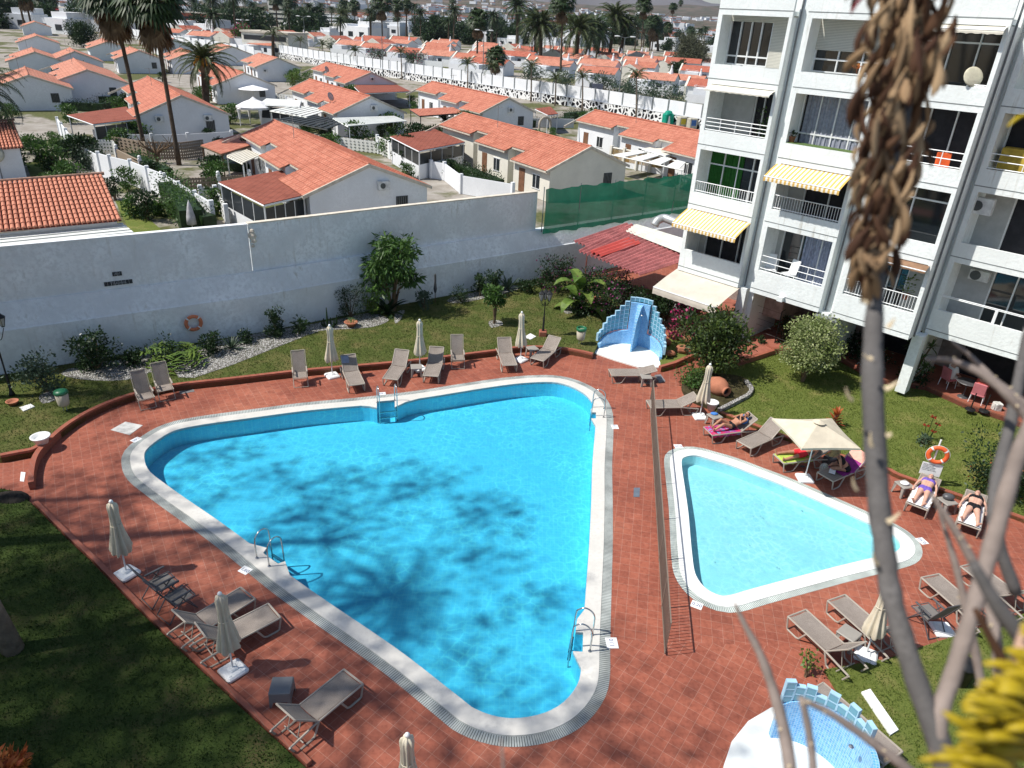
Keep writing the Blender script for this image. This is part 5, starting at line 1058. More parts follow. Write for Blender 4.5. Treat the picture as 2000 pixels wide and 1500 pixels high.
def shower(cen,half,front,label,ang0,ang1,R,hmax,base_h,fin_ang,stepn=9,flip=1,crest=None):
    t=thing('tiled_shower',label,'shower',cen)
    NA=stepn*2; pts=[]; 
    for i in range(NA+1): a=ang0+(ang1-ang0)*i/NA; pts.append(Vector((R*math.cos(a),R*math.sin(a),0)))
    # solid mosaic base, low at the free ends
    base=[base_h*((.35+.65*math.sin(PI*i/NA)**.6) if crest is None else (.75+.25*math.sin(PI*i/NA)**.6)) for i in range(NA+1)]
    uvwall(pts,base,-.02,.12,t,'curved_wall',m_mos,-1)
    # mosaic band up the middle
    mid=[i for i in range(NA+1) if abs(i-NA/2)<=2]
    if crest is None: uvwall([pts[i] for i in mid],[hmax-.22]*len(mid),base_h*.98,.12,t,'centre_panel',m_mos,-1)
    # stepped glass blocks: each block a real box in a pale joint frame
    bs=.2; fr=MB(); gb=MB(); arc=abs(ang1-ang0)*R; nb=int(arc/bs)
    for i in range(nb):
        a0=ang0+(ang1-ang0)*i/nb; a1=ang0+(ang1-ang0)*(i+1)/nb; am=(a0+a1)/2; u=abs((i+.5)/nb-.5)*2
        top=base_h+(hmax-base_h)*(1-max(0,(u-.22))/.78)
        if crest is not None:
            uu=(i+.5)/nb
            if uu<crest: continue
            top=base_h+(.42 if i%2 else .22)
        k=int(round((top-base_h)/bs)); b0=base_h*((.35 if crest is None else .75)+(.65 if crest is None else .25)*math.sin(PI*(i+.5)/nb)**.6); k=int((top-b0)/bs)
        k=max(k,1 if u<.97 else 0)
        c=Vector(((R+.06)*math.cos(am),(R+.06)*math.sin(am),0)); rz=am+PI/2; w_=arc/nb
        for j in range(k):
            z=b0+bs*(j+.5)
            if crest is None and u<.22 and z<hmax-.24: continue
            gb.box((c.x,c.y,z),(w_-.03,.085,bs-.03),rz)
            fr.box((c.x,c.y,z+bs/2-.008),(w_,.10,.022),rz); 
            for sg in(-1,1): q=Vector((math.cos(rz),math.sin(rz),0))*(sg*(w_/2-.008)); fr.box((c.x+q.x,c.y+q.y,z-.002),(.018,.098,bs-.024),rz)
    g=gb.build('glass_blocks',m_gb,t); fr.build('block_joints',m_gbf,g)
    # triangular fin standing out from the middle of the wall
    am=(ang0+ang1)/2; d=Vector((-math.cos(am),-math.sin(am),0)); b0=Vector((R*math.cos(am),R*math.sin(am),0)); 
    sd=Vector((-d.y,d.x,0))*.14
    NS=7; prof=[(0,hmax-.25),(.25*R,hmax-.32),(.5*R,hmax*.62),(.62*R,hmax*.25),(.66*R,.0)]
    me=bpy.data.meshes.new('fin'); v=[];f=[];uv=[]
    for sg in(-1,1):
        k=len(v); P=[(0,0)]+prof; v+=[tuple(b0+d*x+sd*sg*(1-x/(.66*R)*.75)+Vector((0,0,z))) for x,z in P]; f.append(tuple(range(k,k+len(P)))); uv+=[(x,z) for x,z in P]
    n=len(prof)+1
    for i in range(1,n-1): k=len(v); v+=[v[i],v[i+1],v[n+i+1],v[n+i]]; f.append((k,k+1,k+2,k+3)); uv+=[(0,i*.3),(0,i*.3+.3),(.28,i*.3+.3),(.28,i*.3)]
    me.from_pydata(v,[],f); me.materials.append(m_mos); L=me.uv_layers.new(); L.data.foreach_set('uv',[uv[vi][c] for p in me.polygons for vi in p.vertices for c in(0,1)])
    if crest is None: link('fin',me,t)
    h=b0+d*(R*.3)+sd*1.3+Vector((0,0,hmax*.72)); MB().lathe([(.05,0),(.055,.02),(.02,.05)],10,h).build('shower_head',m_chrome,t)
    MB().prism(front,-.01,.06).build('shower_tray',m_tray,t)
    return t
# far shower
c=at(1228,708,0); f=[Vector((p.x-c.x,p.y-c.y,0)) for p in PX([(1157,690),(1178,678),(1225,668),(1290,688),(1289,720),(1247,719),(1200,705)])]
e0=at(1155,689)-c; e1=at(1287,715)-c; mid=(e0+e1)/2; wdt=(e1-e0).length
far_c=c+mid+Vector((.15,.25,0)); 
am=math.atan2(.93,.37)
shower(far_c,0,[( (c.x+p.x-far_c.x),(c.y+p.y-far_c.y)) for p in f],'blue mosaic shower with stepped glass-block wings at the far end of the pool',am+1.42,am-1.42,wdt/2*.98,2.35,.75,0)
# ================================================================ people
m_skin=M('skin_tanned',(.42,.20,.12),.55,.35,var=.12,scale=6); m_skin2=M('skin_pale',(.58,.34,.25),.55,.35,var=.1,scale=6); m_skin3=M('skin_shaded',(.38,.20,.13),.6,.3,var=.1,scale=6)
m_hair=M('dark_hair',(.015,.012,.01),.5,.4,var=.3,scale=20); m_hairg=M('grey_hair',(.35,.33,.30),.6,.3,var=.2,scale=20)
def capsule(mb,a,ra,b,rb,n=10,sx=1.,up=None):
    """tapered limb with round ends"""
    a=Vector(a);b=Vector(b);t=(b-a); L=t.length; t=t/L if L>1e-6 else Vector((0,0,1)); pts=[];rr=[]
    for k in range(5): e=PI/2*k/4; pts.append(a-t*ra*math.cos(e)); rr.append(max(.001,ra*math.sin(e)))
    for k in range(1,4): pts.append(a.lerp(b,k/4)); rr.append(ra+(rb-ra)*k/4)
    for k in range(5): e=PI/2*k/4; pts.append(b+t*rb*math.sin(e)); rr.append(max(.001,rb*math.cos(e)))
    return mb.tube(pts,rr,n)
def remesh(mb,name,mat,parent,vox,smooth_it=4):
    me=mb.mesh(name+'_src',mat); o=bpy.data.objects.new(name+'_src',me); COL.objects.link(o)
    r=o.modifiers.new('r','REMESH'); r.mode='VOXEL'; r.voxel_size=vox; r.use_smooth_shade=True
    s=o.modifiers.new('s','SMOOTH'); s.iterations=smooth_it; s.factor=.5
    dg=bpy.context.evaluated_depsgraph_get(); m2=bpy.data.meshes.new_from_object(o.evaluated_get(dg)); m2.name=name; bpy.data.objects.remove(o); m2.materials.clear(); m2.materials.append(mat)
    m2.polygons.foreach_set('use_smooth',[True]*len(m2.polygons)); return link(name,m2,parent)
def hand(mb,w_,d,palmn,thumb,curl=.5,s=1.):
    """palm, four unequal bent fingers and a thumb leaving the side of the palm"""
    d=Vector(d).normalized(); n=Vector(palmn).normalized(); sd=d.cross(n).normalized()*thumb; w_=Vector(w_)
    for k in(-1.2,-.4,.4,1.2): capsule(mb,w_+sd*k*.018*s,.015*s,w_+d*.085*s+sd*k*.021*s,.013*s,6)
    for k,l in((1.5,.065),(.5,.075),(-.5,.07),(-1.5,.055)):
        b=w_+d*.092*s+sd*k*.0195*s; m1=b+(d+n*curl*.5).normalized()*l*.5*s; e=m1+(d+n*curl*1.5).normalized()*l*.5*s; capsule(mb,b,.0098*s,m1,.009*s,6); capsule(mb,m1,.009*s,e,.0075*s,6)
    b=w_+d*.03*s+sd*.034*s; m1=b+(sd*.8+d*.6+n*.2).normalized()*.04*s; capsule(mb,b,.0125*s,m1,.0105*s,6); capsule(mb,m1,.0105*s,m1+(d+sd*.3+n*.4).normalized()*.035*s,.009*s,6)
def person(label,J,skin,fem=1.,hair=m_hair,swim=None,top=None,briefs=True,loc=(0,0,0),rz=0,cat='person',shorts=False,face=None,vox=.011):
    """J: joints in local space: hip_l hip_r knee_* ankle_* toe_* pelvis chest neck head shoulder_* elbow_* wrist_* ; up = front of the body"""
    t=thing('person',label,cat,loc,rz); V={k:Vector(v) for k,v in J.items() if not isinstance(v,(int,float,str))}; mb=MB()
    pel,ch,nk,hd=V['pelvis'],V['chest'],V['neck'],V['head']; fr=V['front'].normalized(); side=(V['hip_r']-V['hip_l']).normalized()
    def torso(m,k=1.,a=0,b=1):
        for sx in(-1,0,1):
            o=side*sx
            capsule(m,pel+o*.085,.105*k*fem,pel.lerp(ch,.5)+o*.062,.092*k*fem,12); capsule(m,pel.lerp(ch,.5)+o*.062,.092*k*fem,ch+o*.085,.108*k*fem,12)
    torso(mb); capsule(mb,V['shoulder_l'],.056,V['shoulder_r'],.056,10); capsule(mb,ch,.09,nk,.055,10); capsule(mb,nk,.052,nk.lerp(hd,.7),.05,10)
    if top is not None or fem>1.0:
        for sx in(-1,1): mb.ball(ch+side*sx*.075+fr*.075,(.062,.062,.055),10,8)
    # head: skull, jaw, nose, brow, ears, lips
    hax=(hd-nk).normalized(); fa=(face if face is None else Vector(face)) or fr; fa=(fa-hax*fa.dot(hax)).normalized(); s2=hax.cross(fa).normalized()
    Q=Matrix((s2,fa,hax)).transposed()
    mb.ball(hd+hax*.02,(.076,.092,.095),16,12,Q); mb.ball(hd-hax*.045+fa*.022,(.056,.062,.062),12,8,Q); capsule(mb,hd+fa*.090-hax*.002,.010,hd+fa*.104-hax*.035,.015,6); capsule(mb,hd+fa*.082+hax*.018-s2*.035,.011,hd+fa*.082+hax*.018+s2*.035,.011,6)
    capsule(mb,hd+fa*.078-hax*.062-s2*.018,.009,hd+fa*.078-hax*.062+s2*.018,.009,6)
    for sx in(-1,1): mb.ball(hd+s2*sx*.078-fa*.005-hax*.01,(.010,.022,.032),8,6,Q)
    for s_ in('l','r'):
        hp,kn,an,to=V['hip_'+s_],V['knee_'+s_],V['ankle_'+s_],V['toe_'+s_]; k=fem
        capsule(mb,hp,.093*k,hp.lerp(kn,.55),.072*k,12); capsule(mb,hp.lerp(kn,.55),.072*k,kn,.054*k,12); cm=kn.lerp(an,.32); capsule(mb,kn,.053*k,cm,.055*k,10); capsule(mb,cm,.055*k,an,.036,10); 
        hl=an-(to-an).normalized()*.045; capsule(mb,hl,.034,an,.036,8); capsule(mb,an,.034,an.lerp(to,.6),.030,8); 
        td=(to-an).normalized(); ts=td.cross(kn-an).normalized()
        capsule(mb,an.lerp(to,.55)-ts*.022,.021,an.lerp(to,.55)+ts*.022,.021,8)
        for q in range(5): o=ts*(q-2)*.0165; capsule(mb,an.lerp(to,.75)+o,.0125,to+o-td*abs(q-1)*.008,.0105 if q else .013,6)
        sh,el,wr=V['shoulder_'+s_],V['elbow_'+s_],V['wrist_'+s_]; capsule(mb,sh,.052,sh.lerp(el,.5),.045,10); capsule(mb,sh.lerp(el,.5),.045,el,.037,10); capsule(mb,el,.037,el.lerp(wr,.3),.037,10); capsule(mb,el.lerp(wr,.3),.037,wr,.024,10)
        hdv=V.get('hand_'+s_,(wr-el)); pn=V.get('palm_'+s_,Vector((0,0,-1))); pn=(pn-hdv.normalized()*pn.dot(hdv.normalized())); hand(mb,wr,hdv,pn,1 if s_=='l' else -1)
    remesh(mb,'body',skin,t,vox,3)
    ey=MB(); 
    for sx in(-1,1): ey.ball(hd+fa*.081+hax*.004+s2*sx*.03,(.013,.008,.008),8,6,Q)
    ey.build('eyes',M('eye_dark',(.05,.04,.035),.3,.5),t)
    MB().ball(hd+fa*.079-hax*.062,(.026,.012,.008),8,6,Q).build('lips',M('lips',(.35,.10,.09),.6),t)
    h=MB(); h.ball(hd+hax*.032-fa*.012,(.084,.094,.094),16,12,Q)
    if hair is not None:
        h2=MB(); n=0
        # cap of hair: keep only what lies above the brow and behind the face
        src=h.v; keep=[(Vector(v)-hd) for v in src]; ok=[(p.dot(fa)<.045 or p.dot(hax)>.062) and p.dot(hax)>-.05 for p in keep]; h2.v=src; h2.f=[f_ for f_ in h.f if all(ok[i] for i in f_)]; h2.build('hair',hair,t,True)
    if swim is not None:
        b=MB()
        for sx in(-1,0,1): capsule(b,pel+side*sx*.085-(ch-pel).normalized()*.02,.112*fem,pel+side*sx*.08+(ch-pel).normalized()*.055,.105*fem,12)
        for s_ in('l','r'): capsule(b,V['hip_'+s_],.101*fem,V['hip_'+s_].lerp(V['knee_'+s_],.42 if shorts else .08),.088*fem,12)
        remesh(b,'swim_shorts' if shorts else 'bikini_bottom',swim,t,.012,2)
    if top is not None:
        b=MB(); 
        for sx in(-1,1): b.ball(ch+side*sx*.075+fr*.078,(.069,.069,.062),12,8)
        for sx in(-1,0,1): capsule(b,ch+side*sx*.085-(ch-pel).normalized()*.015,.113*fem,ch+side*sx*.085+(ch-pel).normalized()*.02,.112*fem,12)
        for s_ in('l','r'): capsule(b,ch+fr*.1+side*(-.09 if s_=='l' else .09),.012,V['shoulder_'+s_].lerp(nk,.35)+fr*.055,.012,6)
        remesh(b,'bikini_top',top,t,.012,2)
    return t
def lying(back=0.,hand_up=False,spread=.12,H=.42,y0=.02,knee=0.,armout=.06):
    """on a lounger: feet near y0, head up the (raised) back"""
    c,s=math.cos(back),math.sin(back); yh=.98+y0
    def bk(d,x,o): q=max(0,d); return (x,yh+.12+q*c-o*s,H+.04+q*s+o*c)
    J=dict(front=(0,-s,c),pelvis=(0,yh-.02,H+.10),chest=bk(.30,0,.10),neck=bk(.50,0,.09),head=bk(.62,0,.10))
    for s_,sg in(('l',-1),('r',1)):
        J['hip_'+s_]=(sg*.09,yh-.07,H+.09); k=knee if s_=='l' else knee*.75
        J['knee_'+s_]=(sg*(.10+spread*.4),yh-.07-.42*math.cos(k),H+.075+.42*math.sin(k)); a=J['knee_'+s_]; dz=a[2]-(H+.045); L=.42; J['ankle_'+s_]=(sg*(.09+spread*.7),a[1]-math.sqrt(max(.01,L*L-dz*dz)),H+.045); q=J['ankle_'+s_]; J['toe_'+s_]=(q[0]+sg*.07,q[1]-.07,q[2]+.15)
        J['shoulder_'+s_]=bk(.45,sg*.17,.08)
        if hand_up: J['elbow_'+s_]=bk(.2,sg*.22,.17); J['wrist_'+s_]=bk(.36,sg*.05,.27); J['hand_'+s_]=Vector((-sg*.2,.5,.4)); J['palm_'+s_]=Vector((0,-.4,-1))
        else: J['elbow_'+s_]=bk(.19,sg*(.22+armout),.05); J['wrist_'+s_]=(sg*(.25+armout*1.3),yh+.03,H+.05); J['hand_'+s_]=Vector((0,-1,-.02))
    return J
def put(L,J,*a,**k): return person(*a[:1],J,*a[1:],loc=L.location,rz=L.rotation_euler.z,**k)
m_blackcloth=M('black_swim_cloth',(.012,.012,.014),.8,.2,var=.2); m_violet=M('violet_swim_cloth',(.16,.10,.42),.8,.2,var=.15,scale=12); m_red=M('red_swim_cloth',(.6,.03,.04),.8,.2,var=.1)
P1=put(LP1,lying(R_(34),True,.05,y0=-.02,knee=.62),'dark-haired sunbather in dark sunglasses on a pink towel, knees bent, hands at the chest',m_skin,fem=1.0,swim=m_blackcloth,top=m_blackcloth)
hd=Vector(lying(R_(34),True,.05,y0=-.02,knee=.62)['head']); MB().rbox(tuple(hd+Vector((0,-.072,.062))),(.13,.02,.035),.008,rot=Matrix.Rotation(R_(34)-PI/2+PI/2,3,'X')).build('sunglasses',m_blk,P1)
put(LP2,lying(R_(28),False,.16,y0=-.04),'sunbather in red swim shorts lying on a lime towel, head under the open parasol',m_skin,fem=1.02,swim=m_red,shorts=True)
put(LP4,lying(R_(8),False,.06,y0=-.0),'sunbather in a violet bikini lying on a white towel',m_skin2,fem=1.12,hair=m_hairg,swim=m_violet,top=m_violet)
put(LP5,lying(R_(8),False,.16,y0=-.0,armout=.09),'sunbather in a black bikini lying on a white towel',m_skin2,fem=1.14,hair=m_hairg,swim=m_blackcloth,top=m_blackcloth)
# seated on the side of the shaded lounger, bending forward, straw hat
def seated(lean=.5,H=.42,kneey=.42,reach=.35,low=0.):
    c,s=math.cos(lean),math.sin(lean)
    def up(d,x,o): return (x,o*c-(-d*s)*1. if False else (d*s+o*c),H+.09+d*c-o*s)
    J=dict(front=(0,c,-s),pelvis=(0,0,H+.10),chest=up(.33,0,0),neck=up(.52,0,.02),head=up(.64,0,.07))
    for s_,sg in(('l',1),('r',-1)):
        J['hip_'+s_]=(-sg*.09,.02,H+.08); J['knee_'+s_]=(-sg*.13,kneey,H+.07); J['ankle_'+s_]=(-sg*.12,kneey+.05,.06); J['toe_'+s_]=(-sg*.13,kneey+.22,.035)
        J['shoulder_'+s_]=up(.47,-sg*.17,0); J['elbow_'+s_]=up(.22,-sg*.22,.12); e=J['elbow_'+s_]; J['wrist_'+s_]=(-sg*.10,e[1]+.18,e[2]-.1+low); J['hand_'+s_]=Vector((sg*.1,.8,-.3)); J['palm_'+s_]=Vector((0,0,-1))
    return J
q=local(LP3,(.10,.95,0)); PH=person('person in a straw hat bending over a book on the shaded lounger under the parasol',seated(.75),m_skin3,fem=1.08,hair=m_hairg,swim=m_blackcloth,top=m_blackcloth,loc=(q.x,q.y,0),rz=LP3.rotation_euler.z+PI*.75)
hJ=Vector(seated(.75)['head']); MB().lathe([(.20,-.02),(.21,.0),(.10,.02),(.095,.09),(.05,.12),(.01,.125)],18,hJ+Vector((0,.02,.06)),rot=Matrix.Rotation(-.5,3,'X')).build('straw_hat',M('straw',(.34,.24,.12),.9,.1,var=.3,scale=12),PH,True)
o=MB().rbox((0,0,0),(.2,.28,.02),.004).build('open_book',m_wp2,loc=local(LP3,(-.05,.42,.43))); o.rotation_euler=(0,0,LP3.rotation_euler.z+.5); tag(o,'white open book lying on the shaded lounger','book')
# two people sitting at the terrace edge
m_pinkch=M('pink_cushion',(.55,.18,.2),.85,.1,var=.15); m_whitecl=M('white_shirt_cloth',(.78,.78,.76),.9,.1,var=.05); m_redcl=M('red_shirt_cloth',(.45,.09,.07),.9,.1,var=.2)
def terracechair(p,face,label):
    c=at(*p,.30); t=thing('terrace_chair',label,'chair',(c.x,c.y,.30),face); MB().rbox((0,0,.40),(.5,.48,.06),.02).build('seat',m_pinkch,t); MB().rbox((0,-.24,.68),(.48,.06,.5),.02,rot=Matrix.Rotation(.15,3,'X')).build('backrest',m_pinkch,t)
    for x in(-.22,.22):
        for y in(-.2,.2): MB().tube([(x,y,.4),(x*1.1,y*1.1,0)],.016,5).build('leg',m_rail,t)
    return c
c=terracechair((1848,755),R_(-75),'pink cushioned chair on the terrace with a person in white'); P6=person('person in a white shirt sitting on a pink cushioned terrace chair',seated(.05,H=.40,kneey=.44,low=.0),m_skin2,loc=(c.x,c.y,.30),rz=R_(-75),swim=m_whitecl,shorts=True,vox=.014)
def shirt(P,J,mat):
    b=MB(); pel,ch=Vector(J['pelvis']),Vector(J['chest']); side=Vector((1,0,0))
    for sx in(-1,0,1): capsule(b,pel+side*sx*.09,.118,ch+side*sx*.09,.122,12)
    for s_ in('l','r'): capsule(b,Vector(J['shoulder_'+s_]),.068,Vector(J['shoulder_'+s_]).lerp(Vector(J['elbow_'+s_]),.7),.058,10)
    remesh(b,'shirt',mat,P,.014,2)
shirt(P6,seated(.05,H=.40,kneey=.44),m_whitecl)
c=terracechair((1905,785),R_(-40),'pink cushioned chair on the terrace with a person in red'); P7=person('person in a red shirt sitting on a terrace chair behind the plant stems',seated(.1,H=.40,kneey=.42),m_skin3,loc=(c.x,c.y,.30),rz=R_(-40),swim=m_redcl,shorts=True,vox=.014); shirt(P7,seated(.1,H=.40,kneey=.42),m_redcl)
c=at(1880,775,.3); t=thing('terrace_table','dark round table between the two seated people on the terrace','table',(c.x,c.y,.3)); MB().lathe([(.42,.68),(.44,.7),(.42,.72)],20).build('table_top',m_dfr,t); MB().tube([(0,0,0),(0,0,.7)],.03,8).lathe([(.22,0),(.2,.03),(.03,.05)],14).build('pedestal',m_dfr,t)
for p,lab in(((1895,800),'black parasol stand on the terrace, left one'),((1922,803),'black parasol stand on the terrace, right one')):
    c=at(*p,.3); t=thing('parasol_stand',lab,'parasol stand',(c.x,c.y,.3)); MB().lathe([(.2,0),(.18,.05),(.04,.08)],14).build('base',m_blk,t); MB().tube([(0,0,.05),(0,0,.75)],.025,8).build('tube',m_blk,t)
c=at(1945,800,.3); tag(MB().rbox((0,0,.16),(.3,.3,.32),.03).build('white_stone_pot',M('rough_white_stone',(.6,.6,.57),.9,.1,var=.4,scale=9,bmp=.8),loc=(c.x,c.y,.3)),'rough white stone block on the terrace edge','block')
# ================================================================ village
E1=Vector((math.cos(R_(34)),math.sin(R_(34)),0)); E2=Vector((-math.sin(R_(34)),math.cos(R_(34)),0)); YV=R_(34)
def roofmat(name,c1,c2,ax=(1,1)):
    m,nt,b=nodes(name,c1,.8,.2); c=ocoord(nt); t=nt.nodes.new('ShaderNodeTexBrick'); t.offset=0; t.inputs['Scale'].default_value=1
    for k,v in(('Brick Width',.42),('Row Height',.24),('Mortar Size',.02),('Mortar Smooth',.6)): t.inputs[k].default_value=v
    t.inputs['Color1'].default_value=(*c1,1); t.inputs['Color2'].default_value=(*c2,1); t.inputs['Mortar'].default_value=(c1[0]*.45,c1[1]*.4,c1[2]*.4,1); nt.links.new(c,t.inputs[0])
    o=mix(nt,noi(nt,.8,c,detail=6,lo=.45,hi=.7),t.outputs[0],mix(nt,1.,t.outputs[0],(.78,.72,.7),'MULTIPLY')); o=mix(nt,noi(nt,7,c,lo=.55,hi=.75),o,mix(nt,1.,o,(1.15,1.5,1.7),'MULTIPLY')); nt.links.new(o,b.inputs['Base Color'])
    w=nt.nodes.new('ShaderNodeTexWave'); w.bands_direction='Y'; w.inputs['Scale'].default_value=1/.24/2/PI*PI*2*.159*PI*1.0; w.wave_profile='SIN'; nt.links.new(c,w.inputs[0]); bump(nt,b,w.outputs[0],.5,.05); return m
m_roof=roofmat('clay_roof_tiles',(.55,.215,.14),(.45,.155,.10)); m_roof2=roofmat('old_clay_roof_tiles',(.50,.16,.10),(.40,.12,.08)); m_roofp=roofmat('pale_clay_roof_tiles',(.60,.27,.185),(.50,.21,.14))
m_vw=M('village_white_wall',(.74,.76,.78),.9,.1,var=.08,scale=.6,var2=.05); m_vw2=M('village_cream_wall',(.66,.64,.56),.9,.1,var=.08,scale=.6); m_eave=M('eave_trim',(.55,.50,.42),.9,.1,var=.2)
m_brown=roofmat('brown_flat_tiles',(.32,.10,.065),(.27,.085,.055)); m_win=M('dark_window',(.02,.025,.03),.3,.5,var=.2)
def slope(mb,x0,x1,y0,y1,z0,z1,geo):
    """tiled roof slope from eave x0 to ridge x1, along y0..y1"""
    L=abs(y1-y0); pitch=.24; n=max(2,int(L/pitch*(6 if geo else 0))) if geo else 1; m_=max(1,int(math.hypot(x1-x0,z1-z0)/.40)) if geo else 1; v=[]
    for j in range(m_+1):
        for lift in ((0,),(0,.045))[1 if (geo and j>0 and j<m_) else 0]:
            u=j/m_
            for i in range(n+1): y=y0+(y1-y0)*i/n; v.append((x0+(x1-x0)*u,y,z0+(z1-z0)*u+lift*-1+(.055*abs(math.sin(PI*(y)/pitch)) if geo else 0)))
    rows=len(v)//(n+1); mb.add(v,[(r*(n+1)+i,r*(n+1)+i+1,(r+1)*(n+1)+i+1,(r+1)*(n+1)+i) if (x1>x0)==(y1<y0) else (r*(n+1)+i,(r+1)*(n+1)+i,(r+1)*(n+1)+i+1,r*(n+1)+i+1) for r in range(rows-1) for i in range(n)])
FP=[]
def villa(Lpx,label,segs=((5.5,0),(2.2,1.6),(5.5,.8),(2.2,2.4),(6.5,1.6)),w_=9.3,eave=2.5,ridge=4.25,geo=False,roof=None,wall=None,loc=None,rz=None,wins=True,dish=None,acs=(),ground=0,mirror=False):
    p=at(*Lpx,eave) if loc is None else loc; FP.append((p.x,p.y,w_,sum(s_[0] for s_ in segs))); t=thing('villa',label,'house',(p.x,p.y,0),YV if rz is None else rz); roof=roof or m_roof; wall=wall or m_vw; tot=sum(s[0] for s in segs)
    pit=(ridge-eave)/(w_/2)
    W=MB(); y=0; rf=MB(); tr=MB()
    for L,e in segs:
        W.add([(e+.45,y,0),(w_-.35,y,0),(w_-.35,y,eave+pit*.35),(w_/2,y,ridge-.05),(e+.45,y,eave+pit*(e+.45)-.05), (e+.45,y+L,0),(w_-.35,y+L,0),(w_-.35,y+L,eave+pit*.35),(w_/2,y+L,ridge-.05),(e+.45,y+L,eave+pit*(e+.45)-.05)],[(0,1,2,3,4),(9,8,7,6,5),(0,5,6,1),(1,6,7,2),(0,4,9,5)])
        slope(rf,e,w_/2,y,y+L,eave+pit*e+.06,ridge+.06,geo); tr.box((e+.05,y+L/2,eave+pit*e-.03),(.1,L,.12)); y+=L
    slope(rf,w_,w_/2,0,tot,eave+.06,ridge+.06,geo)
    W.build('wall',wall,t); r=rf.build('roof',roof,t)
    # barge boards along both gables and ridge
    for yy in(-.06,tot+.06):
        tr.add([(0,yy-.06,eave-.12),(0,yy-.06,eave+.1),(w_/2,yy-.06,ridge+.12),(w_/2,yy-.06,ridge-.12),(w_,yy-.06,eave-.12),(w_,yy-.06,eave+.1),(0,yy+.06,eave-.12),(0,yy+.06,eave+.1),(w_/2,yy+.06,ridge+.12),(w_/2,yy+.06,ridge-.12),(w_,yy+.06,eave-.12),(w_,yy+.06,eave+.1)],[(0,3,2,1),(3,4,5,2),(6,7,8,9),(9,8,11,10),(1,2,8,7),(2,5,11,8),(0,6,9,3),(3,9,10,4)])
    tr.build('eave_trim',m_eave,r); MB().tube([(w_/2,-.05,ridge+.1),(w_/2,tot+.05,ridge+.1)],.09,6).build('ridge_tiles',roof,r)
    an=MB(); ax_,ay_=w_/2-.8,tot*.62; an.tube([(ax_,ay_,ridge-.6),(ax_,ay_,ridge+1.7)],.025,5).tube([(ax_-.5,ay_,ridge+1.6),(ax_+.5,ay_,ridge+1.6)],.015,4)
    for q in range(5): an.tube([(ax_-.4+.2*q,ay_-.25,ridge+1.6),(ax_-.4+.2*q,ay_+.25,ridge+1.6)],.01,4)
    an.build('aerial',m_post,t)
    if wins:
        y=0
        for i,(L,e) in enumerate(segs):
            if L>3:
                x=e+.44; f=MB().box((x,y+L*.35,1.35),(.04,1.0,1.1)).build('window',m_win,t); MB().box((x-.02,y+L*.35,1.93),(.05,1.2,.08)).box((x-.02,y+L*.35,.78),(.06,1.2,.06)).box((x-.02,y+L*.35,1.35),(.05,.05,1.1)).build('window_frame',m_frame,f); MB().box((x,y+L*.75,1.05),(.04,.9,2.0)).build('door',M('wood_door',(.18,.09,.05),.6),t)
            y+=L
        f=MB().box((w_-2.3,-.01,1.5),(.9,.04,1.1)).build('window',m_win,t); g=MB()
        for k in range(6): g.box((w_-2.7+k*.16,-.06,1.5),(.02,.02,1.15))
        g.build('window_grille',m_post,f)
    for (x,z) in acs: acunit(t,(x,-.16,z),0,(.85,.3,.62))
    if dish:
        x,y,z=dish; d=MB().lathe([(.02,0),(.3,.04),(.5,.12),(.52,.13),(.3,.07),(.02,.03)],18,(x,y,z+.7),rot=Matrix.Rotation(1.1,3,'X')@Matrix.Rotation(.5,3,'Y')).build('satellite_dish',M('dish_grey',(.5,.49,.45),.6),t,True); MB().tube([(x,y,z-.5),(x,y,z+.65)],.03,6).build('mast',m_post,d)
    return t
villa((591,385),'white villa with orange roof, nearest behind the middle of the white wall',geo=True,acs=[(5.6,2.9)],w_=9.3)
villa((1066,336),'white villa just left of the green mesh, its plain gable facing the pool',geo=True,w_=8.9,wall=m_vw2)
villa((261,229),'white villa behind the two tall palm trunks with two air conditioners on its gable',acs=[(2.4,2.3),(7.2,2.3)],roof=m_roof,w_=9.7,ridge=4.5)
villa((93,164),'white villa at the upper left with two tiny vents in its gable',roof=m_roofp,w_=10.)
villa((93,121),'small white villa at the upper left behind the one with two vents',roof=m_roofp,segs=((5.5,0),(5.5,.8)),w_=9)
villa((416,168),'white villa behind the date palm with a white parasol in its yard',roof=m_roof,dish=None)
villa((497,132),'white villa above and right of the date palm, gable to the right',roof=m_roofp,segs=((5.5,0),(2.2,1.4),(6,.8)),w_=9.3,acs=[(2,2.0)])
villa((651,224),'long white villa with an air conditioner, centre of the village',acs=[(5.0,3.2)],dish=(1.5,5,3.2),ridge=4.4)
villa((674,164),'white villa with a brown veranda on its gable side, upper centre',acs=[(4.8,3.3)],dish=(1.2,12,3.1))
villa((937,222),'white villa with an air conditioner on its gable, right of centre',acs=[(4.6,2.9)],w_=8.6,ridge=4.3)
villa((1370,312),'long orange-roofed villa partly hidden behind the block of flats',w_=8.6,ridge=4.2,geo=False)
# left column of villas further up
for (px_,lab,r_) in (((-25,175),'pale villa at the left edge with a large dark window',m_roofp),((10,121),'orange-roofed villa at the left edge below the dark tree',m_roofp),((170,95),'orange-roofed villa right of the dark round tree',m_roofp),((223,116),'orange-roofed villa between the two tall palm trunks, upper part',m_roofp),((305,88),'orange-roofed villa behind the second tall palm trunk',m_roofp),((30,84),'distant orange-roofed villa left of the dark round tree',m_roofp),((330,118),'orange-roofed villa left of the date palm crown',m_roofp),((40,52),'distant pale villa in the far left corner',m_roofp),((415,105),'distant orange-roofed villa above the date palm',m_roofp)):
    villa(px_,lab,roof=r_,segs=((5.5,0),(2.2,1.5),(5.5,.8)),wins=px_[1]>110,ridge=4.1)
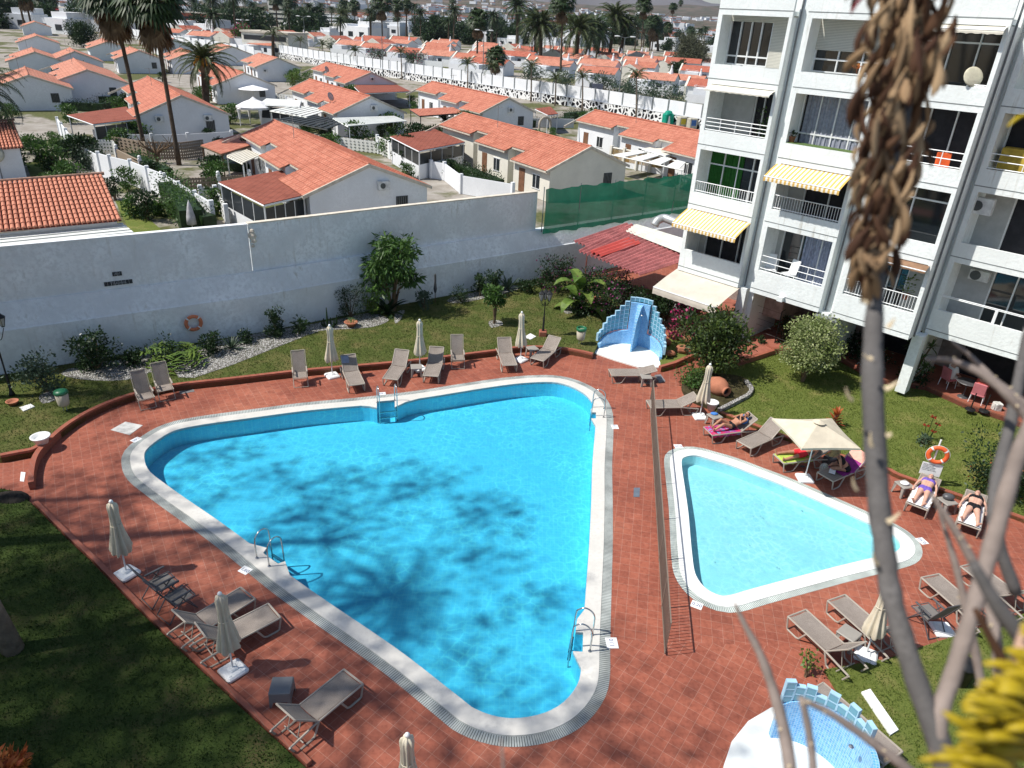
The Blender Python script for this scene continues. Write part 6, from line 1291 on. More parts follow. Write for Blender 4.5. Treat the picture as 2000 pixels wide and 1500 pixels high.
# nearest roof at the left: a long barrel-tiled mono slope, drawn tile by tile
def monoroof(P,z1,z0,label,ax='x'):
    A,Bq,C,D=at(*P[0],z1),at(*P[1],z1),at(*P[2],z0),at(*P[3],z0)   # ridge left,right; eave right,left
    yaw=math.atan2((Bq-A).y,(Bq-A).x); t=thing('tiled_house',label,'house',(D.x,D.y,0),yaw); Q=Matrix.Rotation(-yaw,3,'Z'); l=lambda p:Q@(p-Vector((D.x,D.y,0)))
    a,b_,c,d=map(l,(A,Bq,C,D)); mb=MB(); pitch=.235; n=int((b_-a).length/pitch); m_=11; v=[];f=[]
    for i in range(n):
        for j in range(m_):
            for (u0,u1,j0,j1,hh) in ((i/n,(i+1)/n,j/m_,(j+1)/m_,1),):
                k=len(v)
                for jj,r_,up in((j0,.102,.06),(j1+.02,.088,.02)):   # eave end of each tile is wide and lifted
                    for q in range(6):
                        s=q/5.; th=PI*s; uu=(i+.5)/n+(.5-s)*0; base=d.lerp(c,(i+.5)/n).lerp(a.lerp(b_,(i+.5)/n),jj); v.append((base.x-math.cos(th)*r_,base.y,base.z+math.sin(th)*r_*.9+up))
                f+=[(k+q,k+q+1,k+7+q,k+6+q) for q in range(5)]+[(k,k+5,k+4,k+3,k+2,k+1)]
    mb.add(v,f); rr=mb.build('roof',M('barrel_tiles',(.60,.25,.16),.8,.2,var=.22,scale=2.2,var2=.22,bmp=.3,bscale=40),t)
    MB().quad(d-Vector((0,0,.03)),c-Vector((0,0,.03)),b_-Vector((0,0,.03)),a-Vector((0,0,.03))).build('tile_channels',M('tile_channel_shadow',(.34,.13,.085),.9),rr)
    MB().tube([a+Vector((-.1,0,.1)),b_+Vector((.1,0,.1))],.10,8).build('ridge_tiles',M('ridge_mortar',(.36,.22,.16),.9,var=.3,scale=4),rr)
    w=MB().add([(d.x,d.y+.3,0),(c.x-.2,c.y+.3,0),(c.x-.2,c.y+.3,z0-.08),(d.x,d.y+.3,z0-.08),(a.x,a.y,0),(b_.x-.2,b_.y,0),(b_.x-.2,b_.y,z1-.05),(a.x,a.y,z1-.05)],[(0,1,2,3),(1,5,6,2),(5,4,7,6),(4,0,3,7)]); w.build('wall',m_vw,t)
    MB().box(((d.x+c.x)/2,d.y-.02,z0-.06),(abs(c.x-d.x),.12,.14)).build('eave_trim',m_eave,t); return t
monoroof([(-120,366),(200,342),(238,431),(-120,463)],3.9,2.75,'house with the large near orange barrel-tiled roof at the left edge')
monoroof([(-80,244),(26,236),(47,288),(-80,298)],3.6,2.6,'small tiled house at the left edge with a round dish beside it')
d=MB().lathe([(.02,0),(.35,.05),(.62,.16),(.64,.17),(.35,.09),(.02,.04)],20,(0,0,0),rot=Matrix.Rotation(1.25,3,'X')@Matrix.Rotation(.3,3,'Y')); t=thing('satellite_dish','large round cream satellite dish at the left edge beside the small tiled house','satellite dish',at(-8,302,2.2)); d.build('dish',M('dish_cream',(.55,.53,.42),.6),t,True); MB().tube([(0,0,-2.2),(0,.05,0)],.04,6).build('mast',m_post,t)
# flat verandas, pergolas and awnings between the villas
m_pl=M('white_slat_sheet',(.72,.74,.70),.6,.3,var=.08,scale=1)
m_dp=M('dark_pergola',(.03,.035,.035),.6)
def veranda(P,z,label,mat,name='veranda',posts=(0,1,2,3),th=.08,slats=0,pm=None,walls=None,slatm=None,cat='veranda',zb=None):
    q=[at(x,y,z if not zb or i<2 else zb) for i,(x,y) in enumerate(P)]; c=sum(q,Vector((0,0,0)))/4; t=thing(name,label,cat,(c.x,c.y,0)); l=[Vector((p.x-c.x,p.y-c.y,p.z)) for p in q]; mb=MB()
    if slats:
        for i in range(slats):
            u=(i+.15)/slats; v=(i+.8)/slats; a,b_,c_,d_=l[0].lerp(l[3],u),l[1].lerp(l[2],u),l[1].lerp(l[2],v),l[0].lerp(l[3],v); dz=Vector((0,0,th)); mb.add([a,b_,c_,d_,a-dz,b_-dz,c_-dz,d_-dz],[(3,2,1,0),(4,5,6,7),(0,1,5,4),(1,2,6,5),(2,3,7,6),(3,0,4,7)])
        for a,b_ in((0,3),(1,2)): mb.tube([l[a]-Vector((0,0,th*1.6)),l[b_]-Vector((0,0,th*1.6))],.06,4)
    else: dz=Vector((0,0,th)); mb.add(l+[p-dz for p in l],[(3,2,1,0),(4,5,6,7),(0,1,5,4),(1,2,6,5),(2,3,7,6),(3,0,4,7)])
    mb.build('roof',mat,t)
    for i in posts: p=l[i]*.96; MB().tube([(p.x,p.y,0),(p.x,p.y,p.z-th)],.06,5).build('post',pm or m_frame,t)
    if not slats: MB().tube([p-Vector((0,0,th+.03)) for p in l]+[l[0]-Vector((0,0,th+.03))],.06,4).build('beam',pm or m_frame,t)
    if walls:
        for a,b_,hh in walls:
            A,Bq=l[a]*.95,l[b_]*.95; w=MB().add([(A.x,A.y,0),(Bq.x,Bq.y,0),(Bq.x,Bq.y,hh),(A.x,A.y,hh)],[(0,1,2,3)]).build('parapet',m_vw,t); ww=MB().add([(A.x,A.y,hh),(Bq.x,Bq.y,hh),(Bq.x,Bq.y,Bq.z-.2),(A.x,A.y,A.z-.2)],[(0,1,2,3)]).build('window',m_win,t)
            fr=MB(); 
            for k in range(5): p=A.lerp(Bq,k/4); fr.tube([(p.x,p.y,hh),(p.x,p.y,A.z-.15)],.035,4)
            fr.build('window_frame',m_frame,ww)
    return t
veranda([(427,355),(550,332),(596,380),(515,399)],2.55,'brown flat-roofed veranda on the front villa, behind the crack in the wall',m_brown,walls=[(3,2,.4),(0,3,1.0)])
veranda([(131,224),(247,208),(268,232),(182,242)],2.5,'brown flat-roofed veranda in front of the villa with two tall palms',m_brown,walls=[(3,2,1.0)])
veranda([(762,266),(850,252),(908,277),(818,294)],2.6,'brown flat-roofed veranda with a band of windows, centre',m_brown,walls=[(3,2,1.3),(0,3,1.2)])
veranda([(392,283),(470,260),(560,262),(432,300)],2.5,'rusty orange sloping shelter roof left of the front villa',m_roof,pm=m_stem)
veranda([(442,303),(478,290),(510,302),(474,318)],2.3,'cream striped canopy under the rusty shelter roof',m_cream,name='canopy',cat='canopy',slats=8)
veranda([(505,203),(520,192),(588,196),(585,208)],2.6,'white-framed conservatory roof behind the gazebo',m_pl,walls=[(0,3,1.0)])
veranda([(527,215),(575,206),(655,212),(600,228)],2.4,'white slatted pergola roof right of the gazebo',m_pl,name='pergola',cat='pergola',slats=7)
veranda([(540,232),(600,222),(682,236),(640,252)],2.3,'dark open pergola below the white slatted one',m_dp,name='pergola',cat='pergola',slats=9,pm=m_dp)
veranda([(650,230),(770,226),(795,236),(680,246)],2.4,'pale corrugated canopy in front of the centre villa gable',m_pl,name='canopy',cat='canopy',slats=10)
veranda([(688,165),(775,165),(802,178),(705,182)],2.4,'brown veranda roof on the gable of the upper centre villa',m_brown)
veranda([(1045,212),(1075,208),(1090,222),(1070,224)],2.4,'small dark red veranda behind the right-of-centre villa',m_brown)
veranda([(800,213),(885,209),(908,220),(820,226)],2.3,'orange awning roof with a cream edge left of the right-of-centre villa',m_roof,pm=m_dp)
veranda([(-60,462),(238,434),(274,464),(-60,500)],2.5,'long white slatted pergola roof below the near barrel-tiled roof',m_pl,name='pergola',cat='pergola',slats=6,zb=2.3,th=.14)
veranda([(1255,290),(1310,280),(1345,292),(1300,303)],2.3,'cream sail canopy beside the long villa next to the flats',m_cream,name='canopy',cat='canopy')
veranda([(1195,300),(1245,292),(1345,318),(1335,330)],2.1,'open white pergola with bamboo screens beside the flats',m_pl,name='pergola',cat='pergola',slats=4)
# bamboo-screened fence right of the green mesh
bf=thing('bamboo_fence','cream fence with yellow bamboo panels behind the green mesh','fence'); A=at(1190,322,0); Bq=at(1350,352,0); m_bam=M('bamboo',(.45,.30,.10),.8,.2,var=.3,scale=9)
hh=2.0
for k in range(6):
    p=A.lerp(Bq,k/6+.01); q=A.lerp(Bq,(k+1)/6-.01); mb=MB()
    for i in range(14): s=p.lerp(q,(i+.5)/14); mb.tube([(s.x,s.y,.6),(s.x,s.y,1.7)],.035,5)
    mb.build('bamboo_panel',m_bam,bf); MB().box((p.x,p.y,1.),(.3,.3,2.),YV).build('post',m_vw2,bf)
MB().add([(A.x,A.y,0),(Bq.x,Bq.y,0),(Bq.x,Bq.y,.6),(A.x,A.y,.6)],[(0,1,2,3)]).build('plinth',m_vw,bf); MB().tube([(A.x,A.y,1.8),(Bq.x,Bq.y,1.8)],.09,4).build('top_rail',m_vw2,bf)
# gazebo
c=at(500,245,0); t=thing('gazebo','white tent gazebo between the villas','gazebo',(c.x,c.y,0),.3); MB().lathe([(2.1,2.0),(2.15,2.25),(1.2,2.75),(.5,3.0),(.35,3.1),(.02,3.35)],8).build('canopy',m_wp2,t)
for k in range(4): a=k*PI/2+PI/8; MB().tube([(1.9*math.cos(a),1.9*math.sin(a),0),(1.9*math.cos(a),1.9*math.sin(a),2.1)],.06,6).lathe([(.12,.8),(.16,1.5),(.25,2.0)],8,(1.9*math.cos(a),1.9*math.sin(a),0)).build('curtain_post',m_wp2,t)
c=at(498,205,0); t=thing('garden_parasol','white open parasol in the yard behind the date palm','parasol',(c.x,c.y,0)); MB().lathe([(2.2,2.2),(1.1,2.5),(.05,2.75)],10).build('canopy',m_wp2,t); MB().tube([(0,0,0),(0,0,2.7)],.04,6).build('pole',m_pole,t)
c=at(379,465,0); t=thing('folded_parasol','folded pale grey parasol behind the white wall','parasol',(c.x,c.y,0)); MB().lathe([(.30,.9),(.26,1.4),(.14,2.0),(.07,2.25),(.02,2.35)],14,wob=lambda q,i:1+.16*math.sin(q*7)).build('canopy',M('grey_parasol_cloth',(.45,.44,.46),.9),t,True); MB().tube([(0,0,0),(0,0,2.4)],.03,6).build('pole',m_pole,t)
# garden walls: low white, panelled, or pierced decorative blocks
def gwall(P,h,label,mat=None,th=.15,caps=True,name='garden_wall',z=0.,balls=False,panels=False,cat='wall'):
    q=[at(x,y,0) for x,y in P]; t=thing(name,label,cat,(q[0].x,q[0].y,0)); q=[p-q[0] for p in q]; sweep(q,[(-th/2,0),(-th/2,h),(th/2,h),(th/2,0)]).build('wall_body',mat or m_vw,t)
    if caps:
        for i in range(len(q)-1):
            n=max(1,int((q[i+1]-q[i]).length/3.2))
            for k in range(n+(i==len(q)-2)):
                p=q[i].lerp(q[i+1],k/n); MB().box((p.x,p.y,h/2+.08),(.28,.28,h+.16),YV).build('pillar',m_vw,t)
                if balls: MB().ball((p.x,p.y,h+.3),.15,8,6).build('ball_finial',m_wp,t,True)
    return t
def pierced(name,c,scale):
    m,nt,b=nodes(name,c,.9,.1); cc=wcoord(nt); s=nt.nodes.new('ShaderNodeSeparateXYZ'); nt.links.new(cc,s.inputs[0]); a=nt.nodes.new('ShaderNodeMath'); a.operation='ADD'; nt.links.new(s.outputs[0],a.inputs[0]); nt.links.new(s.outputs[1],a.inputs[1]); k=nt.nodes.new('ShaderNodeCombineXYZ'); nt.links.new(a.outputs[0],k.inputs[0]); nt.links.new(s.outputs[2],k.inputs[1])
    v=nt.nodes.new('ShaderNodeTexVoronoi'); v.inputs['Scale'].default_value=scale; v.inputs['Randomness'].default_value=0; nt.links.new(k.outputs[0],v.inputs[0]); r=nt.nodes.new('ShaderNodeMath'); r.operation='LESS_THAN'; nt.links.new(v.outputs[0],r.inputs[0]); r.inputs[1].default_value=.3
    tr=nt.nodes.new('ShaderNodeBsdfTransparent'); ms=nt.nodes.new('ShaderNodeMixShader'); nt.links.new(r.outputs[0],ms.inputs[0]); nt.links.new(b.outputs[0],ms.inputs[1]); nt.links.new(tr.outputs[0],ms.inputs[2]); nt.links.new(ms.outputs[0],nt.nodes['Material Output'].inputs[0]); return m
m_prc=pierced('pierced_white_block',(.70,.71,.68),3.2); m_prd=pierced('pierced_brown_block',(.30,.24,.18),3.6)
gwall([(200,345),(222,352),(262,362),(330,392),(420,452)],1.9,'white panelled garden wall running down to the boundary wall at the left',th=.12)
gwall([(232,318),(278,342),(320,376)],1.2,'brown pierced-block wall with ball finials below the tall palms',m_prd,balls=True)
gwall([(318,378),(430,372),(490,368)],1.1,'dark pierced-block wall across the shady yard left of the front villa',m_prd,balls=True)
gwall([(225,300),(290,312),(360,312),(400,306)],1.6,'long pierced-block wall behind the two tall palm trunks',m_prd,caps=False)
gwall([(118,262),(145,300),(165,322),(205,345)],1.6,'white railing wall in steps left of the two tall palms',th=.1)
gwall([(190,285),(240,290),(300,292),(370,290),(455,284)],1.4,'white panel fence in front of the villa with two tall palms',th=.08)
gwall([(150,300),(225,302),(232,318)],1.3,'white pierced-block wall corner left of the tall palms',m_prc,caps=False)
gwall([(395,400),(424,400),(445,440)],1.3,'white wall with climbing plants beside the front veranda',m_prc)
gwall([(738,298),(790,325),(830,345)],1.7,'white pierced-block wall of the centre veranda yard',m_prc)
gwall([(660,290),(740,300)],1.2,'white pierced wall with potted plants, centre',m_prc)
gwall([(842,348),(868,352),(900,378),(1000,396)],1.5,'white wall with square lanterns right of the front villa',th=.12)
gwall([(560,205),(620,218),(740,250)],1.1,'white wall behind the pergolas',th=.1); gwall([(1030,248),(1120,250)],1.2,'low whitewashed block wall between the two right villas',m_vw,caps=False)
gwall([(530,193),(700,212)],.9,'low white wall behind the conservatory roof',m_prc,caps=False)
# arch
c=at(1063,264,0); tag(MB().tube([(c.x+.9*math.cos(a*PI/12)*E1.x,c.y+.9*math.cos(a*PI/12)*E1.y,1.3+.95*math.sin(a*PI/12)) for a in range(13)],.16,8).tube([(c.x+.9*E1.x,c.y+.9*E1.y,0),(c.x+.9*E1.x,c.y+.9*E1.y,1.35)],.16,8).tube([(c.x-.9*E1.x,c.y-.9*E1.y,0),(c.x-.9*E1.x,c.y-.9*E1.y,1.35)],.16,8).build('garden_arch',M('arch_stone',(.45,.40,.33),.9,.1,var=.2)),'round stone arch between the two right villas','arch')
# hedges
def hedge(P,w_,h,label,mat=None,n=None,name='hedge'):
    q=[at(x,y,0) for x,y in P]; o=q[0]; t=thing(name,label,'hedge',(o.x,o.y,0)); q=[p-o for p in q]; C=[];L=0
    for i in range(len(q)-1):
        d=(q[i+1]-q[i]).length; L+=d; k=max(2,int(d/(w_*.45)))
        for j in range(k): p=q[i].lerp(q[i+1],j/k); C+=[(p.x,p.y,h*.35),(p.x,p.y,h*.7)]
    leafcloud(C,w_*.55,n or int(L*h*130),.16,.09,rnd.randint(0,9999)).build('foliage',mat or m_ld,t); sweep(q,[(-w_*.28,0),(-w_*.28,h*.7),(w_*.28,h*.7),(w_*.28,0)]).build('inner_mass',m_ld,t); return t
hedge([(60,185),(150,200),(235,202)],1.6,1.3,'dark clipped hedge below the villa with two vents'); hedge([(20,168),(80,162)],1.5,1.2,'hedge left of the villa with two vents',m_lg); hedge([(60,212),(200,218),(262,205)],1.3,1.4,'long dark hedge behind the brown veranda of the tall-palm villa')
hedge([(20,190),(60,196)],2.,1.2,'second hedge left of the villa with two vents',m_lg)
hedge([(1003,250),(1060,247),(1118,240)],1.2,1.3,'dark clipped hedge between the two right villas'); hedge([(335,400),(365,430),(380,462)],2.4,2.4,'big green overgrown hedge behind the white wall at the left',m_lg); hedge([(395,455),(415,462)],1.6,1.9,'dark end of the overgrown hedge beside the folded grey parasol')
hedge([(262,318),(300,338),(330,350)],1.6,1.2,'green bushes inside the brown pierced-block wall',m_lg); hedge([(420,330),(490,335)],1.8,1.0,'green bushes below the cream striped canopy',m_lg); hedge([(850,332),(905,345),(975,374)],1.7,1.4,'dark bushes in the yard between the centre and right villas'); hedge([(920,360),(975,378)],1.5,1.2,'dark clipped bush in front of the plain gable villa')
hedge([(1105,232),(1140,228)],1.6,1.2,'round dark hedge beside the long villa'); hedge([(1100,325),(1130,310)],1.5,1.2,'x') if False else None
hedge([(1130,288),(1200,298)],1.2,.9,'low green bushes in front of the long villa next to the flats',m_lg)
for p,w_,h,m_,lab in(((290,430),1.8,2.2,m_ld,'dark upright shrub behind the white wall at the left'),((262,425),1.6,1.5,m_lg,'pale green shrub left of the dark upright one'),((225,390),1.2,2.0,m_ld,'shrub at the corner of the near barrel-tiled roof'),((180,330),3.0,2.2,m_lb,'grey-green oleander bush at the foot of the white railing wall'),((130,305),2.5,1.8,m_lg,'green bush left of the white railing wall'),((425,420),1.6,2.0,m_lg,'climbing bush beside the front veranda'),((575,175),3.2,3.2,m_ly,'yellow-green bush behind the conservatory roof'),((600,165),3.,2.6,m_lg,'green tree-like bush behind the white slatted pergola'),((650,190),2.0,1.4,m_lg,'bush beside the dark pergola'),((285,195),4.,2.,m_lg,'green bushes between the two tall palm trunks'),((60,300),3.,1.6,m_lg,'bush in the left yard'),((310,420),1.6,1.4,m_lg,'leafy shrub beside the dark upright one')):
    shrub(p,w_,h,m_,lab,n=int(500*w_),loc=at(*p,0),L=.2,W=.1)
shrub((165,75),9,6.5,m_ld,'big dark round tree among the upper left villas','dark_tree','tree',n=7000,L=.45,W=.2,clumps=40,seed=71,stem=.4,loc=at(163,92,0)); shrub((478,100),9,7,m_lg,'round tree with a pink-flowered side, upper left of centre','flowering_tree','tree',n=6000,L=.5,W=.25,clumps=30,seed=72,flowers=(m_bg,700,.5),loc=at(478,92,0))
shrub((1345,150),16,11,M('leaf_grey_green',(.10,.11,.07),.9,.1,var=.3,scale=.5),'large grey-green tree behind the corner of the flats','grey_tree','tree',n=16000,L=.6,W=.2,clumps=50,seed=73,loc=at(1345,135,0)); shrub((1325,155),6,5,m_ld,'dark tree in front of the large grey-green one','dark_tree','tree',n=3000,L=.45,W=.2,clumps=20,seed=74,loc=at(1322,152,0))
# bushes filling the gardens between the villas
def free(p,m_=.8):
    for x,y,w_,L in FP:
        d=Vector((p.x-x,p.y-y,0)); a=d.dot(E1); b_=d.dot(E2)
        if -m_<a<w_+m_ and -m_<b_<L+m_: return False
    return True
gs=None; gn=0
for k in range(2600):
    x=rnd.uniform(-40,1330); y=rnd.uniform(90,400); p=at(x,y,0)
    # stay between the boundary wall and the street wall
    if y>np.interp(x,[-40,270,500,1055,1330],[440,440,410,355,300])-6 or y<np.interp(x,[-40,300,545,840,1148,1330],[55,100,128,185,235,262]) or not free(p): continue
    if gn>=85: break
    nearv=not free(p,2.6)
    if not nearv and rnd.random()<.5: continue
    s_=rnd.uniform(.6,1.35)
    if gs is None: gs=shrub((x,y),2.4,1.9,m_lg,'green garden bush between the villas','garden_bush','shrub',n=1100,L=.2,W=.1,clumps=14,seed=300,loc=p,group='garden bushes between the villas'); gs2=shrub((x,y),2.2,2.2,m_ld,'dark garden bush between the villas','garden_bush','shrub',n=1000,L=.22,W=.12,clumps=12,seed=301,loc=p+Vector((2,1,0)),group='dark garden bushes between the villas')
    else: dup(gs if rnd.random()<.55 else gs2,p,rnd.uniform(0,6),None,None,s_)
    gn+=1
# small grass yards
for P,nm in (([(262,470),(225,392),(250,392),(330,462)],'yard_lawn'),([(50,318),(130,312),(150,345),(60,345)],'yard_lawn'),([(60,195),(110,192),(120,210),(50,212)],'yard_lawn')):
    MB().prism([(p.x,p.y) for p in PX(P)],-.03,.02).build(nm,m_grass)['kind']='structure'
# bare branched little tree between the tall palms
c=at(308,318,0); t=thing('bare_tree','small bare branching tree between the two tall palm trunks','tree',c); mb=MB()
for k in range(9):
    a=k*.7; e=Vector((math.cos(a)*1.9,math.sin(a)*.9,2.1+.4*math.sin(k*2))); mb.tube(spline([(0,0,0),(e.x*.2,e.y*.2,1.0),(e.x*.7,e.y*.7,1.5),tuple(e)],3,False),[.09,.09,.08,.08,.07,.07,.05,.05,.03,.02][:10],5); 
    for j in range(3): b0=e*.75; mb.tube([b0,b0+Vector((rnd.uniform(-.6,.6),rnd.uniform(-.4,.4),rnd.uniform(.1,.6)))],.02,4)
mb.build('branches',m_stem,t)
# ---------------------------------------------------------------- volcanic-stone street wall
def stonemat():
    m,nt,b=nodes('volcanic_stone_wall',(.03,.03,.03),.9,.1); c=wcoord(nt,scale=(1,1,1)); v=nt.nodes.new('ShaderNodeTexVoronoi'); v.feature='DISTANCE_TO_EDGE'; v.inputs['Scale'].default_value=1.25; nt.links.new(c,v.inputs[0]); r=nt.nodes.new('ShaderNodeMath'); r.operation='LESS_THAN'; nt.links.new(v.outputs[0],r.inputs[0]); r.inputs[1].default_value=.13
    nt.links.new(mix(nt,r.outputs[0],(.018,.018,.02),(.74,.75,.74)),b.inputs['Base Color']); return m
WB=[at(x,y,0) for x,y in [(545,113),(620,127),(695,140),(840,163),(1000,190),(1148,213),(1292,239),(1420,262)]]
sw=thing('street_wall','long street wall of black stones in white mortar below white panels','wall'); sweep(WB,[(0,-.05),(0,1.45),(.4,1.45),(.4,-.05)]).build('stone_base',stonemat(),sw); sweep(WB,[(-.06,1.45),(-.06,1.55),(.46,1.55),(.46,1.45)]).build('stone_cap',m_vw,sw)
tot=[0]; 
for i in range(1,len(WB)): tot.append(tot[-1]+(WB[i]-WB[i-1]).length)
def along(s):
    for i in range(1,len(WB)):
        if s<=tot[i]: return WB[i-1].lerp(WB[i],(s-tot[i-1])/(tot[i]-tot[i-1])),(WB[i]-WB[i-1]).normalized()
    return WB[-1],(WB[-1]-WB[-2]).normalized()
s=0.; 
while s<tot[-1]-3.4:
    p,d=along(s); q,_=along(s+3.3); n_=Vector((-d.y,d.x,0)); c=(p+q)/2+n_*.2; MB().box((c.x,c.y,2.5),((q-p).length-.3,.12,1.85),math.atan2(d.y,d.x)).build('panel',m_vw,sw); MB().box((p.x+n_.x*.2,p.y+n_.y*.2,2.55),(.16,.16,2.1),math.atan2(d.y,d.x)).build('post',m_post,sw); s+=3.35
    if len(sw.children)>170: break
# earlier street wall piece, upper left
W2=[at(x,y,0) for x,y in [(60,38),(150,52),(300,84),(420,104),(500,118)]]; t=thing('street_wall','distant white panelled street wall crossing the upper left','wall'); sweep(W2,[(0,0),(0,1.1),(.3,1.1),(.3,0)]).build('stone_base',MATS['volcanic_stone_wall'],t)
for i in range(len(W2)-1):
    n=int((W2[i+1]-W2[i]).length/5.)
    for k in range(n): p=W2[i].lerp(W2[i+1],(k+.5)/n); d=(W2[i+1]-W2[i]).normalized(); MB().box((p.x,p.y,2.2),(4.3,.12,2.1),math.atan2(d.y,d.x)).build('panel',m_vw,t)
# recycling bins, street sign board
c=at(1303,243,0); t=thing('bottle_bank','green bottle bank by the street wall','recycling bin',c,.3); MB().rbox((0,0,.8),(1.5,1.3,1.6),.15).build('bin_body',M('bin_green',(.0,.26,.17),.5),t); MB().lathe([(.7,1.6),(.5,1.95),(.1,2.05)],8).build('lid',MATS['bin_green'],t); MB().add([(-.35,-.66,.05),(.15,-.66,.05),(-.05,-.66,1.3),(-.2,-.66,1.3)],[(0,1,2,3)]).build('white_mark',m_wp,t)
for p,lab,cc in(((1330,248),'yellow-fronted recycling bin right of the green bottle bank',(.55,.45,.05)),((1350,251),'blue-fronted recycling bin at the corner of the flats',(.05,.14,.38))): c=at(*p,0); t=thing('recycling_bin',lab,'recycling bin',c,.3); MB().rbox((0,0,.75),(1.3,1.1,1.5),.1,).build('bin_body',M('bin_beige',(.42,.40,.33),.7),t); MB().rbox((0,-.56,.85),(.8,.02,.8),.01).build('coloured_panel',M('panel_%d'%p[0],cc,.6),t)
c=at(1160,212,0); t=thing('hoarding','grey slatted hoarding in front of the street wall','board',c,YV-.6); MB().rbox((0,0,2.2),(2.4,.12,3.8),.02).build('board',M('hoarding_grey',(.15,.16,.2),.7,var=.2),t); MB().box((-1,0,.2),(.1,.1,.5)).box((1,0,.2),(.1,.1,.5)).build('post',m_post,t)
# lamp standards
def standard(b,ytop,label,double=True):
    p=at(*b,0); h=upright(b[0],b[1],b[0],ytop); t=thing('street_lamp',label,'street lamp',p,.3); MB().tube([(0,0,0),(0,0,h)],[.11,.06],6).build('pole',m_post,t)
    for s_ in((-1,1) if double else (1,)): l=MB().tube([(0,0,h-.1),(s_*1.1,0,h+.15)],.04,5).build('arm',m_post,t); MB().ball((s_*1.4,0,h+.12),(.55,.2,.12),8,5).build('lamp_head',m_wp,l)
for b,yt,lab in(((1205,218),72,'tallest double-headed street lamp, in front of the street wall at right'),((942,178),60,'double-headed street lamp in front of the street wall, middle'),((748,150),45,'double-headed street lamp in front of the street wall, left of middle'),((599,122),33,'double-headed street lamp in front of the street wall, far left'),((480,100),40,'distant street lamp beside the pink-flowered tree')): standard(b,yt,lab)
# ---------------------------------------------------------------- bungalows beyond the street wall
def bungalow(kind,seed):
    r=random.Random(seed); t=thing('bungalow','','house'); L=9.5+kind; D=6.5; e=2.9; rg=4.1
    MB().add([(0,0,0),(0,D,0),(0,D,e),(0,D/2,rg),(0,0,e),(L,0,0),(L,D,0),(L,D,e),(L,D/2,rg),(L,0,e)],[(4,3,2,1,0),(5,6,7,8,9),(0,5,9,4),(1,2,7,6)]).build('wall',m_vw,t)
    mb=MB(); mb.add([(.3,-.35,e-.1),(L+.2,-.35,e-.1),(L+.2,D/2,rg+.08),(.3,D/2,rg+.08),(L+.2,D+.35,e-.1),(.3,D+.35,e-.1)],[(0,1,2,3),(3,2,4,5)]); rf=mb.build('roof',(m_roof,m_roofp,m_roof2)[kind%3],t)
    MB().add([(-.15,-.3,e-.2),(-.15,D/2,rg+.4),(-.15,D+.3,e-.2),(.3,-.3,e-.2),(.3,D/2,rg+.4),(.3,D+.3,e-.2),(-.15,0,0),(.3,0,0),(-.15,D,0),(.3,D,0)],[(0,2,1),(3,4,5),(0,1,4,3),(1,2,5,4),(0,3,7,6),(2,8,9,5),(0,6,8,2),(3,5,9,7)]).build('gable_parapet',m_vw2,t)
    a=MB().box((3.2+kind*.5,-2,1.35),(3.6,4,2.7)); a.build('annexe',m_vw,t)
    ra=MB(); 
    for z in(2.95,3.2): ra.box((3.2+kind*.5,-3.95,z),(3.6,.05,.05)).box((1.42+kind*.5,-2,z),(.05,4,.05))
    ra.build('terrace_rail',m_rail,t); MB().box((7.2,-.02,1.6),(1.2,.05,1.1)).build('window',m_win,t); MB().box((6,-4.6,.8),(9,.15,1.6)).build('yard_wall',m_vw,t)
    if kind==1: MB().lathe([(.5,rg-.6),(.45,rg+.3),(.2,rg+1.3),(.25,rg+1.5),(.02,rg+1.9)],8,(L-1.5,D/2,0)).build('chimney',m_vw,t)
    return t
PB_=[bungalow(k,k) for k in range(3)]; YB2=R_(-21); used=[False]*3; BN=0
def putb(k,loc,lab,rz=YB2,sc=1.):
    global BN
    if not used[k]: o=PB_[k]; used[k]=True
    else: o=copy_tree(PB_[k])
    o.location=(loc.x,loc.y,0); o.rotation_euler=(0,0,rz); o.scale=(sc,)*3; o['label']=lab; o['group']='bungalows beyond the street wall'; BN+=1; return o
first=[(1126,132,'front-row bungalow just right of the two tall palms in the centre right'),(1228,143,'front-row bungalow with a railed annexe left of the large grey tree'),(1340,158,'bungalow close to the flats in front of the grey tree'),(1216,122,'bungalow directly behind the railed front-row one'),(1040,118,'front-row bungalow under the big date palms'),(974,101,'bungalow with white gable left of the big date palms'),(882,106,'front-row bungalow with white gable above the small feathery palms'),(816,99,'front-row bungalow behind the pink shrubs'),(756,94,'front-row bungalow right of the left double-headed lamp'),(701,86,'front-row bungalow behind the left double-headed lamp'),(653,80,'front-row bungalow left of the left double-headed lamp'),(1328,130,'bungalow hidden partly by the large grey tree')]
occ=[]
for i,(x,y,lab) in enumerate(first): p=at(x,y,3.7); occ.append(p); putb(i%3,p,lab)
ca,sa=math.cos(YB2),math.sin(YB2); cand=[]
for i in range(-34,34):
    for j in range(-6,40):
        p=Vector((20+i*18*ca-j*20*sa+ (j%2)*6,150+i*18*sa+j*20*ca,0))+Vector((rnd.uniform(-2,2),rnd.uniform(-2,2),0)); 
        c=RC.T@np.array([p.x,p.y,3-CAMH])
        if c[2]>-1: continue
        x=1000+F*c[0]/-c[2]; y=750-F*c[1]/-c[2]
        if x<-60 or x>1400 or p.length>350: continue
        # keep behind the street wall
        ok=(x>=545 and y<np.interp(x,[545,620,695,840,1000,1148,1292,1420],[100,112,120,140,160,180,205,225])-28) or (x<545 and y<np.interp(x,[-60,60,150,300,420,500,545],[20,24,36,66,86,98,100])-8)
        if not ok or any((p-o).length<13 for o in occ): continue
        cand.append((p.length,p)); occ.append(p)
cand.sort(key=lambda a:a[0])
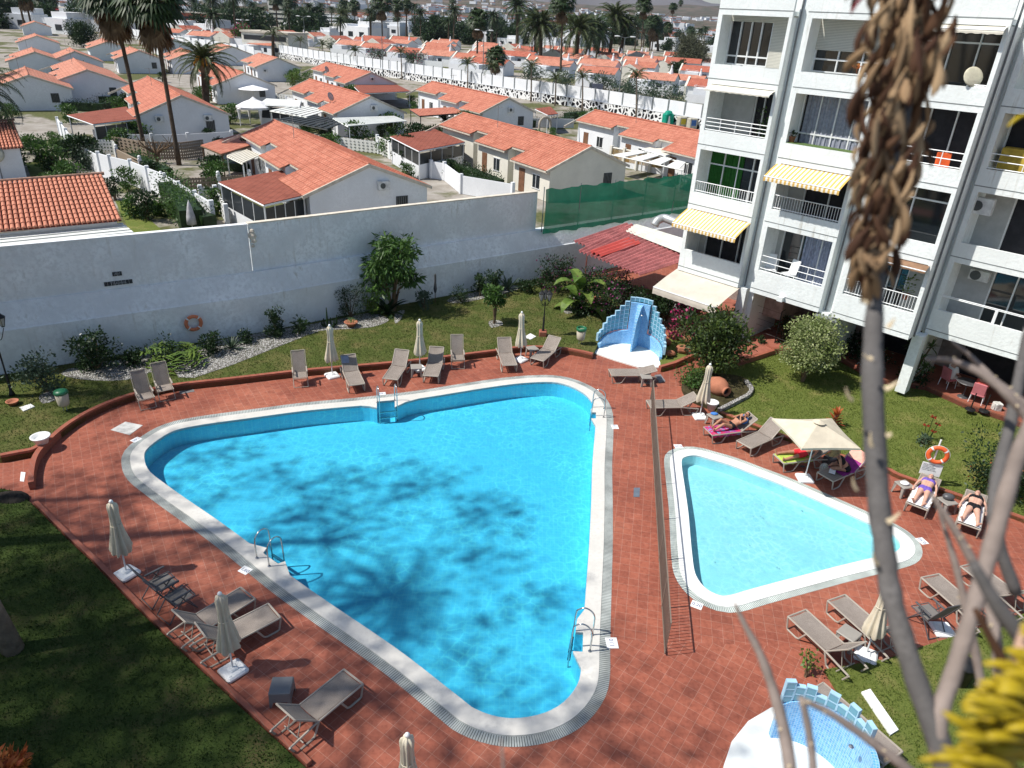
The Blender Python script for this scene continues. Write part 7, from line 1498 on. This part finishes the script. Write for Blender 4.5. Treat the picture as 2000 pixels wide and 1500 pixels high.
for d_,p in cand[:230]:
    k=rnd.randint(0,2); tu=rnd.random()<.25; putb(k,p,['white bungalow without a chimney in the distant village, long side towards the camera','white bungalow with a white chimney in the distant village, long side towards the camera','longer white bungalow with a darker roof in the distant village, long side towards the camera'][k].replace('long side towards the camera','gable end towards the camera' if tu else 'long side towards the camera'),YB2+(PI/2 if tu else rnd.choice((0,.1,-.1))),rnd.uniform(.85,1.05))
wb=None
for k in range(110):   # flat-roofed white houses between the trees, farther out
    x=rnd.uniform(-20,1400); y=rnd.uniform(38+.056*(x-1040)+11,72+.03*x); p=at(x,y,0)
    if p.length<300 or p.length>1000 or any((p-o).length<14 for o in occ): continue
    occ.append(p)
    if wb is None: wb=thing('flat_roofed_house','flat-roofed white house in the belt of trees behind the distant village','house',(p.x,p.y,0),YB2,'flat-roofed houses behind the distant village'); MB().box((0,0,2.2),(13,9,4.4)).box((3,0,5.2),(6,7,1.8)).build('wall',m_vw,wb); MB().box((-3,-4.53,1.9),(2.5,.1,1.6)).build('window',m_win,wb); MB().box((3,-4.53,1.9),(2.5,.1,1.6)).build('window',m_win,wb)
    else: dup(wb,p,YB2+rnd.uniform(-.4,.4),None,None,rnd.uniform(.8,1.4))
# larger pale buildings further off
def bigblock(px_,py_,w_,h,d_,lab,mat=None):
    p=at(px_,py_,0); t=thing('apartment_building',lab,'building',(p.x,p.y,0),rnd.uniform(-.4,.4)); MB().box((0,0,h/2),(w_,d_,h)).build('wall',mat or m_vw,t); nf=int(h/3)
    for k in range(nf): MB().box((0,-d_/2-.02,k*3+1.7),(w_*.9,.1,1.2)).build('window_band',m_win,t)
    MB().box((0,0,h+.25),(w_+.6,d_+.6,.5)).build('roof',m_eave,t)
for a in((1225,64,60,10,14,'long white hotel block behind the palms at right',None),(1330,72,34,14,14,'pale block beside the corner of the flats, far off',None),(900,62,40,6,12,'low pale building in the far centre',None),(540,108,16,6,10,'cream building at the left end of the street wall',m_vw2),(552,50,14,18,14,'tall cream tower block far off, left of centre',m_vw2),(430,55,50,7,14,'low terracotta-coloured building far left',M('terracotta_paint',(.45,.14,.09),.9)),(100,25,46,4,12,'long low red-roofed shed at the far upper left',M('red_sheet_far',(.35,.02,.04),.7)),(1000,58,50,6,12,'low white building in the far centre right',None),(780,48,40,7,14,'pale far-off building right of the tall thin palm',None),(650,45,44,8,14,'white far-off building left of the tall thin palm',None)): bigblock(*a)
# ---------------------------------------------------------------- palms
m_palm=leafmat('palm_leaf_green',(.022,.05,.013),(.06,.10,.028),.5,.12); m_palmy=leafmat('palm_leaf_olive',(.04,.065,.016),(.11,.13,.04),.5,.12); m_dead=leafmat('dead_palm_leaf',(.16,.10,.05),(.28,.19,.10),.8,.1); m_trunk=M('palm_trunk',(.10,.075,.055),.95,.05,var=.3,scale=3,bmp=.8,bscale=9,bd=.05); m_trunk2=M('palm_trunk_pale',(.23,.19,.15),.95,.05,var=.25,scale=3,bmp=.6,bscale=9,bd=.04)
def feather(nf,L,seed,nl=26,lw=.035,ll=.55,e_lo=-.7,e_hi=1.35,curl=1.5):
    rg=np.random.RandomState(seed); V=[];Fc=[]
    b=MB()
    for i in range(nf):
        a=i*2.39996+rg.rand()*.3; u=(i+.5)/nf; e=e_lo+(e_hi-e_lo)*u**.8; l=L*(.8+.3*rg.rand())*(1 if u<.85 else .75); pts=[];x=0;z=0;ang=max(e,-.9); 
        N=8
        for k in range(N+1): pts.append(Vector((x*math.cos(a),x*math.sin(a),z))); x+=l/N*math.cos(ang); z+=l/N*math.sin(ang); ang-=curl/N*(.5+k*.16)
        b.tube(pts,[.05*L/4*(1-.85*k/N) for k in range(N+1)],3,False)
        sd=Vector((-math.sin(a),math.cos(a),0))
        for k in range(nl):
            t=.12+.88*k/nl; q=t*N; i0=min(N-1,int(q)); p=pts[i0].lerp(pts[i0+1],q-i0); d=(pts[i0+1]-pts[i0]).normalized(); w=ll*L/4*math.sin(PI*min(.98,t*.85+.12))*(.8+.4*rg.rand())
            for sg in(-1,1):
                tip=p+sd*sg*w*.72+d*w*.62+Vector((0,0,-w*(.22+.25*rg.rand()))); s=d*lw*L/4; b.add([p-s,tip,p+s],[(0,1,2)])
    return b
def fan(nf,L,seed,dead=0,nr=12):
    rg=np.random.RandomState(seed); b=MB(); dm=MB()
    for i in range(nf+dead):
        isd=i>=nf; mb=dm if isd else b; a=i*2.39996+rg.rand()*.4; u=(i+.5)/nf; e=(-.55+1.9*u) if not isd else -1.35+.35*rg.rand(); l=L*(.75+.35*rg.rand())*(.8 if isd else 1); d=Vector((math.cos(a)*math.cos(e),math.sin(a)*math.cos(e),math.sin(e))); st=Vector((0,0,-.4*rg.rand()*L if isd else 0)); p=st+d*l*.5; mb.tube([st,p],.018*L,3,False)
        sd=Vector((-math.sin(a),math.cos(a),0)); up=sd.cross(d)
        for k in range(nr):
            q=-1.25+2.5*(k+.5)/nr; dd=d*math.cos(q)+sd*math.sin(q); s=(sd*math.cos(q)-d*math.sin(q))*.045*L; m_=p+dd*l*.33; tip=p+dd*l*.55+Vector((0,0,-.16*l*(1+rg.rand()))); mb.add([p,m_-s,tip,m_+s],[(0,1,2,3)])
    return b,dm
CR={}
def crown(kind):
    if kind not in CR:
        if kind=='date': CR[kind]=(feather(58,1.0*4,3,lw=.06).mesh('crown',m_palmy,False),None)
        elif kind=='date2': CR[kind]=(feather(64,4.,8,e_lo=-.9,curl=1.7,lw=.06).mesh('crown',m_palm,False),None)
        elif kind=='small': CR[kind]=(feather(18,4.,5,nl=18,lw=.07,ll=.9,e_lo=-.1,curl=1.6).mesh('crown',m_palmy,False),None)
        elif kind=='droop': CR[kind]=(feather(60,4.,9,e_lo=-1.2,e_hi=1.2,curl=2.0,ll=.7).mesh('crown',m_palm),None)
        elif kind=='thin': CR[kind]=(feather(38,4.,9,e_lo=-.9,e_hi=1.2,curl=1.9,nl=34,lw=.018,ll=.7).mesh('crown',m_palm),None)
        else: a,b_=fan(56,2.,4,16); CR[kind]=(a.mesh('crown',m_palm),b_.mesh('dead_skirt',m_dead))
    return CR[kind]
def palm(base,top,R,kind,label,group=None,tr_=(.28,.2),lean=None,loc=None,h=None,mat=None,name=None):
    """base, top: pixels of trunk foot and crown centre; R crown radius in metres"""
    p=at(*base,0) if loc is None else loc
    if h is None: h=upright(base[0],base[1],top[0],top[1])
    if lean is None and loc is None:
        d=ray(*top); k=(h-CAMH)/d[2] if abs(h-CAMH)>2.5 else math.hypot(p.x,p.y)/math.hypot(d[0],d[1]); k2=math.hypot(p.x,p.y)/math.hypot(d[0],d[1]); q=Vector((d[0]*k2,d[1]*k2,0)); lean=q-p
    lean=lean or Vector((0,0,0)); t=thing(name or {'fan':'fan_palm','small':'young_palm'}.get(kind,'date_palm'),label,'palm tree',p,0,group); N=7; pts=[Vector((lean.x*(k/N)**1.3,lean.y*(k/N)**1.3,h*k/N)) for k in range(N+1)]; pts[0].z=-.1
    MB().tube(pts,[tr_[0]*(1.22 if k==0 else 1)+(tr_[1]-tr_[0])*k/N for k in range(N+1)],8).build('trunk',mat or m_trunk,t,True)
    c,dd=crown(kind); s=R/(4. if kind!='fan' else 2.); o=link('crown',c,t,pts[-1]); o.scale=(s,s,s); o.rotation_euler=(0,0,rnd.uniform(0,6.3))
    if dd: o=link('dead_skirt',dd,t,pts[-1]-Vector((0,0,.1*R))); o.scale=(s,s,s)
    if kind.startswith('date') and R>4: MB().lathe([(tr_[1],-1.6),(tr_[1]*2.0,-.8),(tr_[1]*2.3,-.3),(tr_[1]*1.2,.2)],10,pts[-1]).build('crown_base',m_trunk2,t,True)
    return t
palm((285,305),(217,-12),3.3,'fan','left one of the two tall fan palms rising from the villa yard',tr_=(.2,.16)); palm((350,322),(296,2),3.3,'fan','right one of the two tall fan palms rising from the villa yard',tr_=(.2,.16))
palm((405,224),(398,118),5.0,'date','wide date palm with yellow fruit right of the two tall fan palms',tr_=(.5,.45))
c=CAMH; t=[o for o in COL.objects if o.get('label','').startswith('wide date palm')][0]; cr=[o for o in t.children if o.name.startswith('crown')][0]; mb=MB()
for k in range(26): a=rnd.uniform(0,6.3); mb.tube([(0,0,.2),(.9*math.cos(a),.9*math.sin(a),.1+rnd.uniform(-.2,.5)),(1.3*math.cos(a),1.3*math.sin(a),-.6+rnd.uniform(-.2,.3))],[.06,.05,.09],4)
mb.build('fruit_stalks',M('orange_fruit_stalk',(.55,.26,.03),.8),t,loc=cr.location)
palm((-75,330),(-60,170),5.2,'droop','drooping dark palm at the left edge, lower fronds',tr_=(.5,.4)); palm((-90,200),(-75,75),5.2,'droop','drooping palm at the left edge, upper fronds',tr_=(.5,.4))
BIGP=[((1055,122),(1057,50),6.2,'date','big pale-tipped date palm in the centre right'),((1046,121),(1047,48),4.2,'date2','date palm directly behind the pale-tipped one'),((1124,130),(1130,58),6.0,'date','date palm second of the big cluster at right'),((1142,124),(1160,55),5.5,'date2','date palm in the middle of the big cluster'),((1165,122),(1172,65),4.8,'date2','dark date palm in the big cluster'),((1188,122),(1202,35),6.0,'date','tallest date palm of the big cluster at right'),((1208,122),(1225,48),4.8,'date2','rightmost date palm of the big cluster'),((1094,152),(1099,8),3.0,'fan','very tall thin fan palm in front of the big date palms'),((1250,118),(1258,12),3.2,'fan','tall fan palm right of the big cluster'),((1265,70),(1330,5),3.5,'fan','tall fan palm near the flats, left of a pair'),((1305,90),(1315,14),3.,'fan','tall fan palm near the flats, right of a pair'),
 ((1010,95),(1011,12),6.0,'date2','large dark date palm left of the pale-tipped one'),((960,88),(963,35),4.6,'date2','dark date palm left of the large dark one'),((931,132),(934,40),3.,'fan','fan palm left of the dark date palms'),((1000,86),(996,62),3.6,'date2','low palm beneath the large dark date palm'),((849,82),(851,38),4.2,'date2','round dark date palm alone near the centre'),((883,65),(884,2),2.6,'fan','thin tall fan palm behind the round dark date palm'),((724,82),(724,26),3.8,'date2','date palm right of the left double-headed lamp'),((695,62),(692,12),3.8,'fan','fan palm behind the left double-headed lamp'),((671,72),(669,28),4.5,'date','olive date palm left of the left double-headed lamp'),((648,50),(648,18),4.,'date2','dark date palm second left of the lamp'),((778,82),(776,12),3.,'fan','fan palm with thin trunk in the left centre'),((793,78),(794,10),2.8,'fan','thin fan palm right of its thin-trunked twin'),((567,60),(563,8),2.8,'fan','slim fan palm above the cream tower'),((585,52),(590,22),5.,'date2','dark date palm left of centre'),((608,50),(610,26),5.,'date2','dark date palm right of its dark twin, left of centre'),((497,52),(493,12),4.8,'date2','dark date palm above the pink-flowered tree'),((509,56),(512,22),4.6,'date2','dark date palm close right of the pink-flowered tree'),((443,50),(440,15),5.2,'date2','broad dark date palm at upper left of centre'),((420,44),(425,20),4.5,'date2','dark date palm left of the broad one'),((534,112),(533,68),3.4,'small','single young palm in front of the cream building'),((106,40),(100,6),3.,'fan','fan palm at the far upper left'),((60,30),(62,8),4.,'date2','dark palm in the far upper left corner'),((745,45),(745,-5),2.6,'fan','very thin palm cut by the top edge, left of centre'),((1285,100),(1280,40),4.8,'date2','dark date palm left of the large grey tree')]
for b,tp,Rr,k,lab in BIGP: palm(b,tp,Rr*(1.85 if (k!='fan' and b[0]>900 and b[0]<1240) else 1.45 if k!='fan' else 1.3),k,lab,tr_=(.75,.62) if (k!='fan' and b[0]>900) else (.5,.42) if k!='fan' else (.3,.2))
for b,tp,lab in(((587,117),(586,80),'first'),((632,127),(630,88),'second'),((695,139),(694,100),'third'),((785,155),(783,103),'fourth'),((913,176),(914,125),'fifth'),((960,180),(960,132),'sixth'),((1037,198),(1038,130),'seventh'),((1084,206),(1086,155),'eighth'),((1137,216),(1138,152),'ninth'),((1242,232),(1243,150),'tenth')): palm(b,tp,2.9,'small',lab+' young street palm from the left along the street wall',group='young palms along the street wall',tr_=(.16,.10),mat=m_trunk2)
palm((966,172),(968,112),2.7,'fan','dark young fan palm just behind the sixth street palm',tr_=(.2,.16))
for i,(x,y,w_,m_) in enumerate(((736,118,7,'p'),(820,128,7,'p'),(805,126,6,'g'),(655,100,6,'g'),(1040,165,7,'g'),(1100,176,7,'g'),(1180,178,8,'g'),(1255,200,8,'g'),(1300,205,9,'g'),(1220,192,6,'g'),(740,70,12,'g'),(668,68,8,'g'))): shrub((x,y),w_,3.6,m_lb,['pinkish oleander behind the left of the street wall','pinkish oleander behind the street wall near the middle','green bush beside the pinkish oleander','dark green bush at the left end of the street wall','green bush behind the seventh street palm','green bush behind the eighth street palm','oleander behind the grey hoarding','green oleander behind the tenth street palm','long oleander bush near the recycling bins','oleander left of the tenth street palm','flat-topped tree in the distant village','round green tree in the distant village'][i],'oleander','shrub',n=1500,L=.4,W=.16,clumps=16,seed=100+i,loc=at(x,y,0),flowers=(m_bg,120,.35) if m_=='p' else None)
# dark belt of trees between the villages, each one its own
bt0=None
for i in range(170):
    x=rnd.uniform(-20,1400); y=rnd.uniform(max(8,38+.056*(x-1040)+12),60+.03*x); p=at(x,y,0); s=rnd.uniform(.7,1.5)
    if p.length>900: continue
    if bt0 is None: bt0=shrub((x,y),12,8,m_ld,'dark round tree in the belt behind the distant village','dark_tree','tree',n=1500,L=1.1,W=.6,clumps=22,seed=200,loc=p,group='trees behind the distant village')
    else: dup(bt0,p,rnd.uniform(0,6),None,None,s)
for i in range(150):
    x=rnd.uniform(-20,1400); y=rnd.uniform(41+.056*(x-1040)+10,64+.03*x); p=at(x,y,0)
    if p.length>800 or p.length<200: continue
    k=rnd.choice(('date2','fan','date2')); palm(None,None,rnd.uniform(4.5,7),k,'dark distant palm among the far roofs',group='distant palms',loc=p,h=rnd.uniform(8,17),tr_=(.4,.3))
# ---------------------------------------------------------------- hills and the town on them
def hills(name,y0,y1,prof,mat,seed):
    NX,NY=150,26; v=[]
    for j in range(NY):
        for i in range(NX):
            a=-.75+1.35*i/(NX-1); r=y0+(y1-y0)*j/(NY-1); x=r*math.tan(a)*.9; u=j/(NY-1); hgt=prof(a)*(u**1.15)*(1+.35*noise.noise(Vector((x*.0016,r*.0016,seed)))+.14*noise.noise(Vector((x*.006,r*.006,seed)))); v.append((x,r,hgt-1))
    o=MB().add(v,[(j*NX+i,j*NX+i+1,(j+1)*NX+i+1,(j+1)*NX+i) for j in range(NY-1) for i in range(NX-1)]).build(name,mat,None,True); o['kind']='structure'; return v,NX,NY
hm,nt,b=nodes('dry_hillside',(.13,.10,.085),.95,.05); c=wcoord(nt); nt.links.new(mix(nt,noi(nt,.02,c,detail=8,lo=.4,hi=.6),mix(nt,noi(nt,.003,c,lo=.4,hi=.6),(.11,.085,.07),(.16,.12,.095)),(.06,.065,.045)),b.inputs['Base Color'])
hv,HX,HY=hills('hills',900,3600,lambda a:88+8*math.sin(a*7+1)+14*max(0,-a),hm,1.3); hills('far_mountains',4200,6500,lambda a:150+60*math.sin(a*4.3+.6)+30*math.sin(a*11),M('far_rock',(.12,.11,.11),.95,.05,var=.2,scale=.002),4.1)
mb=MB(); mr=MB()
for k in range(2600):
    i=rnd.randrange(HX-1); j=int(rnd.random()**1.5*14); a=Vector(hv[j*HX+i]); p=a+Vector((rnd.uniform(-12,12),rnd.uniform(-30,30),0))
    if noise.noise(Vector((p.x*.004,p.y*.004,9)))<-.08: continue
    h=rnd.uniform(4,9); w_=rnd.uniform(7,20); (mb).box((p.x,p.y,p.z+h/2),(w_,10,h),rnd.uniform(-.4,.4))
    if rnd.random()<.35: mr.box((p.x,p.y,p.z+h+.4),(w_+1,11,1.6),0)
tag(mb.build('town_houses',m_vw),kind='stuff'); tag(mr.build('town_roofs',m_roofp),kind='stuff')
# ---------------------------------------------------------------- tall palms beside the pool (outside the photo, they throw its dappled shade)
SHP=[(at(30,1275).x,at(30,1275).y,16.5,(-4.2,.6)),(-24.5,21.5,13.5,(0,0))]
for i,(x,y,h,l) in enumerate(SHP): palm(None,None,2.7,'thin','tall palm on the shaded lawn, its trunk cut by the left edge' if i==0 else 'tall palm on the lawn left of the photo',group=None if i==0 else 'palms left of the photo',loc=Vector((x,y,0)),h=h,lean=Vector((*l,0)),tr_=(.19,.14),mat=m_trunk2)

# broad leafy trees left of the photo: their open crowns give the soft dapple on pool and lawn
def bigtree(x,y,h,r,seed,n=2600):
    t=thing('leafy_tree','tall broad open-crowned tree left of the photo','tree',(x,y,0),0,'tall trees left of the photo'); rg=random.Random(seed); C=[];RR=[]
    for k in range(60): a=rg.uniform(0,6.28); q=math.sqrt(rg.random())*r; C.append((q*math.cos(a),q*math.sin(a),h+rg.uniform(-1.6,1.6)*(1-q/r*.6))); RR.append(rg.uniform(.5,1.3))
    leafcloud(C,RR,n,.26,.15,seed).build('foliage',m_lg,t); mb=MB().tube([(0,0,-.1),(.2,.1,h*.5),(0,0,h-.8)],[.3,.2,.08],8)
    for c_ in C[::5]: mb.tube([(0,0,h-2.5),(c_[0]*.3+rg.uniform(-.5,.5),c_[1]*.3+rg.uniform(-.5,.5),h-1.6),(c_[0]*.7+rg.uniform(-.5,.5),c_[1]*.7+rg.uniform(-.5,.5),h-.8),c_],[.05,.035,.02,.01],5)
    mb.build('trunk',m_stem,t)
for i,(x,y,h,r,n) in enumerate([(-20.5,13.6,23,4.2,1500),(-17.3,7.8,23,4.4,1700),(-22.5,8.6,22.5,4.0,1900),(-25.5,14.6,21.5,4.0,1500),(-20.5,2.7,22,4.2,4200),(-26,4.2,22.5,4.6,5200),(-29.5,10,21.5,4.2,4600),(-26.3,8.0,22,3.6,3400),(-29,.5,22,4.2,4200),(-13.6,4.6,24,3.4,650)]): bigtree(x,y,h,r,400+i,n)
# haze: pale even air over the whole scene, out past the hills
hz=MB().box((0,2500,148),(19000,19000,302)).build('haze',None) if False else None
me=MB().box((0,2500,148),(19000,19000,302)); hm2=bpy.data.materials.new('haze_air'); hm2.use_nodes=True; hn=hm2.node_tree; hn.nodes.remove(hn.nodes['Principled BSDF']); pv=hn.nodes.new('ShaderNodeVolumePrincipled'); pv.inputs['Color'].default_value=(.72,.80,.95,1); pv.inputs['Density'].default_value=.00004; hn.links.new(pv.outputs[0],hn.nodes['Material Output'].inputs['Volume']); tag(me.build('haze',hm2),kind='stuff')
# ================================================================ near shower, foreground plant
# near shower: seen from behind, its mosaic back and glass-block crest towards us

tray=PX([(1420,1560),(1412,1500),(1428,1452),(1460,1412),(1505,1385),(1540,1378),(1600,1420),(1645,1470),(1690,1560),(1690,1640),(1420,1640)])
cc=at(1548,1545,0); front=[(p.x-cc.x,p.y-cc.y) for p in tray]
sh2=shower(cc,0,front,'blue mosaic shower seen from behind at the bottom right, with a zigzag glass-block crest',R_(-66),R_(96),1.15,1.9,1.40,0,stepn=9,crest=.42)
# the plant on the balcony in front of the camera
m_fst=M('grey_aloe_stem',(.125,.118,.115),.8,.2,var=.25,scale=25,var2=.15,bmp=.4,bscale=120,bd=.003); m_fst2=M('mauve_aloe_stem',(.25,.205,.18),.8,.2,var=.2,scale=30,bmp=.3,bscale=150,bd=.003); m_bract=leafmat('dried_bract',(.42,.27,.15),(.70,.53,.33),.8,.15,.15); m_brd=leafmat('dark_bract',(.09,.045,.03),(.22,.12,.06),.8,.1,.15); m_thorn=M('pale_thorn',(.55,.45,.30),.7); m_yel=leafmat('yellow_bloom',(.62,.46,.02),(.78,.60,.05),.5,.2,.3)
pl=thing('aloe_plant','withered aloe with tall flower stalks, close to the camera on a balcony','plant',(0,0,0))
def px_stem(P,name,mat,n=12,sub=5,thorns=0,jag=0.):
    """P: (x,y,distance,half width in px)"""
    q=spline([deep(x,y,d) for x,y,d,_ in P],sub,False); rr=[]; P=[(x,y,d,w_*.47) for x,y,d,w_ in P]
    for i in range(len(P)-1):
        for k in range(sub): a=P[i][3]*P[i][2]/F; b_=P[i+1][3]*P[i+1][2]/F; rr.append(a+(b_-a)*k/sub)
    rr.append(P[-1][3]*P[-1][2]/F); rr=[r*(1+.06*math.sin(i*1.9)+.03*math.sin(i*4.1)) for i,r in enumerate(rr)]
    o=MB().tube(q,rr,n).build(name,mat,pl,True)
    if thorns:
        tb=MB()
        for k in range(thorns):
            i=rnd.randrange(1,len(q)-1); d=(q[i+1]-q[i-1]).normalized(); s=d.cross(Vector((rnd.uniform(-1,1),rnd.uniform(-1,1),rnd.uniform(-1,1)))).normalized(); b0=q[i]+s*rr[i]*.85; tb.tube([b0,b0+s*rr[i]*.7+d*rr[i]*.25],[rr[i]*.32,rr[i]*.05],5)
        tb.build('thorns',m_thorn,o)
    return q,rr,o
D=.62
q,rr,o=px_stem([(1795,-120,.66,34),(1775,150,.66,32),(1735,350,.65,32),(1712,560,.64,30),(1704,720,.63,42),(1712,920,.62,44),(1728,1080,.61,43),(1745,1180,.60,42),(1790,1330,.59,44),(1840,1470,.58,48),(1880,1640,.58,52)],'flower_stalk',m_fst)
sc=MB()   # scale scars and bract stubs on the stalk
for (x,y,s_) in ((1680,590,1),(1745,640,-1),(1690,700,1),(1740,760,-1),(1650,780,1),(1745,850,-1),(1690,870,1),(1660,955,1),(1740,1160,0),(1770,1290,0),(1700,1100,1),(1745,1020,-1)):
    b0=deep(x+s_*12,y,.60); d=Vector((s_*-.005+rnd.uniform(-.003,.003),0,rnd.uniform(-.002,.008))); sc.tube([b0,b0+d*.6,b0+d*1.2+Vector((0,0,.003))],[.0036,.0026,.001],6,flat=.5)
sc.build('bract_stubs',m_thorn,o)
px_stem([(2035,780,.60,30),(1985,900,.60,32),(1945,1040,.60,34),(1900,1190,.59,33),(1860,1320,.59,34),(1836,1390,.58,36),(1830,1470,.58,34)],'side_stalk',m_fst2)
px_stem([(2010,640,.75,20),(1975,820,.74,24),(1940,1000,.70,26),(1985,1160,.7,24)],'back_stalk',m_fst)
# thorny leaves
px_stem([(1435,1178,.70,4),(1452,1215,.70,12),(1490,1290,.69,18),(1525,1400,.68,24),(1545,1520,.66,28),(1550,1660,.66,30)],'thorny_leaf',m_fst2,thorns=10)
px_stem([(1565,1362,.62,14),(1578,1420,.62,16),(1588,1500,.62,17),(1592,1640,.62,18)],'thorny_leaf',m_fst2,thorns=8)
px_stem([(1570,1368,.62,12),(1620,1392,.62,15),(1690,1440,.62,18),(1770,1500,.62,22),(1860,1580,.62,24)],'thorny_leaf',m_fst2,thorns=14)
px_stem([(1808,702,.72,6),(1860,705,.72,13),(1925,735,.71,18),(1985,790,.70,20),(2040,860,.7,20)],'thorny_leaf',m_fst2,thorns=12)
px_stem([(1858,665,.75,4),(1900,700,.75,10),(1950,750,.74,16),(2030,810,.73,20)],'thorny_leaf',m_fst2,thorns=12)
px_stem([(1818,965,.66,7),(1862,1030,.66,16),(1915,1130,.66,21),(1945,1240,.65,22),(1950,1330,.65,22)],'thorny_leaf',m_fst2,thorns=12)
px_stem([(1830,985,.7,5),(1868,1110,.7,14),(1900,1250,.7,17),(1925,1380,.7,19)],'thorny_leaf',m_fst2,thorns=12)
px_stem([(1905,1190,.5,12),(1960,1290,.5,20),(2030,1380,.5,24)],'dark_leaf',m_brd,thorns=0)
px_stem([(1900,1100,.48,20),(1960,1200,.48,34),(2060,1320,.48,44)],'dark_leaf',m_fst)
px_stem([(978,1442,.55,3),(982,1480,.55,6),(985,1560,.55,9)],'leaf_tip',m_fst2)
# dried bracts hanging round the top of the stalk
bm=MB(); dm=MB()
for k in range(520):
    y=rnd.uniform(-110,560); u=(y+90)/650.; wmax=np.interp(y,[-90,60,330,430,500,560],[120,112,84,62,42,20]); cx=np.interp(y,[-90,100,330,450,560],[1790,1784,1738,1722,1706]); off=max(-1,min(1,rnd.gauss(0,.52))); x=cx+off*wmax*.85; dd=.645+rnd.uniform(-.045,.045)
    b0=deep(x*.9+cx*.1,y-rnd.uniform(25,50),dd); L=rnd.uniform(.016,.050)*(1.1-.3*u); out=Vector((off*.5+rnd.gauss(0,.28),rnd.gauss(0,.35),-1)).normalized(); s=out.cross(Vector((rnd.uniform(-1,1),1,.2))).normalized()*rnd.uniform(.0018,.0055); n_=s.cross(out).normalized()*.003
    mm=dm if rnd.random()<.5 else bm; p=[b0]; prof=[(.12,.35),(.35,.8),(.6,1.),(.82,.75)]; cur=Vector((off*.004,0,0)); V_=[b0]+[q for t_,w_ in prof for q in (b0+out*L*t_+s*w_+n_*(1-t_)-cur*t_*4*t_,b0+out*L*t_-n_*w_-cur*t_*4*t_,b0+out*L*t_-s*w_+n_*(1-t_)-cur*t_*4*t_)]+[b0+out*L-cur*4]
    F_=[(0,1,2),(0,2,3)]
    for r_ in range(3): i0=1+3*r_; F_+=[(i0,i0+3,i0+4,i0+1),(i0+1,i0+4,i0+5,i0+2)]
    F_+=[(10,13,11),(11,13,12)]; mm.add(V_,F_)
for o_,nm,mt2 in((bm,'dried_bracts',m_bract),(dm,'dark_bracts',m_brd)): o2=o_.build(nm,mt2,pl,True); o2['kind']='stuff'
px_stem([(1700,-20,.6,5),(1675,5,.6,7),(1662,25,.6,4)],'bud_tip',M('dark_red_bud',(.2,.02,.03),.6)); px_stem([(2010,220,.6,2),(1985,232,.6,9),(1968,248,.6,3)],'bud_tip',m_yel)
# yellow-green bloom in the corner: overlapping curved florets
ym=MB()
for k in range(170):
    # long thin florets fanning down-left from the flower axis that rises to the right edge
    t_=rnd.random(); ax=np.interp(t_,[0,1],[1850,2060]); ay=np.interp(t_,[0,1],[1560,1260]); x=ax+rnd.uniform(-14,40); y=ay+rnd.uniform(-20,130); dd=rnd.uniform(.40,.47); L=rnd.uniform(60,105); an=rnd.gauss(-2.7,.22) if rnd.random()<.88 else rnd.uniform(-3.3,-1.8)
    b0=deep(x,y,dd); b1=deep(x+L*.55*math.cos(an),y+L*.55*math.sin(an)+6,dd-.006); b2=deep(x+L*math.cos(an),y+L*math.sin(an)+rnd.uniform(8,26),dd-.004)
    w_=rnd.uniform(.0026,.0038); ym.tube(spline([b0,b1,b2],3,False),[w_,w_*1.15,w_*1.2,w_*1.15,w_,w_*.7,w_*.2],5,flat=.6)
ym.build('yellow_florets',m_yel,pl,True)['kind']='stuff'
px_stem([(2010,1220,.45,26),(1985,1300,.45,30),(1975,1400,.45,32)],'petal',M('peach_petal',(.55,.36,.26),.6))
# planter that carries it, just below the picture
b0=deep(1700,1900,.62); bx=MB().rbox((b0.x+.06,b0.y-.02,b0.z-.16),(.55,.26,.24),.02).build('planter',m_tc,pl)
# haze box over everything out to the hills
